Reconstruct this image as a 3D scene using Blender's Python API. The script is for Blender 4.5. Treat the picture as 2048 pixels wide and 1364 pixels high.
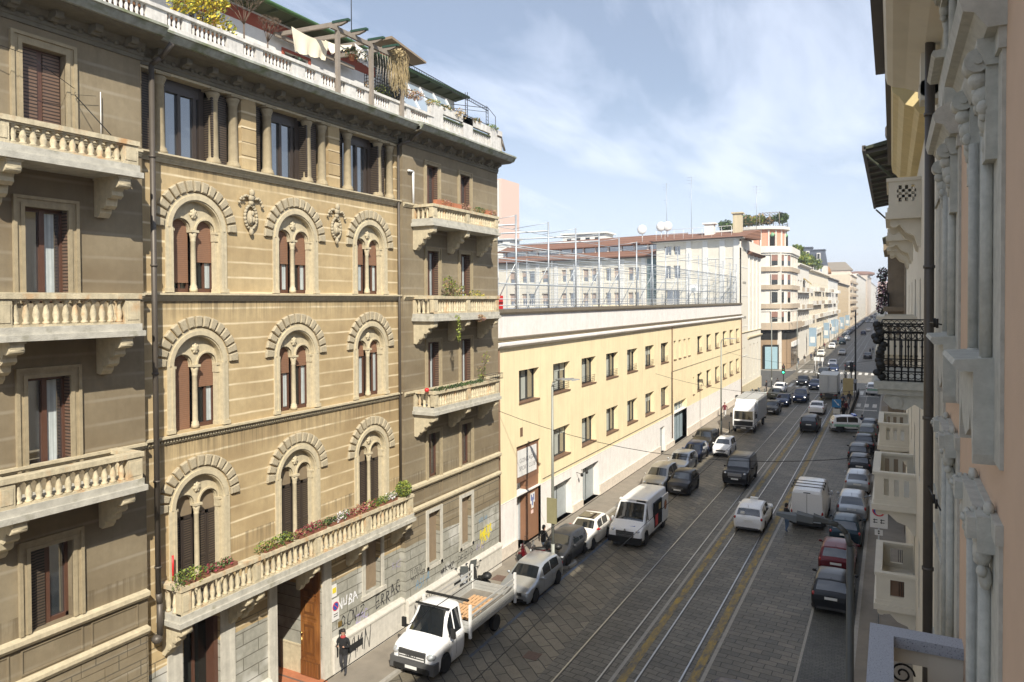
import bpy, bmesh, math, random
from mathutils import Vector, Matrix
R=math.radians; PI=math.pi
for o in list(bpy.data.objects): bpy.data.objects.remove(o)
S=bpy.context.scene; C=S.collection
# ---------------------------------------------------------------- camera, world, sun
cam=bpy.data.cameras.new('camera'); co=bpy.data.objects.new('camera',cam); C.objects.link(co); S.camera=co
YAW,PIT,ROL=R(27.86),R(.97),R(-.296)
cam.sensor_width=36; cam.lens=1437.8/2048*36; cam.shift_y=-(682-626)/2048; cam.clip_start=.1; cam.clip_end=6000
f_=Vector((-math.sin(YAW)*math.cos(PIT),math.cos(YAW)*math.cos(PIT),-math.sin(PIT)))
rt=Vector((math.cos(YAW),math.sin(YAW),0)); up=rt.cross(f_)
rt2=rt*math.cos(ROL)+up*math.sin(ROL); up2=rt2.cross(f_)
M=Matrix((rt2,up2,-f_)).transposed().to_4x4(); M.translation=Vector((0,0,14)); co.matrix_world=M
SUND=Vector((1,-1.09,1.25)).normalized()
w=bpy.data.worlds.new('World'); S.world=w; w.use_nodes=True; nt=w.node_tree; nt.nodes.clear()
def N(nt,t,**k):
    n=nt.nodes.new(t)
    for a,b in k.items(): setattr(n,a,b)
    return n
sky=N(nt,'ShaderNodeTexSky',sky_type='NISHITA',sun_disc=False,sun_elevation=R(40.2),sun_rotation=math.atan2(SUND.x,SUND.y),air_density=1.0,dust_density=.25,ozone_density=1.2)
tc=N(nt,'ShaderNodeTexCoord'); sx=N(nt,'ShaderNodeSeparateXYZ'); nt.links.new(tc.outputs['Generated'],sx.inputs[0])
def mth(nt,op,a,b=None,c=None,clamp=False):
    n=N(nt,'ShaderNodeMath',operation=op,use_clamp=clamp)
    for i,v in enumerate((a,b,c)):
        if v is None: continue
        if isinstance(v,(int,float)): n.inputs[i].default_value=v
        else: nt.links.new(v,n.inputs[i])
    return n.outputs[0]
# clouds: high thin veil, projected on a plane above
zz=mth(nt,'ADD',sx.outputs[2],.12); cx=mth(nt,'DIVIDE',sx.outputs[0],zz); cy=mth(nt,'DIVIDE',sx.outputs[1],zz)
cb=N(nt,'ShaderNodeCombineXYZ'); nt.links.new(cx,cb.inputs[0]); nt.links.new(cy,cb.inputs[1])
mp=N(nt,'ShaderNodeMapping'); mp.inputs['Scale'].default_value=(1.0,.42,1); mp.inputs['Rotation'].default_value=(0,0,R(60)); nt.links.new(cb.outputs[0],mp.inputs[0])
n1=N(nt,'ShaderNodeTexNoise'); n1.inputs['Scale'].default_value=1.5; n1.inputs['Detail'].default_value=10; n1.inputs['Roughness'].default_value=.58; n1.inputs['Distortion'].default_value=.35; nt.links.new(mp.outputs[0],n1.inputs[0])
cl=mth(nt,'MULTIPLY_ADD',n1.outputs[0],4.2,-1.75,clamp=True)
hz=mth(nt,'MULTIPLY_ADD',sx.outputs[2],-2.4,.95,clamp=True)
cov=mth(nt,'MAXIMUM',mth(nt,'MULTIPLY_ADD',cl,.62,.26),mth(nt,'MULTIPLY',hz,.9))
mx=N(nt,'ShaderNodeMix',data_type='RGBA'); nt.links.new(cov,mx.inputs[0]); nt.links.new(sky.outputs[0],mx.inputs[6]); mx.inputs[7].default_value=(9.0,9.9,11.8,1)
bg=N(nt,'ShaderNodeBackground'); bg.inputs[1].default_value=.078; nt.links.new(mx.outputs[2],bg.inputs[0])
wo=N(nt,'ShaderNodeOutputWorld'); nt.links.new(bg.outputs[0],wo.inputs[0])
sl=bpy.data.lights.new('sun','SUN'); sl.energy=5; sl.angle=R(.5); sl.color=(1,.93,.80)
so=bpy.data.objects.new('sun',sl); C.objects.link(so); so.rotation_euler=(-SUND).to_track_quat('-Z','Y').to_euler()
S.view_settings.view_transform='Standard'; S.view_settings.look='None'; S.view_settings.exposure=.5; S.view_settings.gamma=1
S.render.engine='CYCLES'; S.cycles.max_bounces=6
# ---------------------------------------------------------------- materials
MATS={}
def mat(name,col,rough=.8,metal=0,var=.12,vs=3.0,bump=0,bs=30,spec=.5,emit=0,build=None,streak=0,coat=0):
    if name in MATS: return MATS[name]
    m=bpy.data.materials.new(name); MATS[name]=m; m.use_nodes=True; t=m.node_tree; b=t.nodes['Principled BSDF']
    b.inputs['Roughness'].default_value=rough; b.inputs['Metallic'].default_value=metal; b.inputs['Specular IOR Level'].default_value=spec
    if coat: b.inputs['Coat Weight'].default_value=coat; b.inputs['Coat Roughness'].default_value=.04
    tcn=N(t,'ShaderNodeTexCoord'); P=tcn.outputs['Object']
    base=None
    if var:
        nz=N(t,'ShaderNodeTexNoise'); nz.inputs['Scale'].default_value=vs; nz.inputs['Detail'].default_value=6; nz.inputs['Roughness'].default_value=.6; t.links.new(P,nz.inputs[0])
        f=mth(t,'MULTIPLY_ADD',nz.outputs[0],2*var*1.6,1-var*1.6)
        if streak:
            mpn=N(t,'ShaderNodeMapping'); mpn.inputs['Scale'].default_value=(3.2,3.2,.16); t.links.new(P,mpn.inputs[0])
            n2=N(t,'ShaderNodeTexNoise'); n2.inputs['Scale'].default_value=1.6; n2.inputs['Detail'].default_value=5; n2.inputs['Roughness'].default_value=.65; t.links.new(mpn.outputs[0],n2.inputs[0])
            f=mth(t,'MULTIPLY',f,mth(t,'MULTIPLY_ADD',n2.outputs[0],streak*2.4,1-streak*1.25))
        v=N(t,'ShaderNodeVectorMath',operation='SCALE'); v.inputs[0].default_value=col[:3]; t.links.new(f,v.inputs['Scale']); base=v.outputs[0]
    if build: base=build(t,b,P,base,col)
    if base is not None: t.links.new(base,b.inputs['Base Color'])
    else: b.inputs['Base Color'].default_value=(*col[:3],1)
    if emit: b.inputs['Emission Color'].default_value=(*col[:3],1); b.inputs['Emission Strength'].default_value=emit
    if bump:
        nb=N(t,'ShaderNodeTexNoise'); nb.inputs['Scale'].default_value=bs; nb.inputs['Detail'].default_value=4; t.links.new(P,nb.inputs[0])
        bn=N(t,'ShaderNodeBump'); bn.inputs['Strength'].default_value=bump; bn.inputs['Distance'].default_value=.02; t.links.new(nb.outputs[0],bn.inputs['Height'])
        if b.inputs['Normal'].is_linked: t.links.new(b.inputs['Normal'].links[0].from_socket,bn.inputs['Normal'])
        t.links.new(bn.outputs[0],b.inputs['Normal'])
    return m
def mixc(t,fac,a,bcol,mode='MIX'):
    n=N(t,'ShaderNodeMix',data_type='RGBA',blend_type=mode)
    if isinstance(fac,(int,float)): n.inputs[0].default_value=fac
    else: t.links.new(fac,n.inputs[0])
    for i,v in ((6,a),(7,bcol)):
        if isinstance(v,tuple): n.inputs[i].default_value=(*v[:3],1)
        else: t.links.new(v,n.inputs[i])
    return n.outputs[2]
def sep(t,P):
    s=N(t,'ShaderNodeSeparateXYZ'); t.links.new(P,s.inputs[0]); return s.outputs
def noise(t,P,sc,det=4,scale=(1,1,1),rough=.5):
    m=N(t,'ShaderNodeMapping'); m.inputs['Scale'].default_value=scale; t.links.new(P,m.inputs[0])
    n=N(t,'ShaderNodeTexNoise'); n.inputs['Scale'].default_value=sc; n.inputs['Detail'].default_value=det; n.inputs['Roughness'].default_value=rough; t.links.new(m.outputs[0],n.inputs[0]); return n.outputs[0]
def ochre(t,b,P,base,col,joint=.485,amt=1,grey=None):
    x,y,z=sep(t,P)
    wob=mth(t,'MULTIPLY_ADD',noise(t,P,1.2),.05,-.02)
    fr=mth(t,'FRACT',mth(t,'DIVIDE',mth(t,'ADD',z,wob),joint))
    d=mth(t,'ABSOLUTE',mth(t,'SUBTRACT',fr,.5))
    ln=mth(t,'MULTIPLY_ADD',d,-15,1.35,clamp=True)
    pn=mth(t,'MULTIPLY_ADD',noise(t,P,.9,5),3.2,-1.1,clamp=True)
    lf=mth(t,'MULTIPLY',mth(t,'MULTIPLY',ln,mth(t,'MULTIPLY_ADD',pn,.75,.25)),amt)
    big=mth(t,'MULTIPLY_ADD',noise(t,P,.35,5,(1,1,1.6)),2.6,-.9,clamp=True)
    base=mixc(t,mth(t,'MULTIPLY',big,.8),base,(col[0]*.58,col[1]*.52,col[2]*.46),'MIX')
    sm=mth(t,'MULTIPLY_ADD',noise(t,P,1.4,7,(1,1,.35),.7),4,-2.1,clamp=True); base=mixc(t,mth(t,'MULTIPLY',sm,.5),base,(col[0]*.5,col[1]*.47,col[2]*.44))
    base=mixc(t,lf,base,(min(.8,col[0]*1.5),min(.7,col[1]*1.65),min(.5,col[2]*2.0)))
    # rain stains hanging below the two upper string courses
    for zt,h in ((14.05,.75),(9.95,1.0),(18.05,.45),(6.6,1.4)):
        g=mth(t,'MULTIPLY_ADD',mth(t,'SUBTRACT',z,zt-h),1/h,0,clamp=True)
        g=mth(t,'MULTIPLY',g,mth(t,'LESS_THAN',z,zt))
        st=mth(t,'MULTIPLY_ADD',noise(t,P,2.2,6,(4,4,.12),.7),5,-2.2,clamp=True)
        base=mixc(t,mth(t,'MULTIPLY',mth(t,'MULTIPLY',g,st),.85),base,(.13,.10,.06))
    if grey:
        gz=mth(t,'LESS_THAN',mth(t,'ADD',z,mth(t,'MULTIPLY',noise(t,P,.4,1),.3)),grey)
        gc=mixc(t,mth(t,'MULTIPLY_ADD',noise(t,P,5,6),1.8,-.4,clamp=True),(.24,.235,.20),(.36,.35,.30)); gc=mixc(t,mth(t,'MULTIPLY_ADD',noise(t,P,.7,3),9,-4.9,clamp=True),gc,(.50,.49,.45))
        base=mixc(t,gz,base,gc)
        # block joints in the lower storey
        cbn=N(t,'ShaderNodeCombineXYZ'); t.links.new(y,cbn.inputs[0]); t.links.new(z,cbn.inputs[1])
        br=N(t,'ShaderNodeTexBrick'); br.inputs['Scale'].default_value=1; br.inputs['Brick Width'].default_value=1.25; br.inputs['Row Height'].default_value=.42; br.inputs['Mortar Size'].default_value=.016; br.inputs['Mortar Smooth'].default_value=.1
        t.links.new(cbn.outputs[0],br.inputs[0])
        lo=mth(t,'MULTIPLY',mth(t,'MULTIPLY',br.outputs['Fac'],mth(t,'LESS_THAN',z,4.85)),mth(t,'GREATER_THAN',z,1.3))
        base=mixc(t,mth(t,'MULTIPLY',lo,.75),base,(.09,.08,.06))
        bn=N(t,'ShaderNodeBump'); bn.inputs['Strength'].default_value=.8; bn.inputs['Distance'].default_value=.03; bn.invert=True; t.links.new(lo,bn.inputs['Height']); t.links.new(bn.outputs[0],b.inputs['Normal'])
    return base
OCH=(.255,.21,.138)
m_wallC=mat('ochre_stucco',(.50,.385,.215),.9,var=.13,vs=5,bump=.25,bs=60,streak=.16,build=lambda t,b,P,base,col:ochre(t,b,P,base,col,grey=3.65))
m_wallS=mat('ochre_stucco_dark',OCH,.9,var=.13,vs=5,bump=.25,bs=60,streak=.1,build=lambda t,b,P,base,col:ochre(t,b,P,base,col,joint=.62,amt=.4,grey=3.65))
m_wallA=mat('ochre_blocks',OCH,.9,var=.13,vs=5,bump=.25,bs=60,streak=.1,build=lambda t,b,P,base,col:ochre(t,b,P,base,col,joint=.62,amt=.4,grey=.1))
m_frame=mat('ochre_frame_stone',(.34,.28,.18),.88,var=.2,vs=6,bump=.3,bs=50,streak=.2)
m_stone=mat('carved_stone',(.52,.45,.31),.85,var=.2,vs=7,bump=.3,bs=50,streak=.22)
m_vous=mat('voussoir_stone',(.42,.36,.25),.92,var=.22,vs=14,bump=.8,bs=45,streak=.1)
m_balc=mat('balcony_stone',(.52,.45,.31),.88,var=.3,vs=5,bump=.5,bs=40,streak=.4,build=lambda t,b,P,base,col: mixc(t,mth(t,'MULTIPLY_ADD',noise(t,P,3,5,(1,1,.5)),4,-2.2,clamp=True),base,(.50,.27,.11)))
m_slab=mat('slab_stone',(.45,.43,.37),.9,var=.3,vs=4,bump=.5,bs=30,build=lambda t,b,P,base,col: mixc(t,mth(t,'MULTIPLY_ADD',noise(t,P,2.5,5,(1,1,1)),4,-2.35,clamp=True),base,(.14,.13,.07)))
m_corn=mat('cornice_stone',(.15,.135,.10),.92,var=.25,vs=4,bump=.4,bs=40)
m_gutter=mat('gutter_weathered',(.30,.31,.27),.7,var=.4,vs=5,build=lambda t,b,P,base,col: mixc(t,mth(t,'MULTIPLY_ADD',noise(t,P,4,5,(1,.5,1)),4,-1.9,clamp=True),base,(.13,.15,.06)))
m_white=mat('white_paint',(.70,.69,.67),.8,var=.1,vs=4,streak=.12)
m_whited=mat('white_dirty',(.50,.475,.41),.85,var=.2,vs=4,streak=.35)
m_shut=mat('roller_shutter',(.235,.125,.075),.7,var=.1,vs=8,build=lambda t,b,P,base,col: mixc(t,mth(t,'MULTIPLY_ADD',mth(t,'FRACT',mth(t,'MULTIPLY',sep(t,P)[2],17)),1.6,-1.0,clamp=True),base,(.11,.055,.035)))
m_louv=mat('louver_shutter',(.085,.062,.045),.6,var=.15,vs=8,build=lambda t,b,P,base,col: mixc(t,mth(t,'GREATER_THAN',mth(t,'FRACT',mth(t,'MULTIPLY',sep(t,P)[2],14)),.55),base,(.012,.010,.008)))
m_louvb=mat('louver_brown',(.16,.10,.07),.6,var=.15,vs=8,build=lambda t,b,P,base,col: mixc(t,mth(t,'GREATER_THAN',mth(t,'FRACT',mth(t,'MULTIPLY',sep(t,P)[2],12)),.6),base,(.03,.02,.015)))
m_wood=mat('brown_window_wood',(.10,.048,.032),.45,var=.15,vs=6)
m_dwood=mat('dark_window_wood',(.045,.034,.028),.4,var=.1)
def doorw(t,b,P,base,col): return mixc(t,mth(t,'MULTIPLY_ADD',noise(t,P,6,5,(1,1,.15)),3,-1,clamp=True),base,(.14,.05,.015))
m_door=mat('varnished_door_wood',(.30,.13,.04),.35,var=.1,build=doorw)
m_glass=mat('window_glass',(.03,.036,.042),.05,var=0,spec=1.0); m_glass.node_tree.nodes['Principled BSDF'].inputs['IOR'].default_value=2.3
m_glassd=mat('old_window_glass',(.02,.022,.02),.12,var=.0,spec=.8)
m_curt=mat('curtain',(.55,.60,.60),.9,var=.15,vs=6,build=lambda t,b,P,base,col: mixc(t,mth(t,'MULTIPLY_ADD',noise(t,P,9,3,(1,2,.05)),2,-.6,clamp=True),base,(.22,.25,.26)))
m_dark=mat('dark_interior',(.012,.012,.011),.95,var=0)
m_pipe=mat('downpipe_metal',(.10,.085,.07),.5,metal=.3,var=.15)
m_green=mat('green_gutter',(.045,.11,.025),.6,var=.3,vs=3)
m_green2=mat('green_soffit',(.06,.075,.035),.8,var=.2)
m_red=mat('red_brown_paint',(.30,.07,.04),.8,var=.1)
m_iron=mat('black_iron',(.018,.018,.018),.5,metal=.4,var=0)
m_steel=mat('galvanised_steel',(.42,.45,.48),.45,metal=.5,var=.1)
m_terra=mat('terracotta',(.42,.16,.08),.85,var=.2,vs=6)
m_black=mat('black_plastic',(.014,.014,.014),.5,var=0)
# ---------------------------------------------------------------- mesh builder
IDT=lambda a,b,c:(a,b,c)
class MB:
    def __init__(s,T=IDT): s.v=[];s.f=[];s.m=[];s.T=T;s.cm=0;s.sm=[];s.cuts=[]
    def cut(s): s.cuts.append(len(s.f))
    def pt(s,*p): s.v.append(Vector(s.T(*p))); return len(s.v)-1
    def face(s,ids,m=None,sm=False): s.f.append(tuple(ids)); s.m.append(s.cm if m is None else m); s.sm.append(sm)
    def poly(s,pts,m=None): s.face([s.pt(*p) for p in pts],m)
    def box(s,a0,a1,b0,b1,c0,c1,m=None):
        i=[s.pt(a,b,c) for a in(a0,a1) for b in(b0,b1) for c in(c0,c1)]
        for q in((0,1,3,2),(4,6,7,5),(0,4,5,1),(2,3,7,6),(0,2,6,4),(1,5,7,3)): s.face([i[k] for k in q],m)
    def prism(s,prof,fn,a0,a1,m=None,caps=True,sm=False):
        # prof: list of 2d pts ; fn(a,p,q)->builder coords
        n=len(prof); A=[s.pt(*fn(a0,*p)) for p in prof]; B=[s.pt(*fn(a1,*p)) for p in prof]
        for i in range(n): j=(i+1)%n; s.face((A[i],A[j],B[j],B[i]),m,sm)
        if caps: s.face(A[::-1],m); s.face(B,m)
    def tube(s,p0,p1,r0,r1=None,n=8,m=None,caps=True,sm=True):
        r1=r0 if r1 is None else r1; p0=Vector(p0);p1=Vector(p1); d=(p1-p0); 
        if d.length<1e-6: return
        d.normalize(); a=d.orthogonal().normalized(); b=d.cross(a)
        A=[];B=[]
        for i in range(n):
            t=2*PI*i/n; o=a*math.cos(t)+b*math.sin(t)
            A.append(s.pt(*(p0+o*r0))); B.append(s.pt(*(p1+o*r1)))
        for i in range(n): j=(i+1)%n; s.face((A[i],A[j],B[j],B[i]),m,sm)
        if caps: s.face(A[::-1],m); s.face(B,m)
    def path(s,pts,r,n=6,m=None):
        for a,b in zip(pts,pts[1:]): s.tube(a,b,r,r,n,m)
    def lathe(s,prof,c,n=10,m=None,ax=2,sm=True,half=False):
        rings=[]
        for r,h in prof:
            ring=[]
            for i in range(n+(1 if half else 0)):
                t=(PI if half else 2*PI)*i/n; u,v=r*math.cos(t),r*math.sin(t)
                p=[0,0,0]; p[ax]=h; p[(ax+1)%3]=u; p[(ax+2)%3]=v
                ring.append(s.pt(c[0]+p[0],c[1]+p[1],c[2]+p[2]))
            rings.append(ring)
        k=len(rings[0])
        for A,B in zip(rings,rings[1:]):
            for i in range(k if not half else k-1): j=(i+1)%k; s.face((A[i],A[j],B[j],B[i]),m,sm)
        if not half: s.face(rings[0][::-1],m); s.face(rings[-1],m)
    def ball(s,c,rx,ry=None,rz=None,n=8,k=5,m=None):
        ry=rx if ry is None else ry; rz=rx if rz is None else rz; rings=[]
        for a in range(1,k):
            th=PI*a/k; rings.append([s.pt(c[0]+rx*math.sin(th)*math.cos(2*PI*i/n),c[1]+ry*math.sin(th)*math.sin(2*PI*i/n),c[2]+rz*math.cos(th)) for i in range(n)])
        t=s.pt(c[0],c[1],c[2]+rz); b=s.pt(c[0],c[1],c[2]-rz)
        for i in range(n):
            j=(i+1)%n; s.face((t,rings[0][i],rings[0][j]),m,True); s.face((b,rings[-1][j],rings[-1][i]),m,True)
            for A,B in zip(rings,rings[1:]): s.face((A[i],B[i],B[j],A[j]),m,True)
    def build(s,name,mats,parent=None,link=True):
        if s.cuts:
            o=None
            for a,c in zip([0]+s.cuts,s.cuts+[len(s.f)]):
                if c<=a: continue
                n=MB(); mp={}
                for k in range(a,c):
                    ids=[]
                    for i in s.f[k]:
                        if i not in mp: mp[i]=len(n.v); n.v.append(s.v[i])
                        ids.append(mp[i])
                    n.f.append(tuple(ids)); n.m.append(s.m[k]); n.sm.append(s.sm[k])
                o=n.build(name,mats,parent,link)
            return o
        me=bpy.data.meshes.new(name); me.from_pydata([tuple(v) for v in s.v],[],s.f)
        if not isinstance(mats,(list,tuple)): mats=[mats]
        for m in mats: me.materials.append(m)
        me.polygons.foreach_set('material_index',[min(i,len(mats)-1) for i in s.m]); me.polygons.foreach_set('use_smooth',s.sm)
        me.validate(); me.update()
        o=bpy.data.objects.new(name,me)
        if link: C.objects.link(o)
        if parent is not None: o.parent=parent; o.location=-wloc(parent)
        return o
def wloc(o):
    v=Vector((0,0,0))
    while o is not None: v+=o.location; o=o.parent
    return v
def tag(o,label=None,cat=None,group=None,kind=None):
    if label: o['label']=label
    if cat: o['category']=cat
    if group: o['group']=group
    if kind: o['kind']=kind
    return o
def thing(name,loc,label,cat,group=None):
    o=bpy.data.objects.new(name,None); C.objects.link(o); o.location=loc; o.empty_display_size=.3; return tag(o,label,cat,group)
def empty(name,parent):
    o=bpy.data.objects.new(name,None); C.objects.link(o); o.parent=parent; return o
def lmesh(mb,name,mats,parent):   # mesh in the parent's local coordinates
    o=mb.build(name,mats); o.parent=parent; return o
def copy_tree(o,parent=None):
    c=o.copy(); C.objects.link(c); c.parent=parent
    if parent is None: c.parent=None
    for ch in list(o.children): copy_tree(ch,c)
    return c
def LX(X): return lambda u,z,d:(X+d,u,z)      # facade facing +X : u = along street
def RX(X): return lambda u,z,d:(X-d,u,z)      # facade facing -X
def wall(mb,u0,u1,z0,z1,holes,depth,m=0,mr=None,back=None):
    us=sorted({u0,u1,*[h[0] for h in holes],*[h[1] for h in holes]}); zs=sorted({z0,z1,*[h[2] for h in holes],*[h[3] for h in holes]})
    us=[u for u in us if u0<=u<=u1]; zs=[z for z in zs if z0<=z<=z1]
    for a,b in zip(us,us[1:]):
        run=None
        for c,d in zip(zs,zs[1:]):
            um,zm=(a+b)/2,(c+d)/2
            if any(h[0]<um<h[1] and h[2]<zm<h[3] for h in holes):
                if run: mb.poly([(a,run[0],0),(b,run[0],0),(b,run[1],0),(a,run[1],0)],m); run=None
            else: run=(run[0],d) if run else (c,d)
        if run: mb.poly([(a,run[0],0),(b,run[0],0),(b,run[1],0),(a,run[1],0)],m)
    mr=m if mr is None else mr
    for h in holes:
        a,b,c,d=h[:4]; D=-(h[4] if len(h)>4 else depth); arch=len(h)>5 and h[5]
        mb.poly([(a,c,0),(b,c,0),(b,c,D),(a,c,D)],mr); mb.poly([(a,c,0),(a,c,D),(a,d,D),(a,d,0)],mr); mb.poly([(b,c,0),(b,d,0),(b,d,D),(b,c,D)],mr)
        if not arch: mb.poly([(a,d,0),(a,d,D),(b,d,D),(b,d,0)],mr)
def strip(mb,lo,hi,d0,d1,m=None,n=None):
    # plate between lower curve lo[i]=(u,z) and upper hi[i], from depth d0 (front) to d1
    k=len(lo); A=[mb.pt(*lo[i],d0) for i in range(k)]; B=[mb.pt(*hi[i],d0) for i in range(k)]
    A2=[mb.pt(*lo[i],d1) for i in range(k)]; B2=[mb.pt(*hi[i],d1) for i in range(k)]
    for i in range(k-1):
        mb.face((A[i],A[i+1],B[i+1],B[i]),m); mb.face((A[i],A2[i],A2[i+1],A[i+1]),m); mb.face((B[i],B[i+1],B2[i+1],B2[i]),m)
    mb.face((A[0],B[0],B2[0],A2[0]),m); mb.face((A[-1],A2[-1],B2[-1],B[-1]),m)
def ring(mb,cu,cz,r0,r1,d0,d1,a0=0,a1=PI,n=24,m=None):
    lo=[(cu+r0*math.cos(a0+(a1-a0)*i/n),cz+r0*math.sin(a0+(a1-a0)*i/n)) for i in range(n+1)]
    hi=[(cu+r1*math.cos(a0+(a1-a0)*i/n),cz+r1*math.sin(a0+(a1-a0)*i/n)) for i in range(n+1)]
    strip(mb,lo,hi,d0,d1,m)
def moulding(mb,u0,u1,prof,m=None):   # prof: closed polygon of (d,z)
    mb.prism(prof,lambda a,d,z:(a,z,d),u0,u1,m)
def fillets(mb,u0,u1,z0,z1,steps,m=None):   # stacked string course; steps = list of (height fraction, projection)
    z=z0
    for fr,d in steps:
        h=(z1-z0)*fr; mb.box(u0,u1,z,z+h,-.02,d,m); z+=h
def text(body,size,fn,name,mt,parent,ext=.0,bold=0,sx=1,shear=0):
    cu=bpy.data.curves.new(name,'FONT'); cu.body=body; cu.size=size; cu.extrude=ext; cu.offset=bold; cu.align_x='CENTER'; cu.align_y='CENTER'; cu.shear=shear; cu.resolution_u=3
    o=bpy.data.objects.new(name,cu); C.objects.link(o); dg=bpy.context.evaluated_depsgraph_get(); me=bpy.data.meshes.new_from_object(o.evaluated_get(dg)); bpy.data.objects.remove(o)
    for v in me.vertices: v.co=Vector(fn(v.co.x*sx,v.co.y,v.co.z))
    me.materials.clear(); me.materials.append(mt); ob=bpy.data.objects.new(name,me); C.objects.link(ob)
    if parent is not None: ob.parent=parent; ob.location=-wloc(parent)
    return ob
# ================================================================ GROUND
def cobble(rot,bw,rh,mort,c1,c2,cm,ms=.02):
    def f(t,b,P,base,col):
        m=N(t,'ShaderNodeMapping'); m.inputs['Rotation'].default_value=(0,0,R(rot)); t.links.new(P,m.inputs[0])
        ns=N(t,'ShaderNodeTexNoise'); ns.inputs['Scale'].default_value=.8; t.links.new(P,ns.inputs[0])
        av=N(t,'ShaderNodeVectorMath',operation='MULTIPLY_ADD'); t.links.new(ns.outputs[1],av.inputs[0]); av.inputs[1].default_value=(.22,.22,0); t.links.new(m.outputs[0],av.inputs[2])
        br=N(t,'ShaderNodeTexBrick'); t.links.new(av.outputs[0],br.inputs[0]); br.inputs['Scale'].default_value=1; br.inputs['Brick Width'].default_value=bw; br.inputs['Row Height'].default_value=rh; br.inputs['Mortar Size'].default_value=mort; br.inputs['Mortar Smooth'].default_value=.3
        br.inputs['Color1'].default_value=(*c1,1); br.inputs['Color2'].default_value=(*c2,1); br.inputs['Mortar'].default_value=(*cm,1); br.inputs['Bias'].default_value=0
        sc=mth(t,'MULTIPLY_ADD',noise(t,P,.45,6),1.3,.35)
        sc=mth(t,'MULTIPLY',sc,mth(t,'MULTIPLY_ADD',noise(t,P,14,4),.7,.65))
        v=N(t,'ShaderNodeVectorMath',operation='SCALE'); t.links.new(br.outputs[0],v.inputs[0]); t.links.new(sc,v.inputs['Scale'])
        tar=mth(t,'MULTIPLY_ADD',noise(t,P,.22,4,(1,.55,1),.6),14,-9.3,clamp=True); oil=mth(t,'MULTIPLY_ADD',noise(t,P,.9,5,(1,.6,1),.6),9,-5.7,clamp=True); v2=mixc(t,mth(t,'MULTIPLY',mth(t,'MAXIMUM',mth(t,'MULTIPLY',tar,.8),mth(t,'MULTIPLY',oil,.6)),1),v.outputs[0],(.045,.043,.04))
        bn=N(t,'ShaderNodeBump'); bn.invert=True; bn.inputs['Strength'].default_value=.7; bn.inputs['Distance'].default_value=.025; t.links.new(br.outputs['Fac'],bn.inputs['Height']); t.links.new(bn.outputs[0],b.inputs['Normal'])
        t.links.new(mth(t,'MULTIPLY_ADD',noise(t,P,5,4),.35,.38),b.inputs['Roughness'])
        return v2
    return f
m_cobL=mat('paving_diagonal',(.1,.1,.1),.6,var=0,bump=.35,bs=25,build=cobble(42,.95,.48,.022,(.205,.178,.132),(.12,.108,.084),(.03,.027,.022)))
m_cobR=mat('paving_courses',(.1,.1,.1),.6,var=0,bump=.35,bs=25,build=cobble(4,.72,.36,.018,(.17,.15,.115),(.104,.096,.076),(.024,.022,.019)))
m_cobP=mat('small_setts',(.1,.1,.1),.6,var=0,bump=.35,bs=30,build=cobble(-3,.22,.13,.012,(.10,.10,.085),(.07,.07,.062),(.03,.03,.026)))
m_track=mat('track_paving',(.1,.1,.1),.6,var=0,bump=.35,bs=25,build=cobble(8,.62,.33,.018,(.155,.142,.115),(.10,.094,.078),(.026,.024,.02)))
m_asph=mat('asphalt',(.085,.083,.078),.85,var=.25,vs=1.2,bump=.5,bs=120)
m_side=mat('sidewalk_asphalt',(.235,.205,.165),.88,var=.2,vs=1.5,bump=.4,bs=110)
m_kerb=mat('kerb_granite',(.34,.32,.28),.8,var=.2,vs=5)
m_rail=mat('tram_rail_steel',(.42,.42,.42),.3,metal=1,var=.15,vs=1)
def worn(t,b,P,base,col):
    return mixc(t,mth(t,'MULTIPLY_ADD',noise(t,P,2.3,7,(2,.6,1),.7),3.6,-1.35,clamp=True),(.12,.11,.095),base)
m_yel=mat('worn_yellow_paint',(.40,.27,.05),.7,var=.2,vs=3,build=worn)
m_zeb=mat('worn_white_paint',(.62,.60,.55),.7,var=.15,vs=3,build=lambda t,b,P,base,col: mixc(t,mth(t,'MULTIPLY_ADD',noise(t,P,2.3,7,(1,1,1),.7),3.6,-.6,clamp=True),(.16,.15,.14),base))
m_bluep=mat('worn_blue_paint',(.10,.16,.26),.7,var=.15,vs=3,build=worn)
def sheet(name,x0,x1,y0,y1,z,m,label=None):
    b=MB(); b.poly([(x0,y0,z),(x1,y0,z),(x1,y1,z),(x0,y1,z)]); o=b.build(name,m); tag(o,kind='structure'); return o
sheet('ground',-2500,2500,-400,4500,-.03,m_asph)
sheet('road',-16.5,-11.6,-30,1500,0,m_cobL)
sheet('road',-11.6,-6.1,-30,1500,-.001,m_track)
sheet('road',-6.1,-3.1,-30,1500,0,m_cobR)
sheet('road',-3.1,-1.2,-30,1500,.001,m_cobP)
sheet('cross_road',-400,-16.5,121.5,148.5,.0,m_asph); sheet('cross_road',-1.2,400,119,145.5,.0,m_asph)
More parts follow.
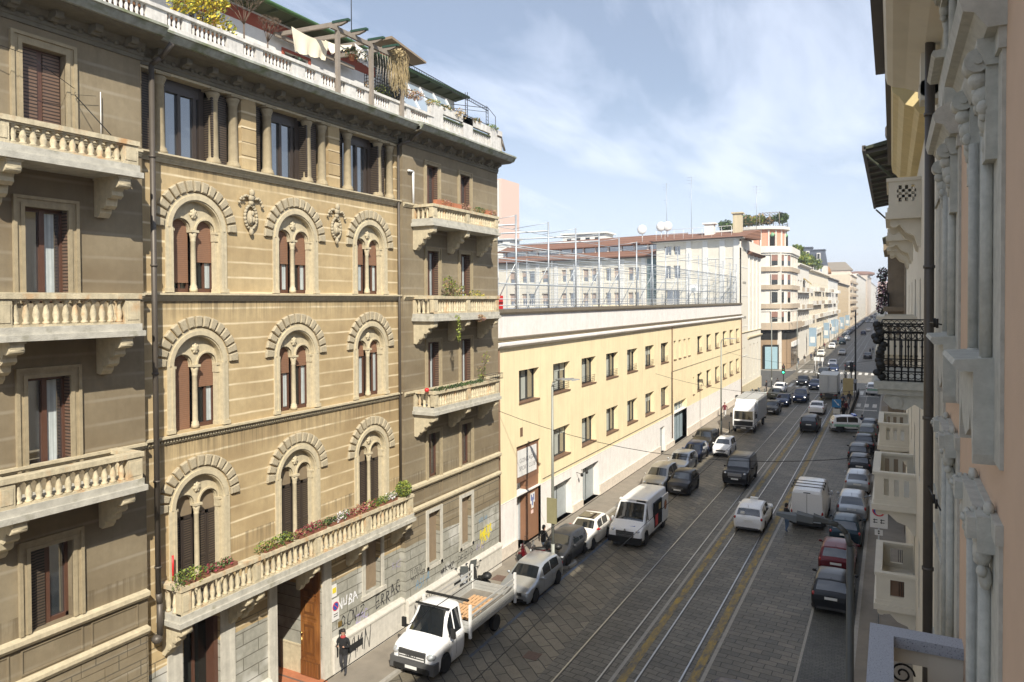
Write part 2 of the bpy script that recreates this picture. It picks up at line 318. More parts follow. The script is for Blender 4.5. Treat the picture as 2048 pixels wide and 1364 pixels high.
# pavements
b=MB(); b.poly([(-26,-30,.12),(-16.5,-30,.12),(-16.5,33.2,.12),(-15.0,34.4,.12),(-14.9,35.2,.12),(-16.5,35.9,.12),(-16.5,68,.12),(-15.3,71,.12),(-15.2,112,.12),(-16.0,118,.12),(-19,121,.12),(-26,121,.12)])
tag(b.build('pavement',m_side),kind='structure')
def kerb(pts,z=.12,wd=.16):
    b=MB()
    for (x0,y0),(x1,y1) in zip(pts,pts[1:]):
        d=Vector((x1-x0,y1-y0,0)).normalized(); n=Vector((d.y,-d.x,0))*wd
        P=[(x0,y0),(x1,y1),(x1+n.x,y1+n.y),(x0+n.x,y0+n.y)]
        b.prism(P,lambda a,p,q:(p,q,a),-.02,z+.006)
    return tag(b.build('kerb',m_kerb),kind='structure')
kerb([(-16.5,-30),(-16.5,33.2),(-15.0,34.4),(-14.9,35.2),(-16.5,35.9),(-16.5,68),(-15.3,71),(-15.2,112),(-16,118),(-19,121),(-26,121)],wd=.16)
b=MB(); b.box(-1.2,.9,-30,117,-.02,.12); tag(b.build('pavement',m_side),kind='structure')
kerb([(-1.2,117),(-1.2,-30)],wd=.16)
b=MB(); b.poly([(-60,149,.12),(-19,149,.12),(-16.6,152,.12),(-16.5,1500,.12),(-60,1500,.12)]); tag(b.build('pavement',m_side),kind='structure')
kerb([(-60,149),(-19,149),(-16.6,152),(-16.5,900)],wd=.16)
b=MB(); b.box(-1.2,30,147,1500,-.02,.12); tag(b.build('pavement',m_side),kind='structure')
kerb([(-1.2,900),(-1.2,147)],wd=.16)
# tram rails
for i,x in enumerate((-11.0,-9.56,-8.29,-6.85)):
    b=MB(); b.box(x-.027,x+.027,-30,900,-.01,.007); b.box(x+.05,x+.09,-30,900,-.01,.0045,1)
    tag(b.build('tram_rail',[m_rail,m_black]),('steel tram rail nearest the parked cars on the facade side','second steel tram rail from the facade side','third steel tram rail, beside the left yellow stripe','steel tram rail nearest the right hand parking row')[i],'tram rail','rails of the two tram tracks')
for x0,x1,y0,y1,n in ((-8.90,-8.60,-30,118,'painted_line'),(-6.60,-6.28,-30,118,'painted_line')): sheet(n,x0,x1,y0,y1,.006,m_yel)
sheet('concrete_strip',-9.17,-9.03,-30,118,.0055,m_kerb); sheet('concrete_strip',-6.2,-6.06,-30,118,.0055,m_kerb); sheet('concrete_strip',-3.16,-3.06,-30,117,.0055,m_kerb)
sheet('painted_line',-14.72,-14.58,24,70,.006,m_bluep)
for k in range(7): sheet('zebra_crossing',-15.8+k*1.05,-15.3+k*1.05,122.3,127.6,.007,m_zeb)
for k in range(14): sheet('zebra_crossing',-16+k*1.05,-15.45+k*1.05,147.2,151.5,.007,m_zeb)
for k in range(4): sheet('zebra_crossing',-5.2+k*1.0,-4.7+k*1.0,116.2,120.9,.007,m_zeb)
for k in range(3): sheet('zebra_crossing',-4.1+k*.95,-3.6+k*.95,103.4,106.7,.007,m_zeb)
sheet('stop_line',-4.5,-1.6,114.6,115.1,.007,m_zeb); sheet('stop_line',-4.4,-1.6,100.3,100.9,.007,m_zeb); sheet('stop_line',-16.2,-12.2,153,153.5,.007,m_zeb)
b=MB(); b.box(-6.05,-4.15,86.5,118,-.02,.16); tag(b.build('tram_platform',m_side),kind='structure')
for x,y,s in ((-17.3,31.3,.35),(-16.9,34.9,.3),(-17.4,44,.35),(-12.5,25.2,.3)):
    b=MB(); b.box(x-s,x+s,y-s,y+s,.10 if x<-16 else -.01,.127 if x<-16 else .008); tag(b.build('manhole_cover',mat('cast_iron_rust',(.13,.08,.06),.7,var=.3,vs=10)),'square iron manhole cover near the parked scooters' if x==-17.3 else ('square rusty cover on the pavement beside the lamp post' if x==-16.9 else ('square iron cover on the pavement by the club doors' if x==-17.4 else 'square iron cover in the road beside the flatbed truck')),'manhole cover')

# ================================================================ LEFT PALAZZO
XC,XS=-18.45,-18.2
LB=thing('apartment_building',(-19,23,0),'ochre stone palazzo with arched twin windows, stone balconies and a roof terrace','building')
def lpart(mb,name,m,parent=None): return mb.build(name,m,parent or LB)
BAY=(14.68,18.73,22.78); ROWS=((14.30,16.19),(10.20,12.15),(4.95,7.96))
# --- walls
b=MB(LX(XC)); holes=[]
for cy in BAY:
    for z0,zs in ROWS: holes.append((cy-.87,cy+.87,z0,zs+.87,.55,True))
holes+=[(14.05,15.35,.55,4.4,.5,True),(17.62,19.85,.12,4.5,2.6,False),(22.3,23.3,2.35,4.5,.3,False)]
wall(b,12.5,25,0,18.0,holes,.55)
for cy in BAY:
    for z0,zs in ROWS:
        n=20; lo=[(cy-.87*math.cos(PI*i/n),zs+.87*math.sin(PI*i/n)) for i in range(n+1)]; hi=[(p[0],zs+.87) for p in lo]
        strip(b,lo,hi,0,-.3)
n=14; strip(b,[(14.7-.65*math.cos(PI*i/n),4.2-.0+.2*math.sin(PI*i/n)) for i in range(n+1)],[(14.7-.65*math.cos(PI*i/n),4.4) for i in range(n+1)],0,-.3)
lpart(b,'wall',[m_wallC])
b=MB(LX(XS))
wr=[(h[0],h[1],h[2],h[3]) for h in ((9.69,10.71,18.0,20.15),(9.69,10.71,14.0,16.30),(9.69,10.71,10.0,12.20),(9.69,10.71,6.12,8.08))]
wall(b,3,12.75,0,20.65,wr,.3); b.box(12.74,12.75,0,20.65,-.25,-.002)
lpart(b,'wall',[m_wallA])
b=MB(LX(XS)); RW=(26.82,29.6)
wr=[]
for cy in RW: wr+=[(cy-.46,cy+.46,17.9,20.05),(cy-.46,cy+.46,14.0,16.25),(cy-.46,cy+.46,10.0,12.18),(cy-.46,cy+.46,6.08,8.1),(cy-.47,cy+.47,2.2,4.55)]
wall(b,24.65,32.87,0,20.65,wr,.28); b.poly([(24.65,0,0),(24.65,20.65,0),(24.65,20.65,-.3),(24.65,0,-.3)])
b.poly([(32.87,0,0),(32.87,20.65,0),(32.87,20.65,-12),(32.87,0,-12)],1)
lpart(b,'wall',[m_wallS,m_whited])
# solid core so that no light leaks through
b=MB(); b.box(-30,-19.6,3,17.4,.0,21.2); b.box(-30,-19.6,20,32.8,.0,21.2); b.box(-30,-21.4,17.3,20.1,0,21.2); b.box(-21.5,-19.55,17.0,20.3,4.6,21.2); b.box(-19.7,-18.95,3,32.8,20.5,21.3); b.box(-30,-18.9,3,4,0,21); lpart(b,'core_wall',m_dark)
# entrance passage
b=MB(); b.box(-21.4,-18.47,19.87,19.98,.12,4.5); b.box(-21.4,-18.47,17.5,17.61,.12,4.5,0); b.box(-21.4,-18.5,17.6,19.9,4.48,4.6,1); b.box(-20.5,-19.45,19.82,19.88,.12,1.15,2); b.box(-20.5,-19.45,19.80,19.88,1.15,1.21,2)
lpart(b,'passage_wall',[m_wallC,m_dark,m_stone])
b=MB(); b.box(-21.4,-18.2,17.62,19.86,.1,.135,0)
for k in range(3): b.box(-21.3,-18.15,17.95+k*.7,18.03+k*.7,.13,.139,1)
lpart(b,'entrance_floor',[m_terra,mat('dark_tile',(.16,.11,.09),.7)])
b=MB(); x0,x1=-19.42,-18.52
b.box(x0,x1,19.78,19.86,.14,4.3,0)
for (a,c,z0,z1) in ((x0+.1,x1-.1,.85,2.2),(x0+.1,x1-.1,2.35,3.1),(x0+.1,x1-.1,3.2,4.15)):
    b.box(a,c,19.755,19.785,z0,z1,0); b.box(a+.1,c-.1,19.74,19.76,z0+.12,z1-.12,1); b.box(a+.17,c-.17,19.725,19.742,z0+.22,z1-.22,0)
b.box(x0,x1,19.75,19.80,.14,.72,1); 
for k in range(11): b.box(x0+.05+k*.078,x0+.075+k*.078,19.735,19.752,.2,.68,0)
dr=lpart(b,'door',[m_door,mat('door_wood_dark',(.15,.06,.02),.4)]); tag(dr,'open carved wooden door leaf')
b=MB(); b.ball((x0+.12,19.70,1.75),.05,m=0); b.tube((x0+.12,19.71,1.6),(x0+.12,19.71,1.1),.012,n=6); b.build('handle',mat('brass',(.75,.5,.18),.3,metal=1,var=0),dr)
# pilaster blocks beside the entrance and shop
b=MB(LX(XC))
for a,c in ((17.28,17.62),(19.86,20.28)): b.cut(); b.box(a,c,.12,4.62,-.2,.10)
b.cut()
b.box(13.5,13.98,.12,4.7,-.02,.06); b.box(15.36,15.9,.1,4.5,-.02,.05); b.box(13.9,15.5,4.42,4.75,-.02,.07)
b.cut(); b.box(22.12,22.3,2.2,4.65,-.02,.05); b.box(23.3,23.48,2.2,4.65,-.02,.05); b.box(22.05,23.55,2.2,2.36,-.02,.10)
lpart(b,'stone_surround',m_whited)
b=MB(LX(XC))
for a,c in ((15.9,17.27),(20.3,24.64)):
    b.cut(); b.box(a,c,.1,1.22,-.02,.20); moulding(b,a,c,[(0,1.22),(.24,1.22),(.24,1.3),(.17,1.40),(0,1.42)])
b.cut(); b.T=LX(XS); b.box(24.64,32.86,.1,1.12,-.02,.16); moulding(b,24.64,32.86,[(0,1.12),(.20,1.12),(.20,1.2),(.13,1.32),(0,1.34)])
b.cut(); b.T=LX(XS); b.box(3.0,12.7,.1,1.3,-.02,.14)
lpart(b,'plinth',mat('pale_plinth_stone',(.56,.53,.47),.85,var=.18,vs=5,streak=.15))
b=MB(LX(XC))
for a,c,X,z in ((21.0,21.9,XC,.62),(25.3,26.3,XS,.62),(28.2,29.0,XS,.62)):
    b.cut(); b.T=LX(X); b.box(a,c,z,z+.26,.14,.215 if X==XC else .175)
lpart(b,'cellar_grille',m_dark)
# ground floor windows (closed wooden shutters)
def shutter_win(cy,hw,z0,z1,X,dd,m,nm='window',lv=False):
    b=MB(LX(X)); b.box(cy-hw,cy+hw,z0,z1,-dd-.04,-dd,0)
    for s in(-1,1): b.box(cy+s*hw*.5-hw*.40,cy+s*hw*.5+hw*.40,z0+.12,z1-.12,-dd,-dd+.02,1)
    b.box(cy-.02,cy+.02,z0,z1,-dd,-dd+.03,0)
    return b.build(nm,[m,m_louv if lv else m],LB)
m_tanw=mat('tan_shutter_wood',(.24,.18,.12),.7,var=.15)
for cy in RW: shutter_win(cy,.47,2.2,4.55,XS,.22,m_tanw)
shutter_win(22.8,.5,2.36,4.5,XC,.25,m_tanw)
b=MB(LX(XC)); b.box(14.05,15.35,.55,4.4,-.5,-.46,1); b.box(14.05,14.12,.55,4.3,-.46,-.4,0); b.box(14.66,14.74,.55,4.3,-.46,-.4,0); b.box(15.2,15.35,.55,4.3,-.46,-.1,0); b.box(14.05,15.35,.5,.62,-.46,.03,2)
lpart(b,'shop_window',[m_wood,m_glassd,m_stone])
# --- biforate windows
def capital(b,cu,z,h,r,d):
    b.box(cu-r*1.5,cu+r*1.5,z+h*.78,z+h,d-r*1.5,d+r*1.3)
    b.lathe([(r*.95,z),(r*1.1,z+h*.1),(r*.95,z+h*.15),(r*1.35,z+h*.55),(r*1.25,z+h*.78)],(0,0,0),8) if False else None
def colu(b,cu,d,z0,z1,r,n=10):    # lathe column in facade coordinates
    prof=[(r*1.45,z0),(r*1.45,z0+.10),(r*1.25,z0+.12),(r*1.3,z0+.17),(r*1.02,z0+.2),(r,z0+.25),(r*.9,z1-.34),(r*1.05,z1-.32),(r*.92,z1-.29),(r*1.15,z1-.2),(r*1.4,z1-.1),(r*1.15,z1-.07)]
    T=b.T; X=T(0,0,0)[0]; b.T=IDT; b.lathe([(p,q) for p,q in prof],(X+d,cu,0),n); b.T=T
    b.box(cu-r*1.55,cu+r*1.55,z1-.07,z1,d-r*1.5,d+r*1.5)
def biforate(cy,z0,zs,mode,open_l,open_r,top):
    root=empty('window',LB); root.location=-Vector(wloc(LB)); 
    b=MB(LX(XC))
    ring(b,cy,zs,.87,1.0,.07,-.05,n=28); ring(b,cy,zs,.83,.88,.03,-.3,n=28); ring(b,cy,zs,1.0,1.08,.03,-.02,n=28)
    for s in(-1,1):
        a,c=sorted((cy+s*.87,cy+s*1.07)); b.box(a,c,z0,zs,-.05,.05); a,c=sorted((cy+s*.84,cy+s*.93)); b.box(a,c,z0,zs,-.25,.075)
        a,c=sorted((cy+s*.85,cy+s*1.1)); b.box(a,c,z0,z0+.12,-.02,.10)
        # inner pilaster with capital
        a,c=sorted((cy+s*.74,cy+s*.86)); b.box(a,c,z0,zs-.3,-.26,-.10); b.box(a-.02,c+.02,zs-.31,zs-.08,-.26,-.07); b.box(a-.03,c+.03,zs-.09,zs-.02,-.26,-.04); b.box(a-.02,c+.02,z0,z0+.12,-.26,-.07)
    # tympanum plate pierced by the two small arches
    n=12; r=.335; sc=.43; zz=zs-.02
    for s in(-1,1):
        cu=cy+s*sc
        lo=[(cu-r*math.cos(PI*i/n),zz+r*math.sin(PI*i/n)) for i in range(n+1)]
        hi=[(u,zs+math.sqrt(max(.0,.86**2-(u-cy)**2))) for u,_ in lo]
        strip(b,lo,hi,-.16,-.26); ring(b,cu,zz,r,r+.05,-.12,-.26,n=n)
        ring(b,cu,zz,r-.03,r,-.19,-.3,n=n)
    for a,c in ((cy-sc+r,cy+sc-r),(cy-.86,cy-sc-r),(cy+sc+r,cy+.86)):
        hi=[(a+(c-a)*i/4,zs+math.sqrt(max(0,.862**2-(a+(c-a)*i/4-cy)**2))) for i in range(5)]; strip(b,[(p[0],zz-.02) for p in hi],hi,-.16,-.26)
    b.build('surround',[m_stone],root)
    b=MB(LX(XC)); colu(b,cy,-.16,z0+.02,zs-.02,.082); b.build('column',[m_stone],root)
    b=MB(); X=XC-.16; zc=zs+.47
    b.ball((X+.03,cy,zc),.06,.10,.13,8,5); 
    for k in range(7):
        a=PI*2*k/7+PI/2; b.ball((X+.03,cy+.085*math.cos(a),zc+.105*math.sin(a)),.045,.05,.06,6,4)
    b.build('rosette',[m_stone],root)
    # voussoirs
    b=MB(LX(XC)); nv=15
    for k in range(nv):
        a0=PI*k/nv+.022; a1=PI*(k+1)/nv-.022
        if k==0: a0=.0
        if k==nv-1: a1=PI
        for (ra,rb,d) in ((1.12,1.45,.095),):
            p=[(cy+rr*math.cos(a),zs+rr*math.sin(a)) for rr,a in ((ra,a0),(rb,a0),(rb,(a0+a1)/2),(rb,a1),(ra,a1),(ra,(a0+a1)/2))]
            q=[(cy+(rr)*math.cos(a),zs+(rr)*math.sin(a)) for rr,a in ((ra+.03,a0+.02),(rb-.03,a0+.015),(rb-.03,(a0+a1)/2),(rb-.03,a1-.015),(ra+.03,a1-.02),(ra+.03,(a0+a1)/2))]
            A=[b.pt(*x,-.01) for x in p]; B=[b.pt(*x,d-.025) for x in p]; D=[b.pt(*x,d) for x in q]
            for i in range(6): j=(i+1)%6; b.face((A[i],A[j],B[j],B[i])); b.face((B[i],B[j],D[j],D[i]))
            b.face(D)
    b.build('voussoir_ring',[m_vous],root)
    # joinery
    for s,op in ((-1,open_l),(1,open_r)):
        u0,u1=sorted((cy+s*.07,cy+s*.80)); 
        b=MB(LX(XC))
        b.box(u0,u1,z0,zs+.35,-.40,-.37,1)
        fr=.06
        b.box(u0,u0+fr,z0,zs+.3,-.37,-.31,0); b.box(u1-fr,u1,z0,zs+.3,-.37,-.31,0); b.box(u0,u1,z0,z0+.12,-.37,-.30,0)
        um=(u0+u1)/2; b.box(um+.02,um+.09,z0+.1,zs+.2,-.37,-.32,0)
        w_=b.build('window_frame',[m_wood if mode!='louver' else m_dwood,m_glassd],root)
        if mode=='roller':
            b=MB(LX(XC)); b.box(u0+.03,u1-.02,op,zs+.38,-.33,-.29); b.box(u0+.03,u1-.02,op-.03,op+.01,-.34,-.28); b.build('roller_shutter',[m_shut],root)
            if op>z0+.5:
                b=MB(LX(XC)); b.box(um+.10,u1-fr-.01,z0+.14,op,-.365,-.355,0); b.build('curtain',[m_curt],root)
        else:
            b=MB(LX(XC))
            for a,c in ((u0,um-.01),(um+.01,u1)):
                b.cut()
                b.box(a+.05,c-.05,z0+.1,zs-.45,-.30,-.27,0); b.box(a,a+.05,z0,zs-.35,-.31,-.25,1); b.box(c-.05,c,z0,zs-.35,-.31,-.25,1); b.box(a,c,z0,z0+.1,-.31,-.25,1); b.box(a,c,zs-.45,zs-.35,-.31,-.25,1); b.box(a+.05,c-.05,zs-1.75,zs-1.68,-.31,-.25,1)
            b.cut(); b.box(u0,u1,zs-.35,zs+.3,-.33,-.29,2); b.build('louver_shutter',[m_louv,m_dwood,mat('tan_panel',(.22,.17,.11),.8)],root)
sh={(0,0):(14.62,15.25),(0,1):(15.35,15.35),(0,2):(15.5,15.5),(1,0):(10.2,11.45),(1,1):(11.55,11.75),(1,2):(11.85,11.95)}
for r,(z0,zs) in enumerate(ROWS):
    for k,cy in enumerate(BAY):
        if r<2: biforate(cy,z0,zs,'roller',*sh[(r,k)],0)
        else: biforate(cy,z0,zs,'louver',0,0,0)
# --- string courses
b=MB(LX(XC)); 
fillets(b,12.6,24.72,18.0,18.24,((.2,.05),(.12,.08),(.2,.10),(.12,.14),(.16,.17),(.2,.22)))
fillets(b,12.6,24.72,14.04,14.28,((.2,.05),(.15,.09),(.25,.12),(.15,.15),(.25,.20)))
fillets(b,12.6,24.72,9.93,10.16,((.3,.05),(.3,.05),(.15,.13),(.25,.18)))
for k in range(120): b.box(12.95+k*.098,13.0+k*.098,9.98,10.055,.05,.10)
b.T=LX(XS)
for a,c in ((3,12.72),(24.67,32.9)):
    b.cut()
    fillets(b,a,c,18.0,18.18,((.3,.04),(.3,.08),(.4,.12))); fillets(b,a,c,14.08,14.26,((.3,.04),(.3,.08),(.4,.12))); fillets(b,a,c,9.98,10.15,((.3,.04),(.3,.08),(.4,.12)))
    moulding(b,a,c,[(0,5.84),(.10,5.86),(.17,5.95),(.17,6.06),(0,6.1)]); moulding(b,a,c,[(0,4.86),(.08,4.86),(.16,4.97),(.16,5.06),(0,5.1)])
lpart(b,'string_course',[m_stone])
# panels under the first floor windows of the side wings
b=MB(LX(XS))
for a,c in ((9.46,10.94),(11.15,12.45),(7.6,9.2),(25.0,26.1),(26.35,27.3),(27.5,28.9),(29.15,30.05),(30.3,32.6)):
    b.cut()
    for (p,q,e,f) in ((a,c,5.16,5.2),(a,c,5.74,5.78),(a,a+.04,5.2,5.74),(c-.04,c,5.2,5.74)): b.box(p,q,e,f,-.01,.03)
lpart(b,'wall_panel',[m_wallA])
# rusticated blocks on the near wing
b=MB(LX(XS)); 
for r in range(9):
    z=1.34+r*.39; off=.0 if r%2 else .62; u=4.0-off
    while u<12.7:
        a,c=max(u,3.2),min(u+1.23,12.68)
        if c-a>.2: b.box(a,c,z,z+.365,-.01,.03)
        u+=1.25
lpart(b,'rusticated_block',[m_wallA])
# --- rectangular windows with moulded frames
def flatwin(cy,hw,z0,z1,X,style,fw=.26):
    root=empty('window',LB); root.location=-Vector(wloc(LB)); b=MB(LX(X))
    for (w1,w2,d) in ((0,fw*.35,.07),(fw*.35,fw*.7,.045),(fw*.7,fw,.09)):
        b.box(cy-hw-w2,cy-hw-w1,z0,z1+w1,-.02,d); b.box(cy+hw+w1,cy+hw+w2,z0,z1+w1,-.02,d); b.box(cy-hw-w2,cy+hw+w2,z1+w1,z1+w2,-.02,d)
    b.build('surround',[m_frame],root)
    b=MB(LX(X)); g=-.26; b.box(cy-hw,cy+hw,z0,z1,g-.04,g,1)
    b.box(cy-hw,cy-hw+.07,z0,z1,g,g+.06,0); b.box(cy+hw-.07,cy+hw,z0,z1,g,g+.06,0); b.box(cy-hw,cy+hw,z1-.08,z1,g,g+.06,0); b.box(cy-hw,cy+hw,z0,z0+.1,g,g+.06,0); b.box(cy-.06,cy+.06,z0,z1,g,g+.07,0)
    b.build('window_frame',[m_wood,m_glass],root)
    if style=='shut':
        b=MB(LX(X))
        for a,c in ((cy-hw+.05,cy-.07),(cy+.07,cy+hw-.05)): b.cut(); b.box(a,c,z0,z1-.05,g+.06,g+.10)
        b.build('louver_shutter',[m_louvb],root)
    elif style in('curtain','curtain2'):
        b=MB(LX(X)); b.box(cy+.07 if style=='curtain' else cy-.02,cy+hw*.62,z0+.1,z1-.1,g+.002,g+.012); b.build('curtain',[m_curt],root)
        b=MB(LX(X)); b.box(cy+hw-.02,cy+hw-.002,z0,z1-.05,-.24,-.0); b.build('open_shutter',[m_louvb],root)
    elif style=='half':
        b=MB(LX(X)); b.box(cy-hw+.05,cy-.08,z0,z1-.05,g+.07,g+.11); b.box(cy-hw+.05,cy-hw+.2,z0,z1-.05,g+.11,g+.15); b.build('louver_shutter',[m_louv],root)
    elif style=='open':
        b=MB(LX(X)); b.box(cy+hw-.02,cy+hw-.002,z0,z1-.05,-.24,-.0); b.build('open_shutter',[m_louvb],root)
for z0,z1,s in ((18.0,20.15,'shut'),(14.0,16.30,'curtain'),(10.0,12.2,'curtain'),(6.12,8.08,'half')): flatwin(10.2,.51,z0,z1,XS,s)
for cy in RW:
    for z0,z1,s in ((17.9,20.05,'open'),(14.0,16.25,'curtain2'),(10.0,12.18,'curtain2'),(6.08,8.1,'half')): flatwin(cy,.46,z0,z1,XS,s,.17)
    flatwin_b=MB(LX(XS)); 
    for (p,q,e,f) in ((cy-.65,cy-.47,2.05,4.72),(cy+.47,cy+.65,2.05,4.72),(cy-.47,cy+.47,4.55,4.72),(cy-.7,cy+.7,2.04,2.2)): flatwin_b.box(p,q,e,f,-.01,.05)
    lpart(flatwin_b,'stone_surround',[m_whited])
# --- loggia storey
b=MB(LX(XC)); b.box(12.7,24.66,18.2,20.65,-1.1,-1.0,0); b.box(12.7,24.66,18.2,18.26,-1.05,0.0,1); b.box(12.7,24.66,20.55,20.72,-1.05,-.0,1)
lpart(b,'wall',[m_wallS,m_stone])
b=MB(LX(XC))
for a,c in ((16.42,17.02),(20.45,21.05),(24.46,24.66),(12.7,12.95)):
    b.cut(); b.box(a,c,18.26,20.55,-.6,-.02)
    for k in range(5): b.box(a,c,18.3+k*.44,18.3+k*.44+.40,-.021,.0)
lpart(b,'loggia_pier',[m_wallC])
b=MB(LX(XC))
for k in range(3):
    o=k*4.03
    for c in (13.58,15.44,16.2): b.cut(); colu(b,c+o,-.14,18.26,20.55,.155,14)
lpart(b,'column',[m_frame])
for k in range(3):
    o=k*4.02; c=14.5+o; root=empty('window',LB); root.location=-Vector(wloc(LB))
    b=MB(LX(XC)); b.box(c-.8,c+.78,18.26,20.55,-.50,-.46,1)
    for a in (c-.64,c-.12,c+.42): b.box(a,a+.10,18.26,20.5,-.46,-.38,0)
    b.box(c-.8,c+.78,20.2,20.55,-.47,-.37,0); b.box(c-.8,c+.78,18.26,18.36,-.46,-.38,0); b.box(c+.60,c+.78,18.26,20.55,-.46,-.36,0)
    b.build('window_frame',[m_dwood,m_glass],root)
    b=MB(LX(XC)); b.box(c+.80,c+.86,18.3,20.3,-.40,-.02); b.cut(); b.box(c+1.08,c+1.55,18.28,20.5,-.30,-.26); b.cut(); b.box(c-1.42+0,c-1.10,18.28,20.5,-.30,-.26); b.build('louver_shutter',[m_louv],root)
# --- entablature and cornice
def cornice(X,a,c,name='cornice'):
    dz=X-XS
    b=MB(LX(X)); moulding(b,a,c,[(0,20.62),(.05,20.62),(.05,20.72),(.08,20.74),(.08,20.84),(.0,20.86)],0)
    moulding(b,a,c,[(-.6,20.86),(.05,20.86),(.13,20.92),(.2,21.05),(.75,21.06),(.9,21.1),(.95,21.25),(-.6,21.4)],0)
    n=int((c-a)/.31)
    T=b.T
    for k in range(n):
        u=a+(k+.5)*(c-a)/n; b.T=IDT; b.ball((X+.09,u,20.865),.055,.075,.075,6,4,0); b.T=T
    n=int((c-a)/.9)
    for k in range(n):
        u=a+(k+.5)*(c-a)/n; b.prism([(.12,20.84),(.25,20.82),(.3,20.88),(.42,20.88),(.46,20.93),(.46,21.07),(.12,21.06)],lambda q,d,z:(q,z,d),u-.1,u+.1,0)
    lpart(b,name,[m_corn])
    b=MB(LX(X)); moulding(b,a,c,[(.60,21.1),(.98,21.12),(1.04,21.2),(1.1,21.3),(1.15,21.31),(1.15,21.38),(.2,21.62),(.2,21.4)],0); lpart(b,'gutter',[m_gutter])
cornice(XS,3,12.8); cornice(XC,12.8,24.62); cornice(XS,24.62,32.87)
b=MB(); b.box(-21.2,-17.9,3,32.85,21.4,21.62); lpart(b,'terrace_floor',m_whited)
# --- roof parapet
def baluster(b,c,z0,h,r,n=6):
    b.lathe([(r,z0),(r,z0+h*.08),(r*.6,z0+h*.14),(r*1.0,z0+h*.38),(r*.85,z0+h*.5),(r*.5,z0+h*.82),(r*.65,z0+h*.88),(r*.95,z0+h*.93),(r*.95,z0+h)],(c[0],c[1],0),n)
b=MB(); y=3.0; X=-17.98; u=3.2; k=0
b.box(-18.06,-17.88,3,26.5,21.62,21.74); b.box(-18.08,-17.84,3,26.5,22.1,22.2)
while u<26.3:
    ped=.62 if k%2 else .28; b.box(-18.05,-17.9,u,min(u+ped,26.4),21.74,22.1); u+=ped+.06; nb=(8,3)[k%2]
    for i in range(nb):
        if u>26.1: break
        baluster(b,(X,u+.06),21.74,.36,.055); u+=.15
    k+=1
b.box(-18.05,-17.88,26.3,27.3,21.6,22.75); b.box(-18.05,-17.88,29.0,29.9,21.6,22.75); b.box(-18.05,-17.88,31.6,32.85,21.6,22.75); b.box(-18.05,-17.88,27.3,31.6,22.42,22.75); b.box(-18.03,-17.9,27.3,29.0,21.6,21.85);b.box(-18.03,-17.9,29.9,31.6,21.6,21.85)
for (p,q) in ((27.3,29.0),(29.9,31.6)):
    kk=p+.08
    while kk<q: b.box(-18.0,-17.93,kk-.03,kk+.03,21.85,22.3); kk+=.17
    b.box(-18.04,-17.86,p,q,22.24,22.3,1)
b.box(-21,-18.0,32.7,32.85,21.6,22.6)
lpart(b,'parapet',[mat('parapet_limewash',(.58,.56,.53),.85,var=.25,vs=5,streak=.4),m_green2])
b=MB(); b.box(-18.3,-18.14,3,26.6,22.2,22.28); b.box(-18.24,-18.18,3,26.6,21.62,22.2); lpart(b,'planter_ledge',[mat('rust_ledge',(.20,.10,.05),.8,var=.3,vs=5)])
# --- penthouse
ph=empty('penthouse',LB); ph.location=-Vector(wloc(LB))
b=MB(LX(-20.8)); wh=[(15.9,17.3,21.9,23.9),(20.6,21.9,21.6,23.7),(11.2,12.6,21.9,23.9),(26.4,29.9,22.9,24.0)]
wall(b,3,32.85,21.6,24.75,wh,.15); b.poly([(32.85,21.6,0),(32.85,24.75,0),(32.85,25.6,-6),(32.85,21.6,-6)]); 
b.box(3,26.2,24.15,24.62,.0,.02,1)
for h in wh[:3]:
    for (p,q,e,f) in ((h[0]-.12,h[0],h[2],h[3]),(h[1],h[1]+.12,h[2],h[3]),(h[0]-.12,h[1]+.12,h[3],h[3]+.1)): b.box(p,q,e,f,.0,.05,1)
b.build('wall',[m_white,m_red],ph)
b=MB(LX(-20.8))
for h in wh: b.cut(); b.box(h[0],h[1],h[2],h[3],-.15,-.13,0); b.box((h[0]+h[1])/2-.04,(h[0]+h[1])/2+.04,h[2],h[3],-.13,-.08,1)
b.build('window',[m_glass,m_dwood],ph)
b=MB(LX(-20.0)); moulding(b,3,33.0,[(-.8,24.72),(-.05,24.82),(-.05,24.9),(-4,26.3),(-4,26.1),(-.8,24.9)],0); b.box(3,33,24.70,24.74,-.8,-.78,0)
for k in range(30): b.box(3.5+k,3.58+k,24.70,24.80,-.78,-.06,0)
b.T=IDT; b.tube((-19.98,3,24.88),(-19.98,33.0,24.84),.085,n=8,m=1); b.build('roof',[m_green2,m_green],ph)
b=MB(); b.box(-24,-23.4,30.6,31.2,25.2,27.4,0); b.box(-24.1,-23.3,30.5,31.3,27.4,27.55,1); b.build('chimney',[m_red,m_dark],ph)
b=MB(); b.box(-20.75,-20.1,14.3,15.3,24.0,24.7); b.box(-20.1,-20.08,14.4,15.2,24.05,24.65,1); b.build('air_conditioner',[m_white,m_steel],ph)
# sloping glazed front of the end room
b=MB(LX(-20.0)); b.poly([(26.6,22.95,.5),(31.2,22.95,.5),(31.2,24.35,-.3),(26.6,24.35,-.3)],0)
for k in range(5): u=26.6+k*1.15; b.prism([(.5,22.93),(.56,22.95),(-.25,24.38),(-.3,24.35)],lambda a,d,z:(a,z,d),u-.03,u+.03,1)
b.build('glazed_lean_to',[mat('pale_glass',(.30,.36,.42),.1,var=0,spec=1),m_white],ph)
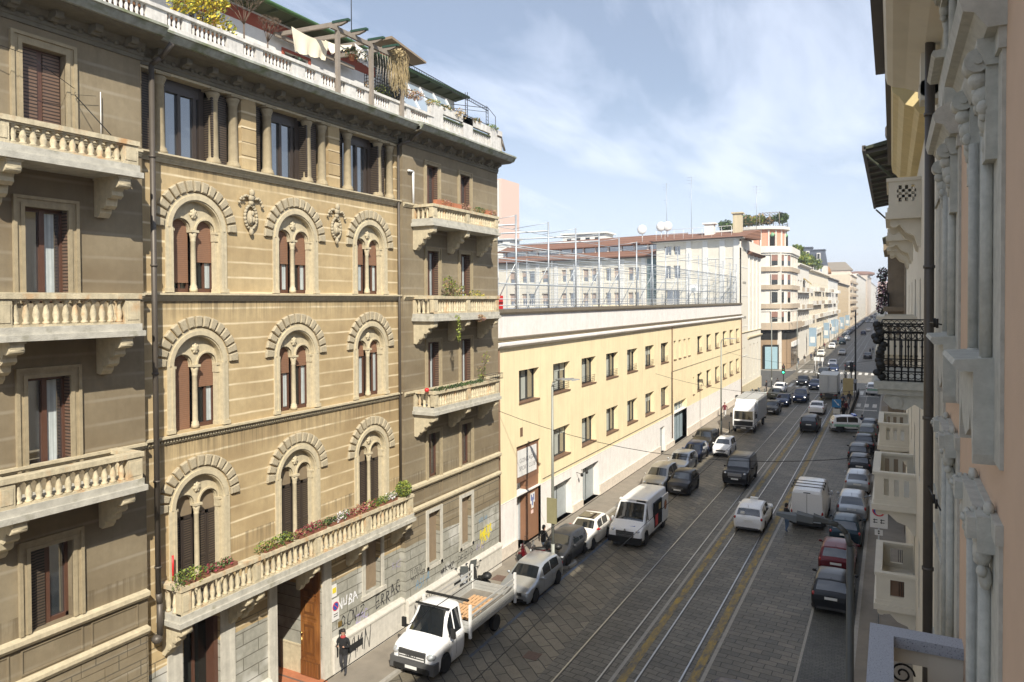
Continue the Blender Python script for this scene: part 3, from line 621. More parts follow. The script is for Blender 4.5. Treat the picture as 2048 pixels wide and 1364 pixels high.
# --- balconies
def bracket(b,u,wd,X,ztop,L,h):
    pr=[(0,0),(L,0),(L,-.07*h),(L*.98,-.2*h),(L*.86,-.27*h),(L*.74,-.25*h),(L*.70,-.34*h),(L*.72,-.44*h),(L*.62,-.52*h),(L*.50,-.5*h),(L*.48,-.6*h),(L*.46,-.7*h),(L*.36,-.78*h),(L*.26,-.76*h),(L*.24,-.88*h),(L*.14,-1.0*h),(0,-.97*h)]
    b.prism([(d,ztop+z) for d,z in pr],lambda a,d,z:(a,z,d),u-wd/2,u+wd/2)
    T=b.T; Xw=T(0,0,0)[0]; b.T=IDT
    b.tube((Xw+L*.90,u-wd*.56,ztop-.15*h),(Xw+L*.90,u+wd*.56,ztop-.15*h),h*.105,n=8); b.tube((Xw+L*.62,u-wd*.54,ztop-.40*h),(Xw+L*.62,u+wd*.54,ztop-.40*h),h*.07,n=8); b.tube((Xw+L*.36,u-wd*.54,ztop-.66*h),(Xw+L*.36,u+wd*.54,ztop-.66*h),h*.07,n=8); b.T=T
    b.box(u-wd*.6,u+wd*.6,ztop-.001,ztop+.05,0,L*1.03)
def balcony(X,Xo,u0,u1,zb,ztop,peds,pitch,brk,label=None):
    L=Xo-X; root=empty('balcony',LB); root.location=-Vector(wloc(LB))
    b=MB(LX(X)); b.box(u0-.1,u1+.1,zb,zb+.14,-.02,L+.06); b.box(u0-.04,u1+.04,zb+.14,zb+.32,-.02,L); 
    b.build('slab',[m_slab],root)
    b=MB(LX(X)); b.box(u0-.03,u1+.03,ztop-.12,ztop,L-.26,L+.02); b.box(u0-.03,u0+.22,ztop-.12,ztop,-.02,L-.26); b.box(u1-.22,u1+.03,ztop-.12,ztop,-.02,L-.26)
    b.box(u0+.0,u1-.0,ztop-.16,ztop-.12,L-.22,L-.03); b.build('handrail',[m_balc],root)
    b=MB(LX(X)); zp=zb+.32; zt=ztop-.16
    for p0,p1 in peds:
        b.box(p0,p1,zp,zt,L-.23,L-.02); b.box(p0+.05,p1-.05,zp+.1,zt-.08,L-.02,L-.005)
    b.box(u0,u0+.18,zp,zt,0,.12); b.box(u1-.18,u1,zp,zt,0,.12)
    b.box(u0,u1,zp,zp+.05,L-.22,L-.03)
    T=b.T; b.T=IDT; segs=[]
    for (a,c),(d,e) in zip(peds,peds[1:]): segs.append((c,d))
    for a,c in segs:
        n=max(1,int((c-a)/pitch)); 
        for i in range(n): baluster(b,(Xo-.125,a+(i+.5)*(c-a)/n),zp+.05,zt-zp-.05,.083,8)
    n=max(1,int((L-.4)/pitch))
    for i in range(n):
        for uu in (u0+.1,u1-.1): baluster(b,(X+.14+(i+.5)*(L-.4)/n,uu),zp+.0,zt-zp,.08,7)
    b.T=T; b.build('balustrade',[m_balc],root)
    b=MB(LX(X)); 
    for u,wd in brk: b.cut(); bracket(b,u,wd,X,zb-.05,L*.96,.95)
    b.build('bracket',[m_stone],root)
    return root
for zb,zt in ((17.2,18.13),(13.15,14.22),(9.15,10.16)):
    balcony(XS,-17.1,8.5,11.9,zb,zt,((8.5,8.85),(11.5,11.9)),.215,((8.95,.3),(11.55,.3)))
    balcony(XS,-17.1,25.32,31.0,zb,zt,((25.32,25.62),(28.0,28.3),(30.7,31.0)),.19,((25.5,.28),(28.2,.28),(30.85,.28)))
balcony(XC,-17.5,13.28,24.3,4.9,6.02,((13.28,13.62),(15.9,16.15),(18.6,18.85),(21.3,21.55),(24.0,24.3)),.225,((13.5,.3),(15.75,.22),(16.2,.22),(18.7,.22),(21.3,.22),(24.1,.28)))
# --- shields between the top arches
for cy in (16.7,20.76):
    b=MB(); X=XC+.02; zc=16.75
    n=20
    for k in range(n):
        a=2*PI*k/n; a2=2*PI*(k+1)/n
        b.tube((X+.04,cy+.24*math.cos(a),zc+.38*math.sin(a)),(X+.04,cy+.24*math.cos(a2),zc+.38*math.sin(a2)),.05,n=6)
    b.ball((X+.02,cy,zc-.02),.10,.15,.25,10,6); b.ball((X+.1,cy+.02,zc+.12),.06,.07,.09); b.ball((X+.1,cy-.05,zc-.1),.05,.05,.12); b.ball((X+.1,cy+.07,zc-.08),.05,.04,.1)
    b.ball((X+.06,cy,zc+.46),.08,.10,.10); b.ball((X+.08,cy,zc+.62),.09,.12,.12); b.ball((X+.1,cy,zc+.78),.09,.10,.13); b.ball((X+.06,cy,zc-.48),.07,.08,.12)
    rr=random.Random(5)
    for s in (-1,1):
        for k in range(7): b.ball((X+.06,cy+s*(.14+.055*k),zc+.66-.012*k*k*.5+rr.uniform(-.05,.05)),.05,.05+rr.random()*.02,.05,6,4)
    lpart(b,'carved_shield',[m_vous])
# --- downpipes
b=MB(); x=-18.06; b.tube((x,12.98,5.9),(x,12.98,20.55),.075,n=10); b.path([(x,12.98,20.55),(-17.75,13.05,20.72),(-17.35,13.1,21.05)],.07,8); b.path([(x,12.98,5.9),(-18.08,13.03,5.6),(-18.08,13.03,4.7)],.085,8); b.ball((-18.1,12.95,4.62),.16,.16,.13)
for z in (6.6,9,12,15,18): b.tube((x,12.98,z),(x,12.98,z+.06),.095,n=10)
lpart(b,'downpipe',m_pipe)
b=MB(); x=-18.3; b.tube((x,24.5,6.0),(x,24.5,20.55),.055,n=8); b.path([(x,24.5,20.55),(-17.9,24.8,20.75),(-17.4,24.9,21.1)],.06,8); lpart(b,'downpipe',[m_pipe])
b=MB(); x=-18.12; b.path([(x-.0,25.3,18.15),(x,25.3,19.55),(x,24.95,19.55)],.05,8); lpart(b,'vent_pipe',[m_white])
# small cables and rods on the near wing
b=MB(); b.path([(-18.1,11.55,18.15),(-18.1,11.55,19.45)],.012,5); lpart(b,'aerial_rod',m_white)
b=MB(); b.path([(-17.9,8.4,19.9),(-17.7,9.6,19.75),(-18.05,10.85,19.35)],.008,4); b.path([(-18.05,10.85,19.2),(-17.3,11.3,18.2)],.012,4); b.path([(-18.05,10.85,19.2),(-18.05,11.4,19.3)],.006,4); lpart(b,'washing_line_bracket',m_iron)
# wall lamp bracket cable, signs and graffiti
m_gb=mat('spray_black',(.02,.02,.025),.7,var=.3,vs=30); m_gw=mat('spray_white',(.75,.75,.78),.7,var=.1); m_gbl=mat('spray_blue',(.12,.28,.45),.7,var=.2); m_gy=mat('spray_yellow',(.70,.58,.04),.7,var=.1); m_gv=mat('spray_violet',(.34,.30,.48),.7,var=.2)
def onwall(X,u0,z0,rot=0): 
    c,s=math.cos(R(rot)),math.sin(R(rot)); return lambda x,y,z:(X+z,u0+x*c-y*s,z0+x*s+y*c)
SF={'A':[((0,0),(.3,1),(.45,1),(.65,0)),((.1,.4),(.6,.45))],'B':[((.1,0),(.1,1),(.5,.85),(.45,.6),(.12,.5),(.55,.4),(.5,.08),(.05,0))],'C':[((.6,.85),(.3,1),(.05,.6),(.1,.15),(.4,0),(.6,.2))],'D':[((.1,0),(.15,1),(.6,.7),(.55,.2),(.05,0))],'E':[((.6,.95),(.1,.95),(.05,.5),(.45,.52)),((.05,.5),(.08,.02),(.6,.05))],'G':[((.6,.85),(.3,1),(.02,.5),(.3,0),(.6,.2),(.6,.5),(.35,.5))],'I':[((.1,0),(.15,1))],'K':[((.1,0),(.1,1)),((.6,1),(.12,.5),(.65,0))],'M':[((0,0),(.1,1),(.32,.3),(.5,1),(.65,-.1))],'N':[((0,0),(.08,1),(.5,-.1),(.6,1.1))],'O':[((.3,1),(.05,.6),(.2,.05),(.5,.15),(.55,.7),(.25,1))],'R':[((.05,0),(.1,1),(.5,.85),(.4,.55),(.12,.5),(.6,-.1))],'S':[((.6,.9),(.2,1),(.1,.65),(.5,.4),(.45,.05),(0,.05))],'T':[((0,1),(.7,1)),((.35,1),(.3,-.1))],'U':[((.05,1),(.1,.1),(.5,.05),(.6,1))],'V':[((0,1),(.3,0),(.6,1.1))],'X':[((0,1),(.6,0)),((.6,1.1),(0,-.15))],'Z':[((.05,.95),(.6,1),(.0,.05),(.7,.0))],'2':[((.05,.8),(.35,1),(.55,.7),(0,0),(.7,.05))],'~':[((0,.4),(.2,.8),(.3,.1),(.5,.9),(.6,.1),(.8,.8))]}
def scrawl(word,size,u,z,X,m_,rot,sx,seed,wd=.035,nm='graffiti_tag',par=None):
    rd=random.Random(seed); b=MB(); f=onwall(X+.006,u,z,rot); x=-len(word)*.4*size*sx; k=0
    for ch in word:
        if ch==' ': x+=.5*size*sx; continue
        s1=size*rd.uniform(.8,1.2); dy=rd.uniform(-.1,.1)*size; tl=rd.uniform(-.1,.25)
        for st in SF[ch]:
            P=[Vector((x+(p+tl*q+rd.uniform(-.05,.05))*s1*sx,dy+(q-.5+rd.uniform(-.06,.06))*s1)) for p,q in st]
            Q=[P[0]]
            for a,c in zip(P,P[1:]):
                for t_ in (.33,.66,1): Q.append(a.lerp(c,t_)+Vector((rd.uniform(-.015,.015),rd.uniform(-.015,.015)))*size*2)
            for a,c in zip(Q,Q[1:]):
                d=(c-a); 
                if d.length<1e-4: continue
                n_=Vector((-d.y,d.x)).normalized()*wd*.5*rd.uniform(.6,1.3); e=d.normalized()*wd*.3; k+=1
                b.poly([f(a.x-e.x-n_.x,a.y-e.y-n_.y,k*3e-5),f(c.x+e.x-n_.x,c.y+e.y-n_.y,k*3e-5),f(c.x+e.x+n_.x,c.y+e.y+n_.y,k*3e-5),f(a.x-e.x+n_.x,a.y-e.y+n_.y,k*3e-5)])
        x+=.78*size*sx*rd.uniform(.85,1.1)
    o=b.build(nm,m_,par or LB); return o
for i_,(body,size,u,z,X,mt_,rot,sx,wd_) in enumerate((('NUBA',.34,21.35,2.55,XC,m_gw,3,1.1,.05),('OCN2',.50,21.6,1.85,XC,m_gb,-3,.9,.04),('SAMN',.72,21.5,.72,XC+.20,m_gb,4,.8,.045),('ERRAG',.52,23.75,1.85,XC,m_gb,5,.8,.045),
     ('NECX',.70,25.8,.78,XS+.16,m_gb,3,.7,.04),('TOGO',.24,25.45,2.35,XS,m_gb,3,1.0,.02),('MARTINEZ',.17,25.6,2.08,XS,m_gb,3,1.0,.018),('ASIA',.34,25.9,1.72,XS,m_gbl,5,1.0,.03),('~XK~Z',.28,27.9,1.62,XS,m_gb,2,1.1,.04),('DEZIO',.34,29.5,1.72,XS,m_gb,2,1.1,.025),('ONE',.3,30.9,1.75,XS,m_gv,2,1.2,.03),('A~XOR',.42,31.5,2.35,XS,m_gy,8,.8,.07),('XAZ~',.36,31.4,2.0,XS,m_gy,2,.9,.06),('ZAC',.32,22.15,1.62,XC,m_gv,4,1.1,.04),('~V~',.3,31.2,3.0,XS,m_gbl,0,1.3,.02),('SK2',.3,24.4,2.9,XC,m_gv,0,1,.02))):
    scrawl(body,size,u,z,X,mt_,rot,sx,i_+3,wd_)
b=MB(LX(XC)); b.box(20.36,20.62,2.95,3.42,.02,.04); b.box(20.39,20.59,3.1,3.3,.04,.045,1); lpart(b,'small_sign',[m_white,m_gy])
m_blue=mat('sign_blue',(.03,.08,.35),.4,var=0); m_redp=mat('sign_red',(.60,.03,.03),.4,var=0)
def noparking(b,cu,cz,r,d):
    for k,(rr,mm) in enumerate(((r,1),(r*.8,2))): b.prism([(cu+rr*math.cos(2*PI*i/24),cz+rr*math.sin(2*PI*i/24)) for i in range(24)],lambda a,p,q:(p,q,a),d,d+.004+.003*k,mm)
    b.prism([(cu-r*.62,cz+r*.50),(cu-r*.50,cz+r*.62),(cu+r*.62,cz-r*.50),(cu+r*.50,cz-r*.62)],lambda a,p,q:(p,q,a),d,d+.0105,1)
b=MB(LX(XC)); b.box(20.36,20.74,2.05,2.88,.02,.045,0); noparking(b,20.55,2.58,.17,.045); 
for k in range(2): b.box(20.44,20.66,2.2+.08*k,2.23+.08*k,.045,.048,3)
lpart(b,'no_parking_sign',[m_white,m_redp,m_blue,m_black])
b=MB(LX(XC)); b.box(20.7,20.88,1.72,1.92,.02,.05,0); b.box(20.74,20.9,1.38,1.6,.02,.05,1); lpart(b,'doorbell_plate',[mat('brass_plate',(.35,.24,.08),.4,metal=.7),m_dark])
# ================================================================ YELLOW SPORTS CLUB BUILDING
m_yelw=mat('yellow_render',(.82,.69,.44),.9,var=.08,vs=.8,bump=.2,bs=80,streak=.13,build=lambda t,b,P,base,col: mixc(t,mth(t,'MULTIPLY',mth(t,'MULTIPLY_ADD',noise(t,P,1.3,7,(2.5,2.5,.15),.7),5,-2.7,clamp=True),.28),base,(.42,.33,.19)))
m_ywb=mat('white_render',(.77,.735,.70),.9,var=.1,vs=2,streak=.12,build=lambda t,b,P,base,col: mixc(t,mth(t,'MULTIPLY',mth(t,'MULTIPLY_ADD',noise(t,P,.9,7,(1,1,.6),.7),4,-2.2,clamp=True),.4),base,(.45,.42,.36)))
m_sill=mat('brown_sill',(.17,.10,.06),.7,var=.2); m_alu=mat('dark_frame',(.05,.05,.045),.5)
m_brownp=mat('brown_panel',(.20,.105,.065),.6,var=.12,vs=4); m_grey=mat('grey_metal_door',(.34,.37,.38),.6,var=.15,vs=3)
YB=thing('sports_club_building',(-19,68,0),'long low yellow building with a white base and a caged court on its roof','building')
UP=[(35.7,38.3),(40.3,42.9),(44.9,47.5),(49.6,52.2),(54.3,56.9),(59.0,61.6),(63.7,66.2)]; NAR=[(68.0,68.9),(69.8,70.7),(71.7,72.6),(73.5,74.4)]
U2=[(77.4,79.8),(81.7,84.1),(86.2,88.6),(90.6,93.0),(94.8,97.2),(99.1,101.4)]
hol=[]
for a,c in UP+NAR+U2: hol.append((a,c,8.25,10.08,.5))
for a,c in UP[1:]+U2: hol.append((a,c,4.15,6.02,.5))
hol+=[(75.5,76.2,4.0,5.85,.3),(35.36,38.45,.12,5.85,.75),(40.1,43.1,.12,2.5,.45),(45.0,48.0,.12,2.6,.45),(63.4,64.9,.12,2.45,.3),(68.1,72.9,.12,4.05,.5)]
b=MB(LX(XC)); 
wall(b,33.0,102.8,3.1,13.3,[h for h in hol if h[3]>3.1],.5,0)
for h in hol:
    pass
lo=[(h[0],h[1],max(h[2],.0),min(h[3],3.1))+tuple(h[4:]) for h in hol if h[2]<3.1]
wall(b,33.0,102.8,0,3.1,lo,.5,1); b.box(33,102.8,3.06,3.1,-.01,.02,1)
b.T=LX(XC); b.box(33,102.8,11.9,13.32,-.02,.02,1)
b.poly([(102.8,0,0),(102.8,13.3,0),(102.8,13.3,-22),(102.8,0,-22)]); 
b.build('wall',[m_yelw,m_ywb],YB)
b=MB(); b.box(-42,-19.3,33,102.7,13.05,13.12,0); b.box(-19.3,-19.22,33,102.7,0,13.1,1); b.box(-20,-19.2,33.01,33.03,0,13,1); b.build('roof_deck',[m_steel,m_dark],YB)
b=MB(LX(XC)); moulding(b,33,102.85,[(0,11.42),(.12,11.46),(.30,11.60),(.30,11.72),(0,11.78)],0); moulding(b,33,102.85,[(0,11.85),(.16,11.9),(.16,12.0),(0,12.04)],1); moulding(b,33,102.85,[(-.6,13.3),(.14,13.3),(.16,13.38),(.12,13.55),(-.6,13.55)],1)
b.build('string_course',[m_ywb,mat('lead_coping',(.14,.115,.08),.7,var=.2)],YB)
b=MB(LX(XC)); [(b.cut(),b.box(p,q,.1,e,-.02,.10)) for p,q,e in ((33,35.3,.75),(48.1,63.3,.85),(43.2,44.9,.6),(65,68,.6),(73,102.8,.9))]
b.build('plinth',[mat('pinkish_plinth',(.62,.55,.47),.85,var=.2,vs=4)],YB)
m_slat=mat('pale_blind',(.40,.42,.38),.6,var=.1)
def ywin(a,c,z0,z1,rail,kind):
    b=MB(LX(XC)); b.box(a,c,z0,z1,-.46,-.42,1); n=3 if kind=='w' else 1
    for k in range(n+1): u=a+(c-a)*k/n; b.box(max(a,u-.04),min(c,u+.04),z0,z1,-.42,-.36,0)
    b.box(a,c,z0,z0+.07,-.42,-.36,0); b.box(a,c,z1-.07,z1,-.42,-.36,0)
    o=b.build('window',[m_alu,m_glass],YB)
    if kind=='w':
        b=MB(LX(XC)); b.box(a+.1,a+.1+(c-a)*.24,z0+.1,z1-.1,-.415,-.405); b.box(a+(c-a)*.40,a+(c-a)*.60,z0+.1,z1-.1,-.415,-.405); b.build('blind',m_slat,o)
    if kind=='w' and int(a*3)%3==0: b=MB(LX(XC)); b.box(a+.05,c-.05,z1-.07-.25*(1+int(a)%3),z1-.07,-.40,-.39); b.build('roller_blind',m_slat,o)
    b=MB(LX(XC)); b.box(a-.03,c+.03,z0-.07,z0+.012,-.40,.05); b.build('sill',m_sill,o)
    if rail:
        b=MB(LX(XC))
        for k in range(4): b.box(a,c,z0+.15+.13*k,z0+.17+.13*k,-.06,-.04)
        b.build('guard_rail',m_iron,o)
for i,(a,c) in enumerate(UP): ywin(a,c,8.25,10.08,i>0,'w')
for a,c in NAR: ywin(a,c,8.25,10.08,False,'n')
for a,c in U2: ywin(a,c,8.25,10.08,True,'n')
for i,(a,c) in enumerate(UP[1:]): ywin(a,c,4.15,6.02,False,'w')
for a,c in U2: ywin(a,c,4.15,6.02,True,'n')
ywin(75.5,76.2,4.0,5.85,False,'n')
b=MB(LX(XC)); b.box(63.4,64.9,.12,2.45,-.29,-.26,0)
for a,c,z in ((40.1,43.1,2.5),(45,48,2.6)): b.cut(); b.box(a,c,.12,z,-.44,-.40,0); b.box((a+c)/2-.02,(a+c)/2+.02,.12,z,-.40,-.38,2); b.box(a,c,z-.06,z,-.4,-.02,2)
b.cut(); b.box(68.1,72.9,.12,4.05,-.49,-.45,1)
for k in range(1,4): b.box(68.1+k*1.2-.02,68.1+k*1.2+.02,.12,4.05,-.45,-.43,2)
b.box(68.1,72.9,2.9,2.95,-.45,-.43,2)
for k in range(4):
    b.box(68.35+k*1.2,69.05+k*1.2,3.1,3.75,-.45,-.44,3)
b.build('door',[m_grey,mat('bluegrey_gate',(.26,.33,.37),.6,var=.2,vs=2),m_dark,m_slat],YB)
b=MB(LX(XC)); b.box(35.36,38.45,3.72,5.85,-.5,-.14,0); b.box(36.95,38.45,.12,3.72,-.72,-.16,1); b.box(35.36,36.95,.12,3.72,-.74,-.70,2); b.box(36.0,36.06,.12,3.7,-.70,-.66,3); b.box(35.36,35.42,.12,3.7,-.70,-.6,3); b.box(36.88,36.95,.12,3.7,-.70,-.6,3)
b.build('entrance_door',[m_brownp,mat('brown_panel_light',(.25,.13,.075),.6,var=.08),m_white,m_steel],YB)
b=MB(LX(XC)); b.box(35.72,38.1,4.05,5.55,-.14,-.10,0); b.box(36.78,36.8,3.75,5.8,-.10,-.095,1); sg=b.build('sign_board',[m_white,m_dark],YB)
text('GONZAGA',.36,lambda x,y,z:(XC-.094,36.85+x,4.92+y),'lettering',mat('sign_grey',(.25,.24,.24),.6,var=0),sg,sx=1.05)
text('SPORT CLUB',.36,lambda x,y,z:(XC-.094,36.9+x,4.48+y),'lettering',MATS['sign_grey'],sg,sx=1.0)
b=MB(LX(XC)); 
b.box(37.35,37.95,2.15,2.75,-.16,-.152,0); b.box(37.5,37.8,1.85,2.15,-.16,-.152,0)
for (p,q,e,f) in ((37.45,37.55,2.3,2.65),(37.75,37.85,2.3,2.65),(37.6,37.7,2.0,2.5)): b.box(p,q,e,f,-.152,-.148,1)
b.box(37.45,37.75,1.55,1.75,-.16,-.15,2); b.build('sticker',[m_white,m_blue,mat('pale_pink',(.75,.55,.5),.7)],YB)
for zz,s in ((1.8,.5),(1.2,.45),(2.4,.4)): text('SK' if zz<2 else 'ZU',s,lambda x,y,z,zz=zz:(XC-.694,36.1+x*.9,zz+y),'graffiti_tag',m_gb,YB,bold=.015,shear=.4)
b=MB(LX(XC)); b.box(35.8,36.1,6.35,6.85,-.01,.02); b.build('vent_grille',m_sill,YB)
b=MB(LX(XC)); 
b.T=IDT
for u in (43.9,44.75): b.cut(); b.tube((XC,u,2.62),(XC+.35,u,2.55),.02,n=6); b.ball((XC+.4,u,2.5),.11,.11,.13)
b.build('wall_lamp',m_iron,YB)
# fittings on the long wall
b=MB(); b.tube((XC+.08,33.25,.1),(XC+.08,33.25,11.4),.055,n=8); b.cut(); b.tube((XC+.08,67.2,.9),(XC+.08,67.2,11.4),.05,n=8); b.cut(); b.tube((XC+.08,102.6,.9),(XC+.08,102.6,11.4),.06,n=8); b.build('downpipe',m_sill,YB)
b=MB(); b.path([(XC+.03,38.7,3.35),(XC+.03,67.1,3.35),(XC+.03,67.1,7.2),(XC+.03,102,7.2)],.018,5); b.build('cable',m_alu,YB)
b=MB()
for k,(u,z) in enumerate(((53.0,1.55),(53.9,1.6),(58.2,1.0),(60.6,1.1),(61.9,1.2))): b.cut(); b.box(u,u+.28,z,z+.42,-.01,.03)
b.build('vent_grille',mat('tan_vent',(.42,.36,.24),.7),YB)
# court cage
m_rope=m_steel
b=MB()
ys=[36.0+4.33*i for i in range(16)]
cg=empty('court_cage',YB); cg.location=-Vector(wloc(YB))
for i,y in enumerate(ys):
    b=MB(); r=.085 if i<8 else .07
    b.tube((-18.75,y,13.1),(-18.75,y,18.85),r*.68,n=8); b.path([(-18.75,y,18.8),(-21.2,y,18.55)],.018,5); b.path([(-18.75,y,16.2),(-20.4,y,13.2)],.03,5); b.build('post',m_steel,cg)
b=MB()
for z,r in ((18.0,.02),(17.1,.04),(16.3,.03),(15.6,.018),(14.95,.04),(14.1,.025),(17.0,.02),(16.7,.015)): b.tube((-18.75,34,z),(-18.75,101,z),r,n=6)
b.tube((-18.75,34,13.75),(-18.75,101,13.75),.03,n=6)
for y in ys[:4]: b.tube((-18.75,y,18.3),(-33,y,18.3),.05,n=6)
b.build('rail',m_steel,cg)
b=MB()
for i in range(28): 
    y=35+2.4*i; b.tube((-33,y,13.1),(-33,y,17.8),.035,n=6)
    if i%2: b.tube((-26,y,13.1),(-26,y,17.4),.03,n=6); b.tube((-26,y,17.4),(-18.8,y,17.1),.02,n=4)
for k in range(9): b.tube((-32+1.6*k,101.0,13.1),(-32+1.6*k,101.0,18.2),.035,n=6)
for z in (14.2,15.6,17.0,17.8): b.tube((-33,34,z),(-33,101,z),.025,n=5); b.tube((-33,101,z),(-18.8,101,z),.025,n=5)
for k in range(3): b.tube((-18.75,101-0,17-1.4*k),(-18.8-.05,92+3*k,13.2),.04,n=6)
b.build('rear_frame',m_steel,cg)
m_net=bpy.data.materials.new('court_net'); m_net.use_nodes=True; t=m_net.node_tree; t.nodes.clear(); MATS['court_net']=m_net
_tc=N(t,'ShaderNodeTexCoord'); x_,y_,z_=sep(t,_tc.outputs['Object'])
gy=mth(t,'LESS_THAN',mth(t,'ABSOLUTE',mth(t,'SUBTRACT',mth(t,'FRACT',mth(t,'MULTIPLY',y_,5)),.5)),.045); gz=mth(t,'LESS_THAN',mth(t,'ABSOLUTE',mth(t,'SUBTRACT',mth(t,'FRACT',mth(t,'MULTIPLY',z_,5)),.5)),.045)
tr=N(t,'ShaderNodeBsdfTransparent'); df=N(t,'ShaderNodeBsdfDiffuse'); df.inputs[0].default_value=(.35,.40,.42,1); ms=N(t,'ShaderNodeMixShader'); t.links.new(mth(t,'MULTIPLY',mth(t,'MAXIMUM',gy,gz),.8),ms.inputs[0]); t.links.new(tr.outputs[0],ms.inputs[1]); t.links.new(df.outputs[0],ms.inputs[2]); om=N(t,'ShaderNodeOutputMaterial'); t.links.new(ms.outputs[0],om.inputs[0])
b=MB(); b.poly([(-18.9,36,13.6),(-18.9,101,13.6),(-18.9,101,17.0),(-18.9,36,17.0)]); b.build('net',m_net,cg)
b=MB(LX(-18.6)); 
u=36
while u<101: b.box(u-.012,u+.012,13.5,14.1,-.3,-.28); u+=.28
b.build('guard_rail',m_white,cg)
# basketball hoop
bh=thing('basketball_hoop',(-24,100,13.1),'white basketball backboard on a frame inside the roof court cage','basketball hoop')
b=MB(); b.box(-25.0,-23.2,99.0,99.06,15.0,16.15,0); b.box(-24.4,-23.8,98.98,99.0,15.2,15.65,1); bb=b.build('backboard',[m_white,m_grey],bh)
b=MB(); b.path([(-24.1,99.1,15.4),(-24.1,100.4,13.2)],.06,6); b.path([(-24.1,99.1,15.1),(-24.1,100.0,13.2)],.04,6); b.lathe([(.23,15.2),(.25,15.2),(.25,15.22),(.23,15.22)],(-24.1,98.7,0),12); b.build('support',m_steel,bh)
b=MB(); b.box(-20.3,-19.6,35.4,36.0,13.1,14.3,0); tag(b.build('vending_cabinet',m_redp),'small red cabinet at the near end of the roof court','cabinet')

# ================================================================ SCHOOL
SC=thing('school_building',(-30,104,0),'cream school block with brown tiled roofs behind the roof court','building')
ang=R(79); DV=Vector((-math.sin(ang),math.cos(ang),0)); NV=Vector((-DV.y,DV.x,0))*1.0
if NV.y>0: NV=-NV
SO=Vector((-18.45,101.7,0))
def SP(off=0): return lambda u,z,d: tuple(SO+DV*u+NV*(d-off)+Vector((0,0,z)))
m_school=mat('cream_render',(.68,.635,.54),.9,var=.07,vs=1.5,streak=.06); m_schw=mat('school_white',(.70,.685,.645),.9,var=.06); m_tile=mat('brown_roof_tiles',(.23,.115,.075),.9,var=.2,vs=2,build=lambda t,b,P,base,col: mixc(t,mth(t,'GREATER_THAN',mth(t,'FRACT',mth(t,'MULTIPLY',sep(t,P)[2],2.2)),.5),base,(.17,.085,.055)))
b=MB(SP()); gh=[(10.2,11.3,20.5,21.85,.3),(8.8,9.85,20.5,21.85,.3),(10.3,11.3,17.1,19.0,.3),(8.8,9.85,17.1,19.0,.3),(8.9,11.1,13.3,15.5,.3)]
wall(b,0,12.6,0,22.5,gh,.3,0)
for u in (2.1,4.6,7.1,1.0-.9): b.box(u,u+.75,13,22.4,0,.10,1)
b.box(0,12.6,19.7,19.8,0,.05,1); b.box(7.9,12.6,16.6,16.7,0,.05,1)
b.poly([(12.6,13,0),(12.6,22.5,0),(12.6,22.5,-1.6),(12.6,13,-1.6)])
b.T=LX(XC); 
sh_=[]
for k in range(3):
    sh_+= [(109.6+k*3.3,110.35+k*3.3,10.2,20.2,.25),(109.5+k*3.3,110.4+k*3.3,2.6,7.4,.3)]
sh_.append((103.6,104.3,2.8,7.2,.25)); sh_.append((105.2,105.9,2.8,7.2,.25))
wall(b,102.82,119.6,0,22.5,[h for h in sh_ if True],.25,0)
for k in range(4): b.box(108.4+k*3.3,109.0+k*3.3,9.4,20.6,0,.14,1)
for z in (6,10.2,14.5,18.5): b.box(103,107.6,z,z+.12,0,.04,1)
for z in (20.8,16.2,11.3): 
    for k in range(3): b.box(104.0+k*1.0,104.45+k*1.0,z,z+.35,-.01,.012,2)
b.poly([(119.6,0,0),(119.6,21,0),(119.6,21,-25),(119.6,0,-25)])
b.build('wall',[m_school,m_schw,m_dark],SC)
b=MB(LX(XC)); moulding(b,107.6,119.65,[(0,8.2),(.15,8.3),(.3,8.5),(.3,8.6),(0,8.65)],0); moulding(b,102.82,119.65,[(0,9.25),(.1,9.3),(.18,9.4),(0,9.45)],0); b.box(102.82,119.6,0,1.9,0,.12,0); b.build('string_course',[m_stone],SC)
b=MB(LX(XC)); moulding(b,107.6,120.1,[(0,20.5),(.6,20.7),(.75,20.85),(-3,22.3),(-3,20.5)],0)
b.build('roof',[m_tile],SC)
b=MB(SP()); 
b.prism([(.75,22.45),(.8,22.6),(-6,24.0),(-6,22.5)],lambda a,d,z:(a,z,d),-.75,13.0,0); b.prism([(.76,22.40),(.82,22.44),(.82,22.60),(.76,22.60)],lambda a,d,z:(a,z,d),-.77,13.02,1)
b.prism([(.0,22.35),(.72,22.40),(.72,22.44),(0,22.44)],lambda a,d,z:(a,z,d),-.70,13.0,2)
b.build('roof',[m_tile,m_dwood,m_schw],SC)
for (a,c,z0,z1,*_) in gh:
    b=MB(SP()); b.box(a,c,z0,z1,-.3,-.26,1); b.box((a+c)/2-.04,(a+c)/2+.04,z0,z1,-.26,-.2,0); b.box(a,c,z0,z0+.08,-.26,-.2,0); b.box(a,c,z1-.08,z1,-.26,-.2,0); b.build('window',[m_schw,m_glass],SC)
b=MB(LX(XC))
for h in sh_: b.box(h[0],h[1],h[2],h[3],-.24,-.2,0)
for k in range(3):
    for z in (11.6,13.8,16,18): b.box(109.6+k*3.3,110.35+k*3.3,z,z+.5,-.2,-.12,1)
b.build('window',[m_glassd,m_school],SC)
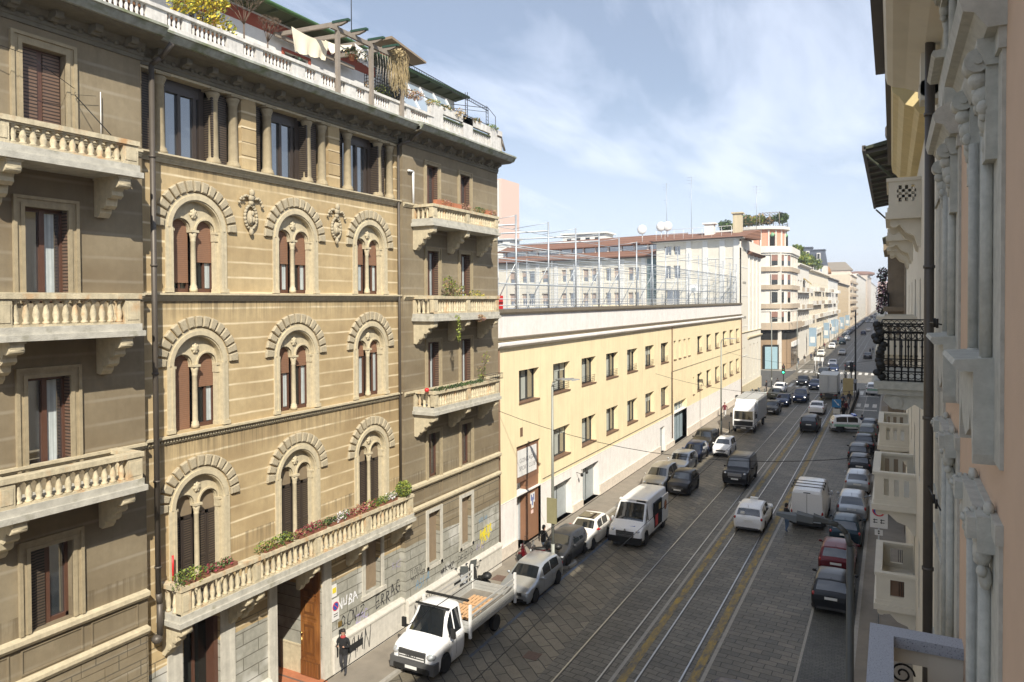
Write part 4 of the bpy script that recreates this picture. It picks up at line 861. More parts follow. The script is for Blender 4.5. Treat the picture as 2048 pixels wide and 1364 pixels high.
# left wing set back 1.5 m
b=MB(SP(1.5)); WG=[(16.3,17.1),(17.3,18.2),(19.8,20.75),(21.3,22.3),(24.0,25.0),(25.5,26.5),(28.2,29.2),(29.7,30.7),(33.3,34.8),(36.3,37.6),(38.0,39.1),(40.6,41.8)]
wl=[(a,c,17.0,19.05,.3) for a,c in WG]+[(a,c,13.0,15.2,.3) for a,c in WG]
wall(b,12.6,46,0,20.6,wl,.3,0)
for u in (15.2,18.9,22.9,27.2,31.5,35.3,39.6,): b.box(u,u+.7,13,20.5,0,.12,1)
b.box(12.6,46,19.4,19.5,0,.05,1); b.box(12.6,46,16.7,16.8,0,.05,1); b.build('wall',[m_school,m_schw],SC)
m_blind=mat('half_blind',(.42,.33,.28),.8,var=.1)
for i,(a,c) in enumerate(WG):
    for z0,z1 in ((17.0,19.05),(13.0,15.2)):
        b=MB(SP(1.5)); b.box(a,c,z0,z1,-.3,-.26,0); b.box(a,c,z0,z0+.1,-.26,-.2,2)
        if (i*7)%3: b.box(a,c,z1-[.0,.9,1.3][(i*7)%3],z1,-.26,-.22,1)
        b.build('window',[m_glass,m_blind,m_schw],SC)
b=MB(SP(1.5)); b.prism([(.8,20.6),(.85,20.75),(-3.2,21.9),(-3.2,20.6)],lambda a,d,z:(a,z,d),12.6,46.5,0); b.box(12.6,46,20.45,20.6,-.0,.7,1)
b.box(12.6,46,21.8,22.75,-3.5,-3.4,2)
for k in range(14): b.box(14+2.4*k,14.3+2.4*k,21.8,22.75,-3.4,-3.2,3)
b.prism([(-2.7,22.7),(-2.65,22.85),(-8,24.6),(-8,22.7)],lambda a,d,z:(a,z,d),12.0,47,0); b.build('roof',[m_tile,m_dwood,m_glass,m_schw],SC)
b=MB(SP(1.5)); b.box(12.4,14.9,13.2,20.3,.02,.08,0); b.box(12.4,12.6,13.2,20.4,-.1,1.4,1)
for k in range(5): b.box(12.5+k*.6,12.53+k*.6,13.2,20.3,.08,.11,1)
b.build('glazed_stair',[mat('green_glass',(.12,.17,.165),.2,var=.1),m_steel],SC)
# rooftop huts, dishes, aerials
for (x,y,z,w_,d_,h_,lb) in ((-60,150,26.0,10,5,3.2,'white rooftop hut beyond the ridge of the school roof'),(-85,150,26.5,13,5,2.2,'white terraced rooftop block at the left end of the school roof')):
    r_=thing('rooftop_hut',(x,y,z),lb,'rooftop hut'); b=MB(); b.box(x-w_/2,x+w_/2,y-d_/2,y+d_/2,0,z+h_*.8,0); b.build('wall',m_schw,r_)
    b=MB(); b.box(x-w_*.55,x+w_*.55,y-d_*.6,y+d_*.6,z+h_*.8,z+h_*.9,0); b.build('roof',m_schw,r_)
    b=MB(); 
    for k in range(4): b.box(x-w_*.4+k*w_*.22,x-w_*.3+k*w_*.22,y-d_/2-.03,y-d_/2+.1,z+.8,z+1.8,0)
    b.build('window',m_glassd,r_)
for i,(x,y,z) in enumerate(((-34.2,108,24),(-31.2,108,24.3),(-30.2,108,24.3))):
    b=MB(); b.tube((x,y,z-1),(x,y,z+.4),.05,n=6); b.ball((x,y-.2,z+.9),.75,.25,.75,10,6); tag(b.build('satellite_dish',m_white),('leftmost white satellite dish on the school roof ridge','middle white satellite dish on the school roof ridge','rightmost white satellite dish on the school roof ridge')[i],'satellite dish',None)
for i,(x,y,z,h_) in enumerate(((-31.5,112,24,8.5),(-27.6,112,24,9.2),(-17.9,112,24,7))):
    r_=MB(); r_.tube((x,y,z),(x,y,z+h_),.035,n=5)
    for k in range(5):
        zz=z+h_-.2-k*.45-(k>2)*1.2; r_.tube((x-.7+.08*k,y,zz),(x+.7-.08*k,y,zz),.022,n=4)
    tag(r_.build('tv_aerial',m_steel),('tall thin television mast above the left part of the school roof','tallest thin television mast in the middle of the school roof','thin television mast in front of the roof garden trees')[i],'aerial')
b=MB(); b.box(-24.2,-22.9,106,107.2,22.5,25.0); b.box(-24.5,-22.6,105.8,107.4,25.0,25.2); tag(b.build('rooftop_chimney',m_schw),'square pale chimney stack on the gable roof of the school','chimney')
b=MB(); b.box(-20.2,-19.0,106,107.2,22.5,26.3); b.box(-20.4,-18.8,105.8,107.4,26.3,26.5); tag(b.build('rooftop_chimney',m_stone),'tan chimney beside the clump of roof garden trees','chimney')
b=MB(); 
for k in range(9): b.tube((-31+1.4*k,104.6-.2*k,22.6),(-31+1.4*k,104.6-.2*k,24.3),.03,n=4)
for z in (23.6,24.3): b.tube((-31,104.6,z),(-19.8,102.9,z),.035,n=4)
tag(b.build('roof_guard_rail',m_white),'white guard rail along the edge of the school gable roof','railing')
b=MB(); TX=-125.6; TWZ=58.5; b.box(TX-16,TX,230,244,0,TWZ,0)
for k in range(14):
    for j in range(6): b.box(TX-15+j*2.5,TX-13.9+j*2.5,229.95,230.2,TWZ-3-k*3,TWZ-1.3-k*3,1)
b.box(TX-2.2,TX-1.2,229.9,230.1,5,TWZ-.5,2)
tag(b.build('tower_block',[mat('pink_tower',(.66,.48,.40),.9,var=.06),m_glassd,m_schw]),'distant pinkish tower block just right of the palazzo corner','building')

# ================================================================ CORNER BUILDING AND THE ROWS BEYOND
m_cw=mat('pale_facade',(.66,.63,.57),.9,var=.07,vs=1,streak=.08); m_tan=mat('tan_balcony_band',(.43,.35,.26),.85,var=.15,vs=1.5); m_pink=mat('pink_render',(.62,.28,.19),.85,var=.1); m_blind2=mat('brown_blind',(.24,.13,.10),.7,var=.15,vs=1)
CB=thing('corner_building',(-22,155,0),'six storey pale corner block with rounded tan balconies and pink roof pavilion','building')
# footprint: front edge along Y=150, quarter round of radius 5, side along X=-18.2
def cpath(off):
    r=5+off; pts=[(-60,150-off),(-23.2,150-off)]
    for k in range(1,9): a=-PI/2+PI/2*k/8; pts.append((-23.2+r*math.cos(a),155+r*math.sin(a)))
    pts.append((-18.2+off,168)); return pts
def cband(b,off,z0,z1,m=None):
    p=cpath(off); q=cpath(-.6)
    for i in range(len(p)-1):
        b.prism([p[i],p[i+1],q[i+1],q[i]],lambda a,x,y:(x,y,a),z0,z1,m)
b=MB(); cband(b,0,0,24.0); b.box(-50,-19.4,151.0,168,0,24.0); b.build('wall',[m_cw],CB)
b=MB()
for z,h,o in ((8.0,1.35,.9),(12.2,.95,.45),(16.0,.9,.45),(19.6,.9,.45)): cband(b,o,z,z+h,1 if o>.1 and z<19 or True else 0)
cband(b,.5,23.3,24.6,0); cband(b,.25,22.9,23.3,0); cband(b,.15,11.6,12.0,0); b.build('balcony_band',[m_cw,m_tan],CB)
def cpt(s):   # param: s<0 along the front (metres left of the curve), 0..1 on the curve, >1 along the side
    if s<0: return Vector((-23.2+s,150,0)),Vector((0,-1,0))
    if s<=1: a=-PI/2+PI/2*s; return Vector((-23.2+5*math.cos(a),155+5*math.sin(a),0)),Vector((math.cos(a),math.sin(a),0))
    return Vector((-18.2,155+s-1,0)),Vector((1,0,0))
for z,h in ((9.6,2.0),(13.4,2.1),(17.0,2.0),(20.8,2.0)):
    for i,(s,hw) in enumerate(((-4.5,.8),(-.9,.7),(.42,1.35),(.83,.7),(3.5,.6),(6.0,.6),(8.5,.6),(11.2,.6))):
        P,n=cpt(s); tt=Vector((-n.y,n.x,0)); b=MB(lambda u,z_,d,P=P,n=n,tt=tt: tuple(P+tt*u+n*d+Vector((0,0,z_))))
        b.box(-hw,hw,z,z+h,-.1,.06 if 0<s<1 else .02,0); 
        if (i+int(z))%3!=0: b.box(-hw,hw,z+h*.45,z+h,-.1,.08 if 0<s<1 else .04,1)
        for u0_,u1_ in ((-hw-.1,-hw),(hw,hw+.1)): b.box(u0_,u1_,z-.1,z+h+.1,-.1,.12,2)
        b.build('window',[m_glassd,m_blind2,m_cw],CB)
b=MB(); cband(b,.12,6.0,7.9,0); cband(b,.06,0,6.0,1); b.box(-22.3,-20.1,149.88,149.93,0,.1,1)
P,n=cpt(.25); tt=Vector((-n.y,n.x,0)); b.T=lambda u,z_,d: tuple(P+tt*u+n*d+Vector((0,0,z_))); b.box(-1.2,1.2,.2,4.6,.05,.35,2); b.box(-1.5,1.5,.0,5.0,.02,.18,0)
b.T=LX(-18.2)
for k in range(5): b.box(156+k*2.4,157.6+k*2.4,.3,4.2,.0,.09,3)
b.box(156,167.5,4.4,5.3,.0,.5,4)
b.build('shop_front',[m_dark,mat('shop_stone',(.30,.21,.13),.8,var=.15),mat('sky_blue_shutter',(.27,.40,.45),.7,var=.08),m_glassd,m_white],CB)
b=MB(); b.lathe([(4.9,24.6),(4.9,28.0),(5.5,28.1),(5.6,28.6),(5.5,28.7)],(-24.2,156.6,0),28,0,sm=False); b.build('pavilion',[m_pink],CB)
b=MB(); b.lathe([(5.5,28.05),(5.7,28.15),(5.7,28.7),(5.5,28.75)],(-24.2,156.6,0),28,0,sm=False)
for k in range(11):
    a=-PI*.85+PI*1.0*k/10; x,y=-24.2+4.95*math.cos(a),156.6+4.95*math.sin(a); b.box(x-.14,x+.14,y-.14,y+.14,24.6,28.0,0)
for k in (2,5,8):
    a=-PI*.85+PI*1.0*(k+.5)/10; x,y=-24.2+4.9*math.cos(a),156.6+4.9*math.sin(a); b.ball((x,y,27.0),.5,.5,.5,8,5,1); b.box(x-.45,x+.45,y-.3,y+.1,24.7,27.0,2)
b.build('colonnade',[m_cw,mat('green_shade',(.20,.38,.22),.8),m_dark],CB)
b=MB()
for k in range(36):
    a,a2=2*PI*k/36,2*PI*(k+1)/36; p=(-24.2+5.3*math.cos(a),156.6+5.3*math.sin(a)); q=(-24.2+5.3*math.cos(a2),156.6+5.3*math.sin(a2)); b.tube((*p,28.7),(*p,29.6),.03,n=4); b.tube((*p,29.6),(*q,29.6),.03,n=4); b.tube((*p,29.2),(*q,29.2),.02,n=4)
b.build('terrace_railing',m_iron,CB)
def block(nm,label,X,y0,y1,zt,n,m,zs,depth=14,face=1,band=None,roof=0,loggia=False,mb=None,z0=0,wh=1.9,ww=1.1,awn=False):
    r=thing(nm,(X-face*2,(y0+y1)/2,0),label,'building'); L=LX(X) if face>0 else RX(X)
    b=MB(L); hs=[]; st=(y1-y0)/n
    for z in zs:
        for k in range(n):
            c=y0+(k+.5)*st; hs.append((c-ww/2,c+ww/2,z,z+wh,.35))
    wall(b,y0,y1,z0,zt,hs,.35,0); b.poly([(y0,z0,0),(y0,zt,0),(y0,zt,-depth),(y0,z0,-depth)]); b.poly([(y1,z0,0),(y1,zt,0),(y1,zt,-depth),(y1,z0,-depth)]); b.poly([(y0,zt-.05,0),(y1,zt-.05,0),(y1,zt-.05,-depth),(y0,zt-.05,-depth)]); b.poly([(y0,z0,-depth),(y0,zt,-depth),(y1,zt,-depth),(y1,z0,-depth)])
    b.build('wall',[m],r)
    big=(y1-y0)<80
    if big:
        for h in hs:
            b=MB(L); b.box(h[0],h[1],h[2],h[3],-.34,-.3,0)
            if int(h[0]*7+h[2]*3)%3==0: b.box(h[0],h[1],h[2]+.9,h[3],-.3,-.26,1)
            b.build('window',[m_glassd,m_blind],r)
    else:
        b=MB(L)
        for h in hs: b.box(h[0],h[1],h[2],h[3],-.34,-.3,0)
        b.build('window_bank',[m_glassd],r)
    b=MB(L); moulding(b,y0-.1,y1+.1,[(0,zt-.5),(.35,zt-.35),(.7,zt-.1),(.7,zt+.12),(-1,zt+.2)],0)
    if roof: b.prism([(.5,zt+.12),(-depth/2,zt+roof),(-depth,zt+.2)],lambda a,d,z:(a,z,d),y0,y1,1)
    b.build('cornice',[band or m,m_tile],r)
    rr=random.Random(int(y0)); 
    if mb:
        for z in zs:
            k=0
            while k<n:
                wd=rr.choice((1,1,2,0)) if not loggia else 1
                if wd==0: k+=1; continue
                a=y0+k*st+.35; c=min(y0+(k+wd)*st-.35,y1-.2); b=MB(L); b.box(a,c,z-.3,z-.1,-.01,1.05,0); b.box(a,c,z-.1,z+.85,.95,1.05,0 if rr.random()<.6 else 1); b.box(a,a+.08,z-.1,z+.85,0,.95,0); b.box(c-.08,c,z-.1,z+.85,0,.95,0); b.build('balcony',[mb,m_tan],r) if big else None
                k+=wd
    if awn:
        b=MB(L); b.prism([(0,19),(1.6,17.6),(1.55,17.5),(0,18.8)],lambda a,d,z:(a,z,d),y0+12,y0+15,0); b.build('awning',[mat('olive_awning',(.33,.24,.09),.85)],r)
    return r
block('apartment_block','narrow white block with recessed dark loggias next to the rounded corner',-18.3,168.2,193,21.8,5,m_cw,(8.3,12,15.8),mb=m_cw,loggia=True,wh=2.5,ww=2.6,awn=True)
block('apartment_block','cream block of even windows with a leafy roof terrace, past the loggias',-18.4,193.2,254,21.4,12,mat('cream_facade',(.70,.63,.50),.9,var=.08,vs=1),(5.2,9.2,12.8,16.4),mb=m_cw,roof=1.2)
block('apartment_block','bright white block with a dark overhanging eave down the avenue',-18.3,254.2,300,20.9,8,m_schw,(5.2,9.2,12.8,16.4),mb=m_schw,band=m_dwood)
block('apartment_block','ochre block with many small balconies down the avenue',-18.5,300.2,381,20.3,12,mat('ochre_facade',(.60,.48,.32),.9,var=.1,vs=1),(5.2,8.8,12.2,15.6),mb=m_tan,band=m_dwood)
block('apartment_block','tall cream block with a plain stepped top far down the avenue',-18.6,400,470,26.5,10,mat('sand_facade',(.64,.55,.42),.9,var=.1,vs=1),(5,8.5,12,15.5,19,22.5),mb=m_tan)
block('apartment_block','white high block with blue glass beyond the tall cream one',-18.6,470.5,640,29,16,m_cw,(5,8.5,12,15.5,19,22.5),mb=m_cw)
block('apartment_block','distant block with a round brown roof rim',-17.6,641,760,33,12,mat('dusty_facade',(.58,.50,.42),.9,var=.1,vs=1),(5,9,13,17,21,25))
block('apartment_block','far greyish terrace just before the pink houses at the vanishing point',-18.2,761,1100,30,20,m_cw,(5,9,13,17,21))
b=MB(); b.lathe([(0.1,33),(11,33),(12.5,34),(12.5,35.5),(9,36.5),(.1,37)],(-25,660,0),20,0); b.lathe([(9,30),(9,33)],(-25,660,0),20,1); tag(b.build('round_roof',[m_tile,m_cw]),'round brown roof rim crowning a far block on the avenue','roof')
b=MB(); b.box(-22,-4,1400,1420,0,44,0); b.box(-3,30,1380,1400,0,36,0)
for k in range(9):
    for j in range(6): b.box(-20.5+j*3,-19+j*3,1399.8,1400.2,4+k*4.3,6.4+k*4.3,1)
tag(b.build('end_building',[mat('far_pink',(.62,.36,.28),.9,var=.05),m_glassd]),'hazy pink houses closing the avenue at the vanishing point','building')
# roofscape behind the corner block
m_slate=mat('slate_blue_roof',(.075,.09,.12),.6,var=.2,vs=1)
for i,(y,x,s,h0,h1) in enumerate(((255,-21.4,5.6,20.8,29.8),(262,-25.4,4.6,22,31.2))):
    r_=thing('mansard_tower',(x,y,22),('right hand slate blue mansard tower with a white dormer above the roof gardens','left hand slate blue mansard tower, partly behind the other')[i],'roof tower'); b=MB()
    for k,(a0,a1,z0,z1) in enumerate(((s,s*.72,h0+4,h1),)):
        A=[b.pt(x+sx_*a0/2,y+sy_*a0/2,z0) for sx_,sy_ in((-1,-1),(1,-1),(1,1),(-1,1))]; B=[b.pt(x+sx_*a1/2,y+sy_*a1/2,z1) for sx_,sy_ in((-1,-1),(1,-1),(1,1),(-1,1))]
        for q in range(4): j=(q+1)%4; b.face((A[q],A[j],B[j],B[q]))
        b.face(B)
    b.box(x-s*.40,x+s*.40,y-s*.40,y+s*.40,h1,h1+.4); b.box(x-s*.5,x+s*.5,y-s*.5,y+s*.5,0,h0+4,1); b.build('roof',[m_slate,m_cw],r_)
    b=MB(); b.box(x-.2,x+.9,y-s/2-.1,y-s/2+1.2,h0+6,h0+8.2); b.box(x,x+.7,y-s/2-.14,y-s/2+.2,h0+6.3,h0+7.9,1); b.build('dormer',[m_white,m_glassd],r_)
b=MB(); b.prism([(-32,28.6),(-30,32.8),(-21,32.8),(-17.8,29.2),(-17.8,28.6)],lambda a,x,z:(x,a,z),400,412,0); b.box(-31.5,-18.5,400.5,411.5,20,28.6,1); tag(b.build('gabled_penthouse',[mat('taupe_roof',(.33,.29,.24),.85),mat('blush_wall',(.72,.60,.50),.9)]),'pale penthouse with a sloped taupe roof rising above the ochre block','building')
b=MB(); b.lathe([(3.6,22.4),(3.5,23.6),(2.9,24.8),(1.6,25.7),(.2,26.1)],(-21.5,262,0),16,0); tag(b.build('small_dome',[mat('copper_dome',(.34,.17,.07),.6)]),'small copper coloured dome on the roof of the bright white block','dome')
for i,(x,y,z0,w_) in enumerate(((-23,236,22.4,8),(-22.5,222,22.4,6))):
    b=MB(); b.box(x-w_/2,x+w_/2,y-5,y+5,21.3,z0+2.2); b.box(x+w_/2-.02,x+w_/2+.03,y-3,y+3,z0,z0+1.4,1); tag(b.build('rooftop_room',[m_schw,m_glassd]),('white rooftop room at the far end of the leafy terrace','white rooftop room in the middle of the leafy terrace')[i],'rooftop room')
# banners on the left pavement
for i,(y,s) in enumerate(((186,0),(226,0),(256,0),(266,0),(300,0),(338,0))):
    r_=thing('street_banner',(-15.9,y,.12),('nearest tall sky blue banner on the left pavement of the avenue','second sky blue banner along the left pavement of the avenue','third sky blue banner along the left pavement of the avenue','fourth sky blue banner along the left pavement of the avenue','fifth sky blue banner along the left pavement of the avenue','farthest sky blue banner along the left pavement of the avenue')[i],'banner','sky blue banners along the avenue')
    b=MB(); b.tube((-15.9,y,.12),(-15.9,y,7.6),.07,n=6); b.build('pole',m_steel,r_); b=MB(); b.box(-17.6,-16.0,y-.02,y+.02,2.7,7.2,0); b.box(-17.3,-16.3,y-.035,y+.035,3.6,5.0,1); b.build('flag_panel',[mat('banner_blue',(.27,.38,.48),.7,var=.05),m_white],r_)

# ================================================================ RIGHT HAND SIDE
m_pinkw=mat('salmon_render',(.60,.43,.30),.9,var=.05,vs=3,bump=.25,bs=120)
m_grs=mat('grey_cast_stone',(.47,.46,.40),.85,var=.22,vs=9,bump=.3,bs=60)
m_crm=mat('cream_paint',(.68,.63,.52),.8,var=.07,vs=2); m_crmy=mat('yellow_cream',(.66,.54,.28),.8,var=.1,vs=2,streak=.12)
m_gran=mat('blue_grey_granite',(.36,.38,.42),.6,var=.12,vs=30,build=lambda t,b,P,base,col: mixc(t,mth(t,'MULTIPLY_ADD',noise(t,P,70,2),6,-3.4,clamp=True),base,(.09,.10,.12)))
XR=.72
RB=thing('salmon_house',(2,3,0),'salmon rendered house with grey stone window frames filling the right edge','building')
b=MB(RX(XR)); HW=[(6.8,7.7,13.45,15.65,.35),(10.55,11.45,13.45,15.65,.35),(6.8,7.7,9.2,12.05,.35),(10.55,11.45,9.2,12.05,.35),(6.8,7.7,17.0,18.0,.35),(10.55,11.45,17.0,18.0,.35)]
wall(b,-25,12.6,0,18.6,HW,.35,0); b.build('wall',[m_pinkw],RB)
b=MB(); b.box(XR+.4,13,-25,19,0,18.5); b.box(XR+.36,XR+.45,-25,19,0,18.5); b.build('core_wall',m_dark,RB)
b=MB(RX(XR)); b.box(12.6,14.9,0,18.8,-.02,.03,0); b.box(14.9,19.0,0,18.8,-.02,.0,1)
for z in (4.2,8.0,9.9,10.6,15.6,17): b.box(12.58,14.92,z,z+.08,-.02,.06,0)
b.poly([(19.0,0,0),(19.0,18.5,0),(19.0,18.5,-10),(19.0,0,-10)],1)
b.build('pilaster',[m_grs,m_crm],RB)
def ornate(cy,z0,z1,hood=True):
    r_=empty('window',RB); r_.location=-Vector(wloc(RB)); T=RX(XR)
    b=MB(T)
    for s in (-1,1):
        a,c=sorted((cy+s*.54,cy+s*1.0)); b.box(a,c,z0-.7,z1+.15,-.05,.025); 
        a,c=sorted((cy+s*.45,cy+s*.52)); b.box(a,c,z0,z1,-.3,.03)
        X=T(0,0,.06)[0]; b.T=IDT; b.tube((X,cy+s*.50,z0),(X,cy+s*.50,z1-.25),.05,n=10); b.lathe([(.07,z0),(.07,z0+.06),(.05,z0+.1)],(X,cy+s*.49,0),10); b.T=T
    b.box(cy-1.02,cy+1.02,z1+.15,z1+.3,-.05,.05); b.box(cy-.53,cy+.53,z1,z1+.15,-.05,.07)
    b.prism([(.0,z0-.02),(.26,z0-.02),(.30,z0+.03),(.28,z0+.07),(0,z0+.09)],lambda a,d,z:(a,z,d),cy-.64,cy+.64)
    b.box(cy-.5,cy+.5,z0-.02,z0+.03,-.35,0)
    # shaped apron
    n=12; b.prism([(cy-.64,z0-.02),(cy-.64,z0-.66),(cy-.62,z0-.74),(cy-.58,z0-.74),(cy-.56,z0-.62),(cy-.42,z0-.34),(cy-.3,z0-.52),(cy,z0-.62),(cy+.3,z0-.52),(cy+.42,z0-.34),(cy+.56,z0-.62),(cy+.58,z0-.74),(cy+.62,z0-.74),(cy+.64,z0-.66),(cy+.64,z0-.02)],lambda a,p,q:(p,q,a),-.02,.16)
    b.build('surround',[m_grs],r_)
    b=MB(T); b.box(cy-.45,cy+.45,z0,z1,-.34,-.30,1); b.box(cy-.45,cy-.38,z0,z1,-.30,-.24,0); b.box(cy+.38,cy+.45,z0,z1,-.30,-.24,0); b.box(cy-.04,cy+.04,z0,z1,-.3,-.24,0); b.box(cy-.45,cy-.36,z0+.05,z1,-.22,-.10,2)
    b.build('window_frame',[m_white,m_glass,mat('grey_green_shutter',(.22,.27,.24),.6)],r_)
    if hood:
        b=MB(T)
        for s in (-1,1):
            c=cy+s*.62; X=T(0,0,0)[0]; b.T=IDT; zt=z1+.30
            b.tube((X-.15,c-.12,zt-.14),(X-.15,c+.12,zt-.14),.09,n=12); b.tube((X-.15,c-.14,zt-.14),(X-.15,c+.14,zt-.14),.035,n=8); b.ball((X-.10,c,zt-.40),.08,.10,.10); b.ball((X-.13,c,zt-.27),.08,.11,.08); b.ball((X-.08,c,zt-.58),.06,.08,.11); b.ball((X-.11,c-.1,zt-.50),.05,.05,.06); b.ball((X-.11,c+.1,zt-.46),.05,.05,.06); b.ball((X-.07,c,zt-.78),.045,.06,.09)
            for k in range(5): b.ball((X-.15+.02*k,c+.09*math.sin(k*2.2),zt-.36-.1*k),.035,.035,.045,6,4)
            b.T=T; b.box(c-.14,c+.14,zt-.9,zt,-.02,.10)
        b.prism([(0,z1+.3),(.12,z1+.3),(.20,z1+.42),(.27,z1+.44),(.30,z1+.54),(.26,z1+.60),(.12,z1+.68),(0,z1+.7)],lambda a,d,z:(a,z,d),cy-1.05,cy+1.05)
        b.prism([(0,z1+.1),(.10,z1+.1),(.16,z1+.25),(.16,z1+.3),(0,z1+.3)],lambda a,d,z:(a,z,d),cy-.8,cy+.8)
        b.build('hood',[m_grs],r_)
    else:
        b=MB(T); b.T=IDT; X=XR
        for s in(-1,1):
            c=cy+s*.62; ring_=[b.path([(X-.12-.085*(1-.12*q)*math.cos(a_),c+s*0+.12,z1+.18+.10*(1-.12*q)*math.sin(a_)) for q,a_ in [(i/6,2*PI*i/12) for i in range(20)]],.035,6)]; b.box(X-.2,X,c-.1,c+.12,z1+.10,z1+.26); b.ball((X-.09,c,z1-.02),.07,.09,.12); b.ball((X-.07,c,z1-.22),.05,.07,.10); b.ball((X-.10,c+.06,z1-.1),.05,.05,.05); b.ball((X-.10,c-.05,z1-.16),.04,.05,.05); b.ball((X-.05,c,z1+.32),.04,.08,.06)
        b.box(X-.14,X,cy-.75,cy+.75,z1,z1+.28); b.build('crest',[m_grs],r_)
for cy,z0,z1,h in ((7.25,13.45,15.65,True),(11.0,13.45,15.65,True),(7.25,9.2,12.05,False),(11.0,9.2,12.05,False),(7.25,17.0,18,False),(11.0,17.0,18,False)): ornate(cy,z0,z1,h)
b=MB(); b.tube((XR-.18,13.7,6.9),(XR-.18,13.7,19),.075,n=12); b.path([(XR-.18,13.7,6.9),(XR-.12,13.7,0)],.06,10); 
for z in (7,9.5,12,14.5,17): b.tube((XR-.18,13.7,z),(XR-.18,13.7,z+.05),.09,n=12)
b.build('downpipe',m_pipe,RB)
b=MB(); 
for z in (13.62,10.9,16.4): b.path([(XR-.18,13.7,z),(XR-.08,12.2,z)],.012,5); b.tube((XR-.14,12.8,z-.06),(XR-.14,12.8,z+.08),.02,n=5); b.tube((XR-.12,12.5,z-.06),(XR-.12,12.5,z+.08),.02,n=5)
b.build('pipe_bracket',m_iron,RB)
# top cornice with corner scroll blocks, dark eave above
b=MB(RX(XR)); moulding(b,-25,16.9,[(0,18.15),(.25,18.2),(.5,18.32),(.72,18.38),(.82,18.45),(.86,18.6),(0,18.7)],0)
b.box(14.2,14.7,17.4,18.2,0,.3,0)
b.T=IDT; b.tube((.55,14.2,17.6),(.55,14.7,17.6),.16,n=12); b.build('cornice',[m_crm],RB)
b=MB(RX(XR)); b.box(-25,17.0,18.7,19.1,0,1.04,0); b.build('eave',[m_pipe],RB)
# granite balcony of the floor below
gb=empty('balcony',RB); gb.location=-Vector(wloc(RB))
b=MB(); b.box(-.22,.03,4.2,9.35,9.97,10.1); b.box(-.22,XR,9.35,9.62,9.97,10.1); b.build('handrail',[m_gran],gb)
b=MB(); b.box(-.18,-.02,4.2,9.4,8.95,9.97); b.box(.38,XR,9.40,9.56,8.95,9.97); b.box(-.18,.02,9.3,9.56,8.95,9.97); b.box(-.02,.4,9.42,9.54,9.78,9.97); b.box(-.02,.4,9.42,9.54,8.95,9.06); b.box(-.35,XR,4.1,9.75,8.7,8.95); b.build('parapet',[m_crm],gb)
b=MB()
def spiral(b,c,r,turns,w,T,n=26,rr=.012):
    pts=[]
    for i in range(n+1):
        t=i/n; a=2*PI*turns*t; q=r*(1-.78*t); pts.append(T(c[0]+q*math.cos(a),c[1]+q*math.sin(a)))
    b.path(pts,rr,5)
for cx_,cz_,s in ((.12,9.62,1),(.28,9.35,1),(.10,9.2,1)): spiral(b,(cx_,cz_),.13,1.6,0,lambda p,q:(p,9.48,q))
b.build('scroll_ironwork',[m_iron],gb)
# second house: cream, balconies
R2=thing('cream_house',(3,35,0),'cream house with white slotted balconies beyond the dark drainpipe','building')
b=MB(RX(.74)); RWn=[(20.5,21.5,z,z+2.2,.3) for z in (4.6,8.6,12.4)]+[(24,25,z,z+2.2,.3) for z in (4.6,8.6,12.4)]+[(29,30.2,z,z+2.3,.3) for z in (3.6,7.2,12.4)]+[(34,35,z,z+2.3,.3) for z in (4,8,12.4)]+[(40,41,z,z+2.3,.3) for z in (4,8,12.4)]
wall(b,19.02,48,0,18.6,RWn,.3,0); b.build('wall',[m_crm],R2)
b=MB(); b.box(1.1,13,19.02,117,0,18.4); b.box(.74,1.2,47.9,48,0,18.4); b.build('core_wall',m_dark,R2)
b=MB(RX(.74)); 
for h in RWn: b.cut(); b.box(h[0],h[1],h[2],h[3],-.29,-.25)
b.build('window',[m_glassd],R2)
b=MB(RX(.74)); moulding(b,19.0,31,[(0,18.2),(.2,18.25),(.3,18.4),(.5,18.5),(.62,18.7),(.74,18.8),(.78,19.1),(0,19.1)],0); b.box(17.0,31,19.1,19.2,0,.9,1)
b.build('cornice',[m_crmy,m_pipe],R2)
b=MB(RX(.74)); 
moulding(b,29,48,[(-.5,20.0),(1.66,19.5),(1.66,19.4),(-.5,19.8)],0); moulding(b,29,48,[(1.6,19.35),(1.72,19.35),(1.72,19.55),(1.6,19.55)],1)
for k in range(12): b.prism([(0,19.55),(1.6,19.3),(1.6,19.4),(0,19.7)],lambda a,d,z:(a,z,d),29.3+k*1.6,29.42+k*1.6,1)
b.T=IDT; b.tube((.7,29.2,17.6),(-.85,29.2,19.25),.05,n=6); b.tube((.7,47.5,17.6),(-.85,47.5,19.25),.05,n=6,m=1); b.tube((.2,28.6,19.9),(.2,30.2,20.1),.45,n=12,m=1)
b.build('timber_eave',[mat('dark_eave_wood',(.055,.06,.035),.8,var=.3,vs=3),m_pipe],R2)
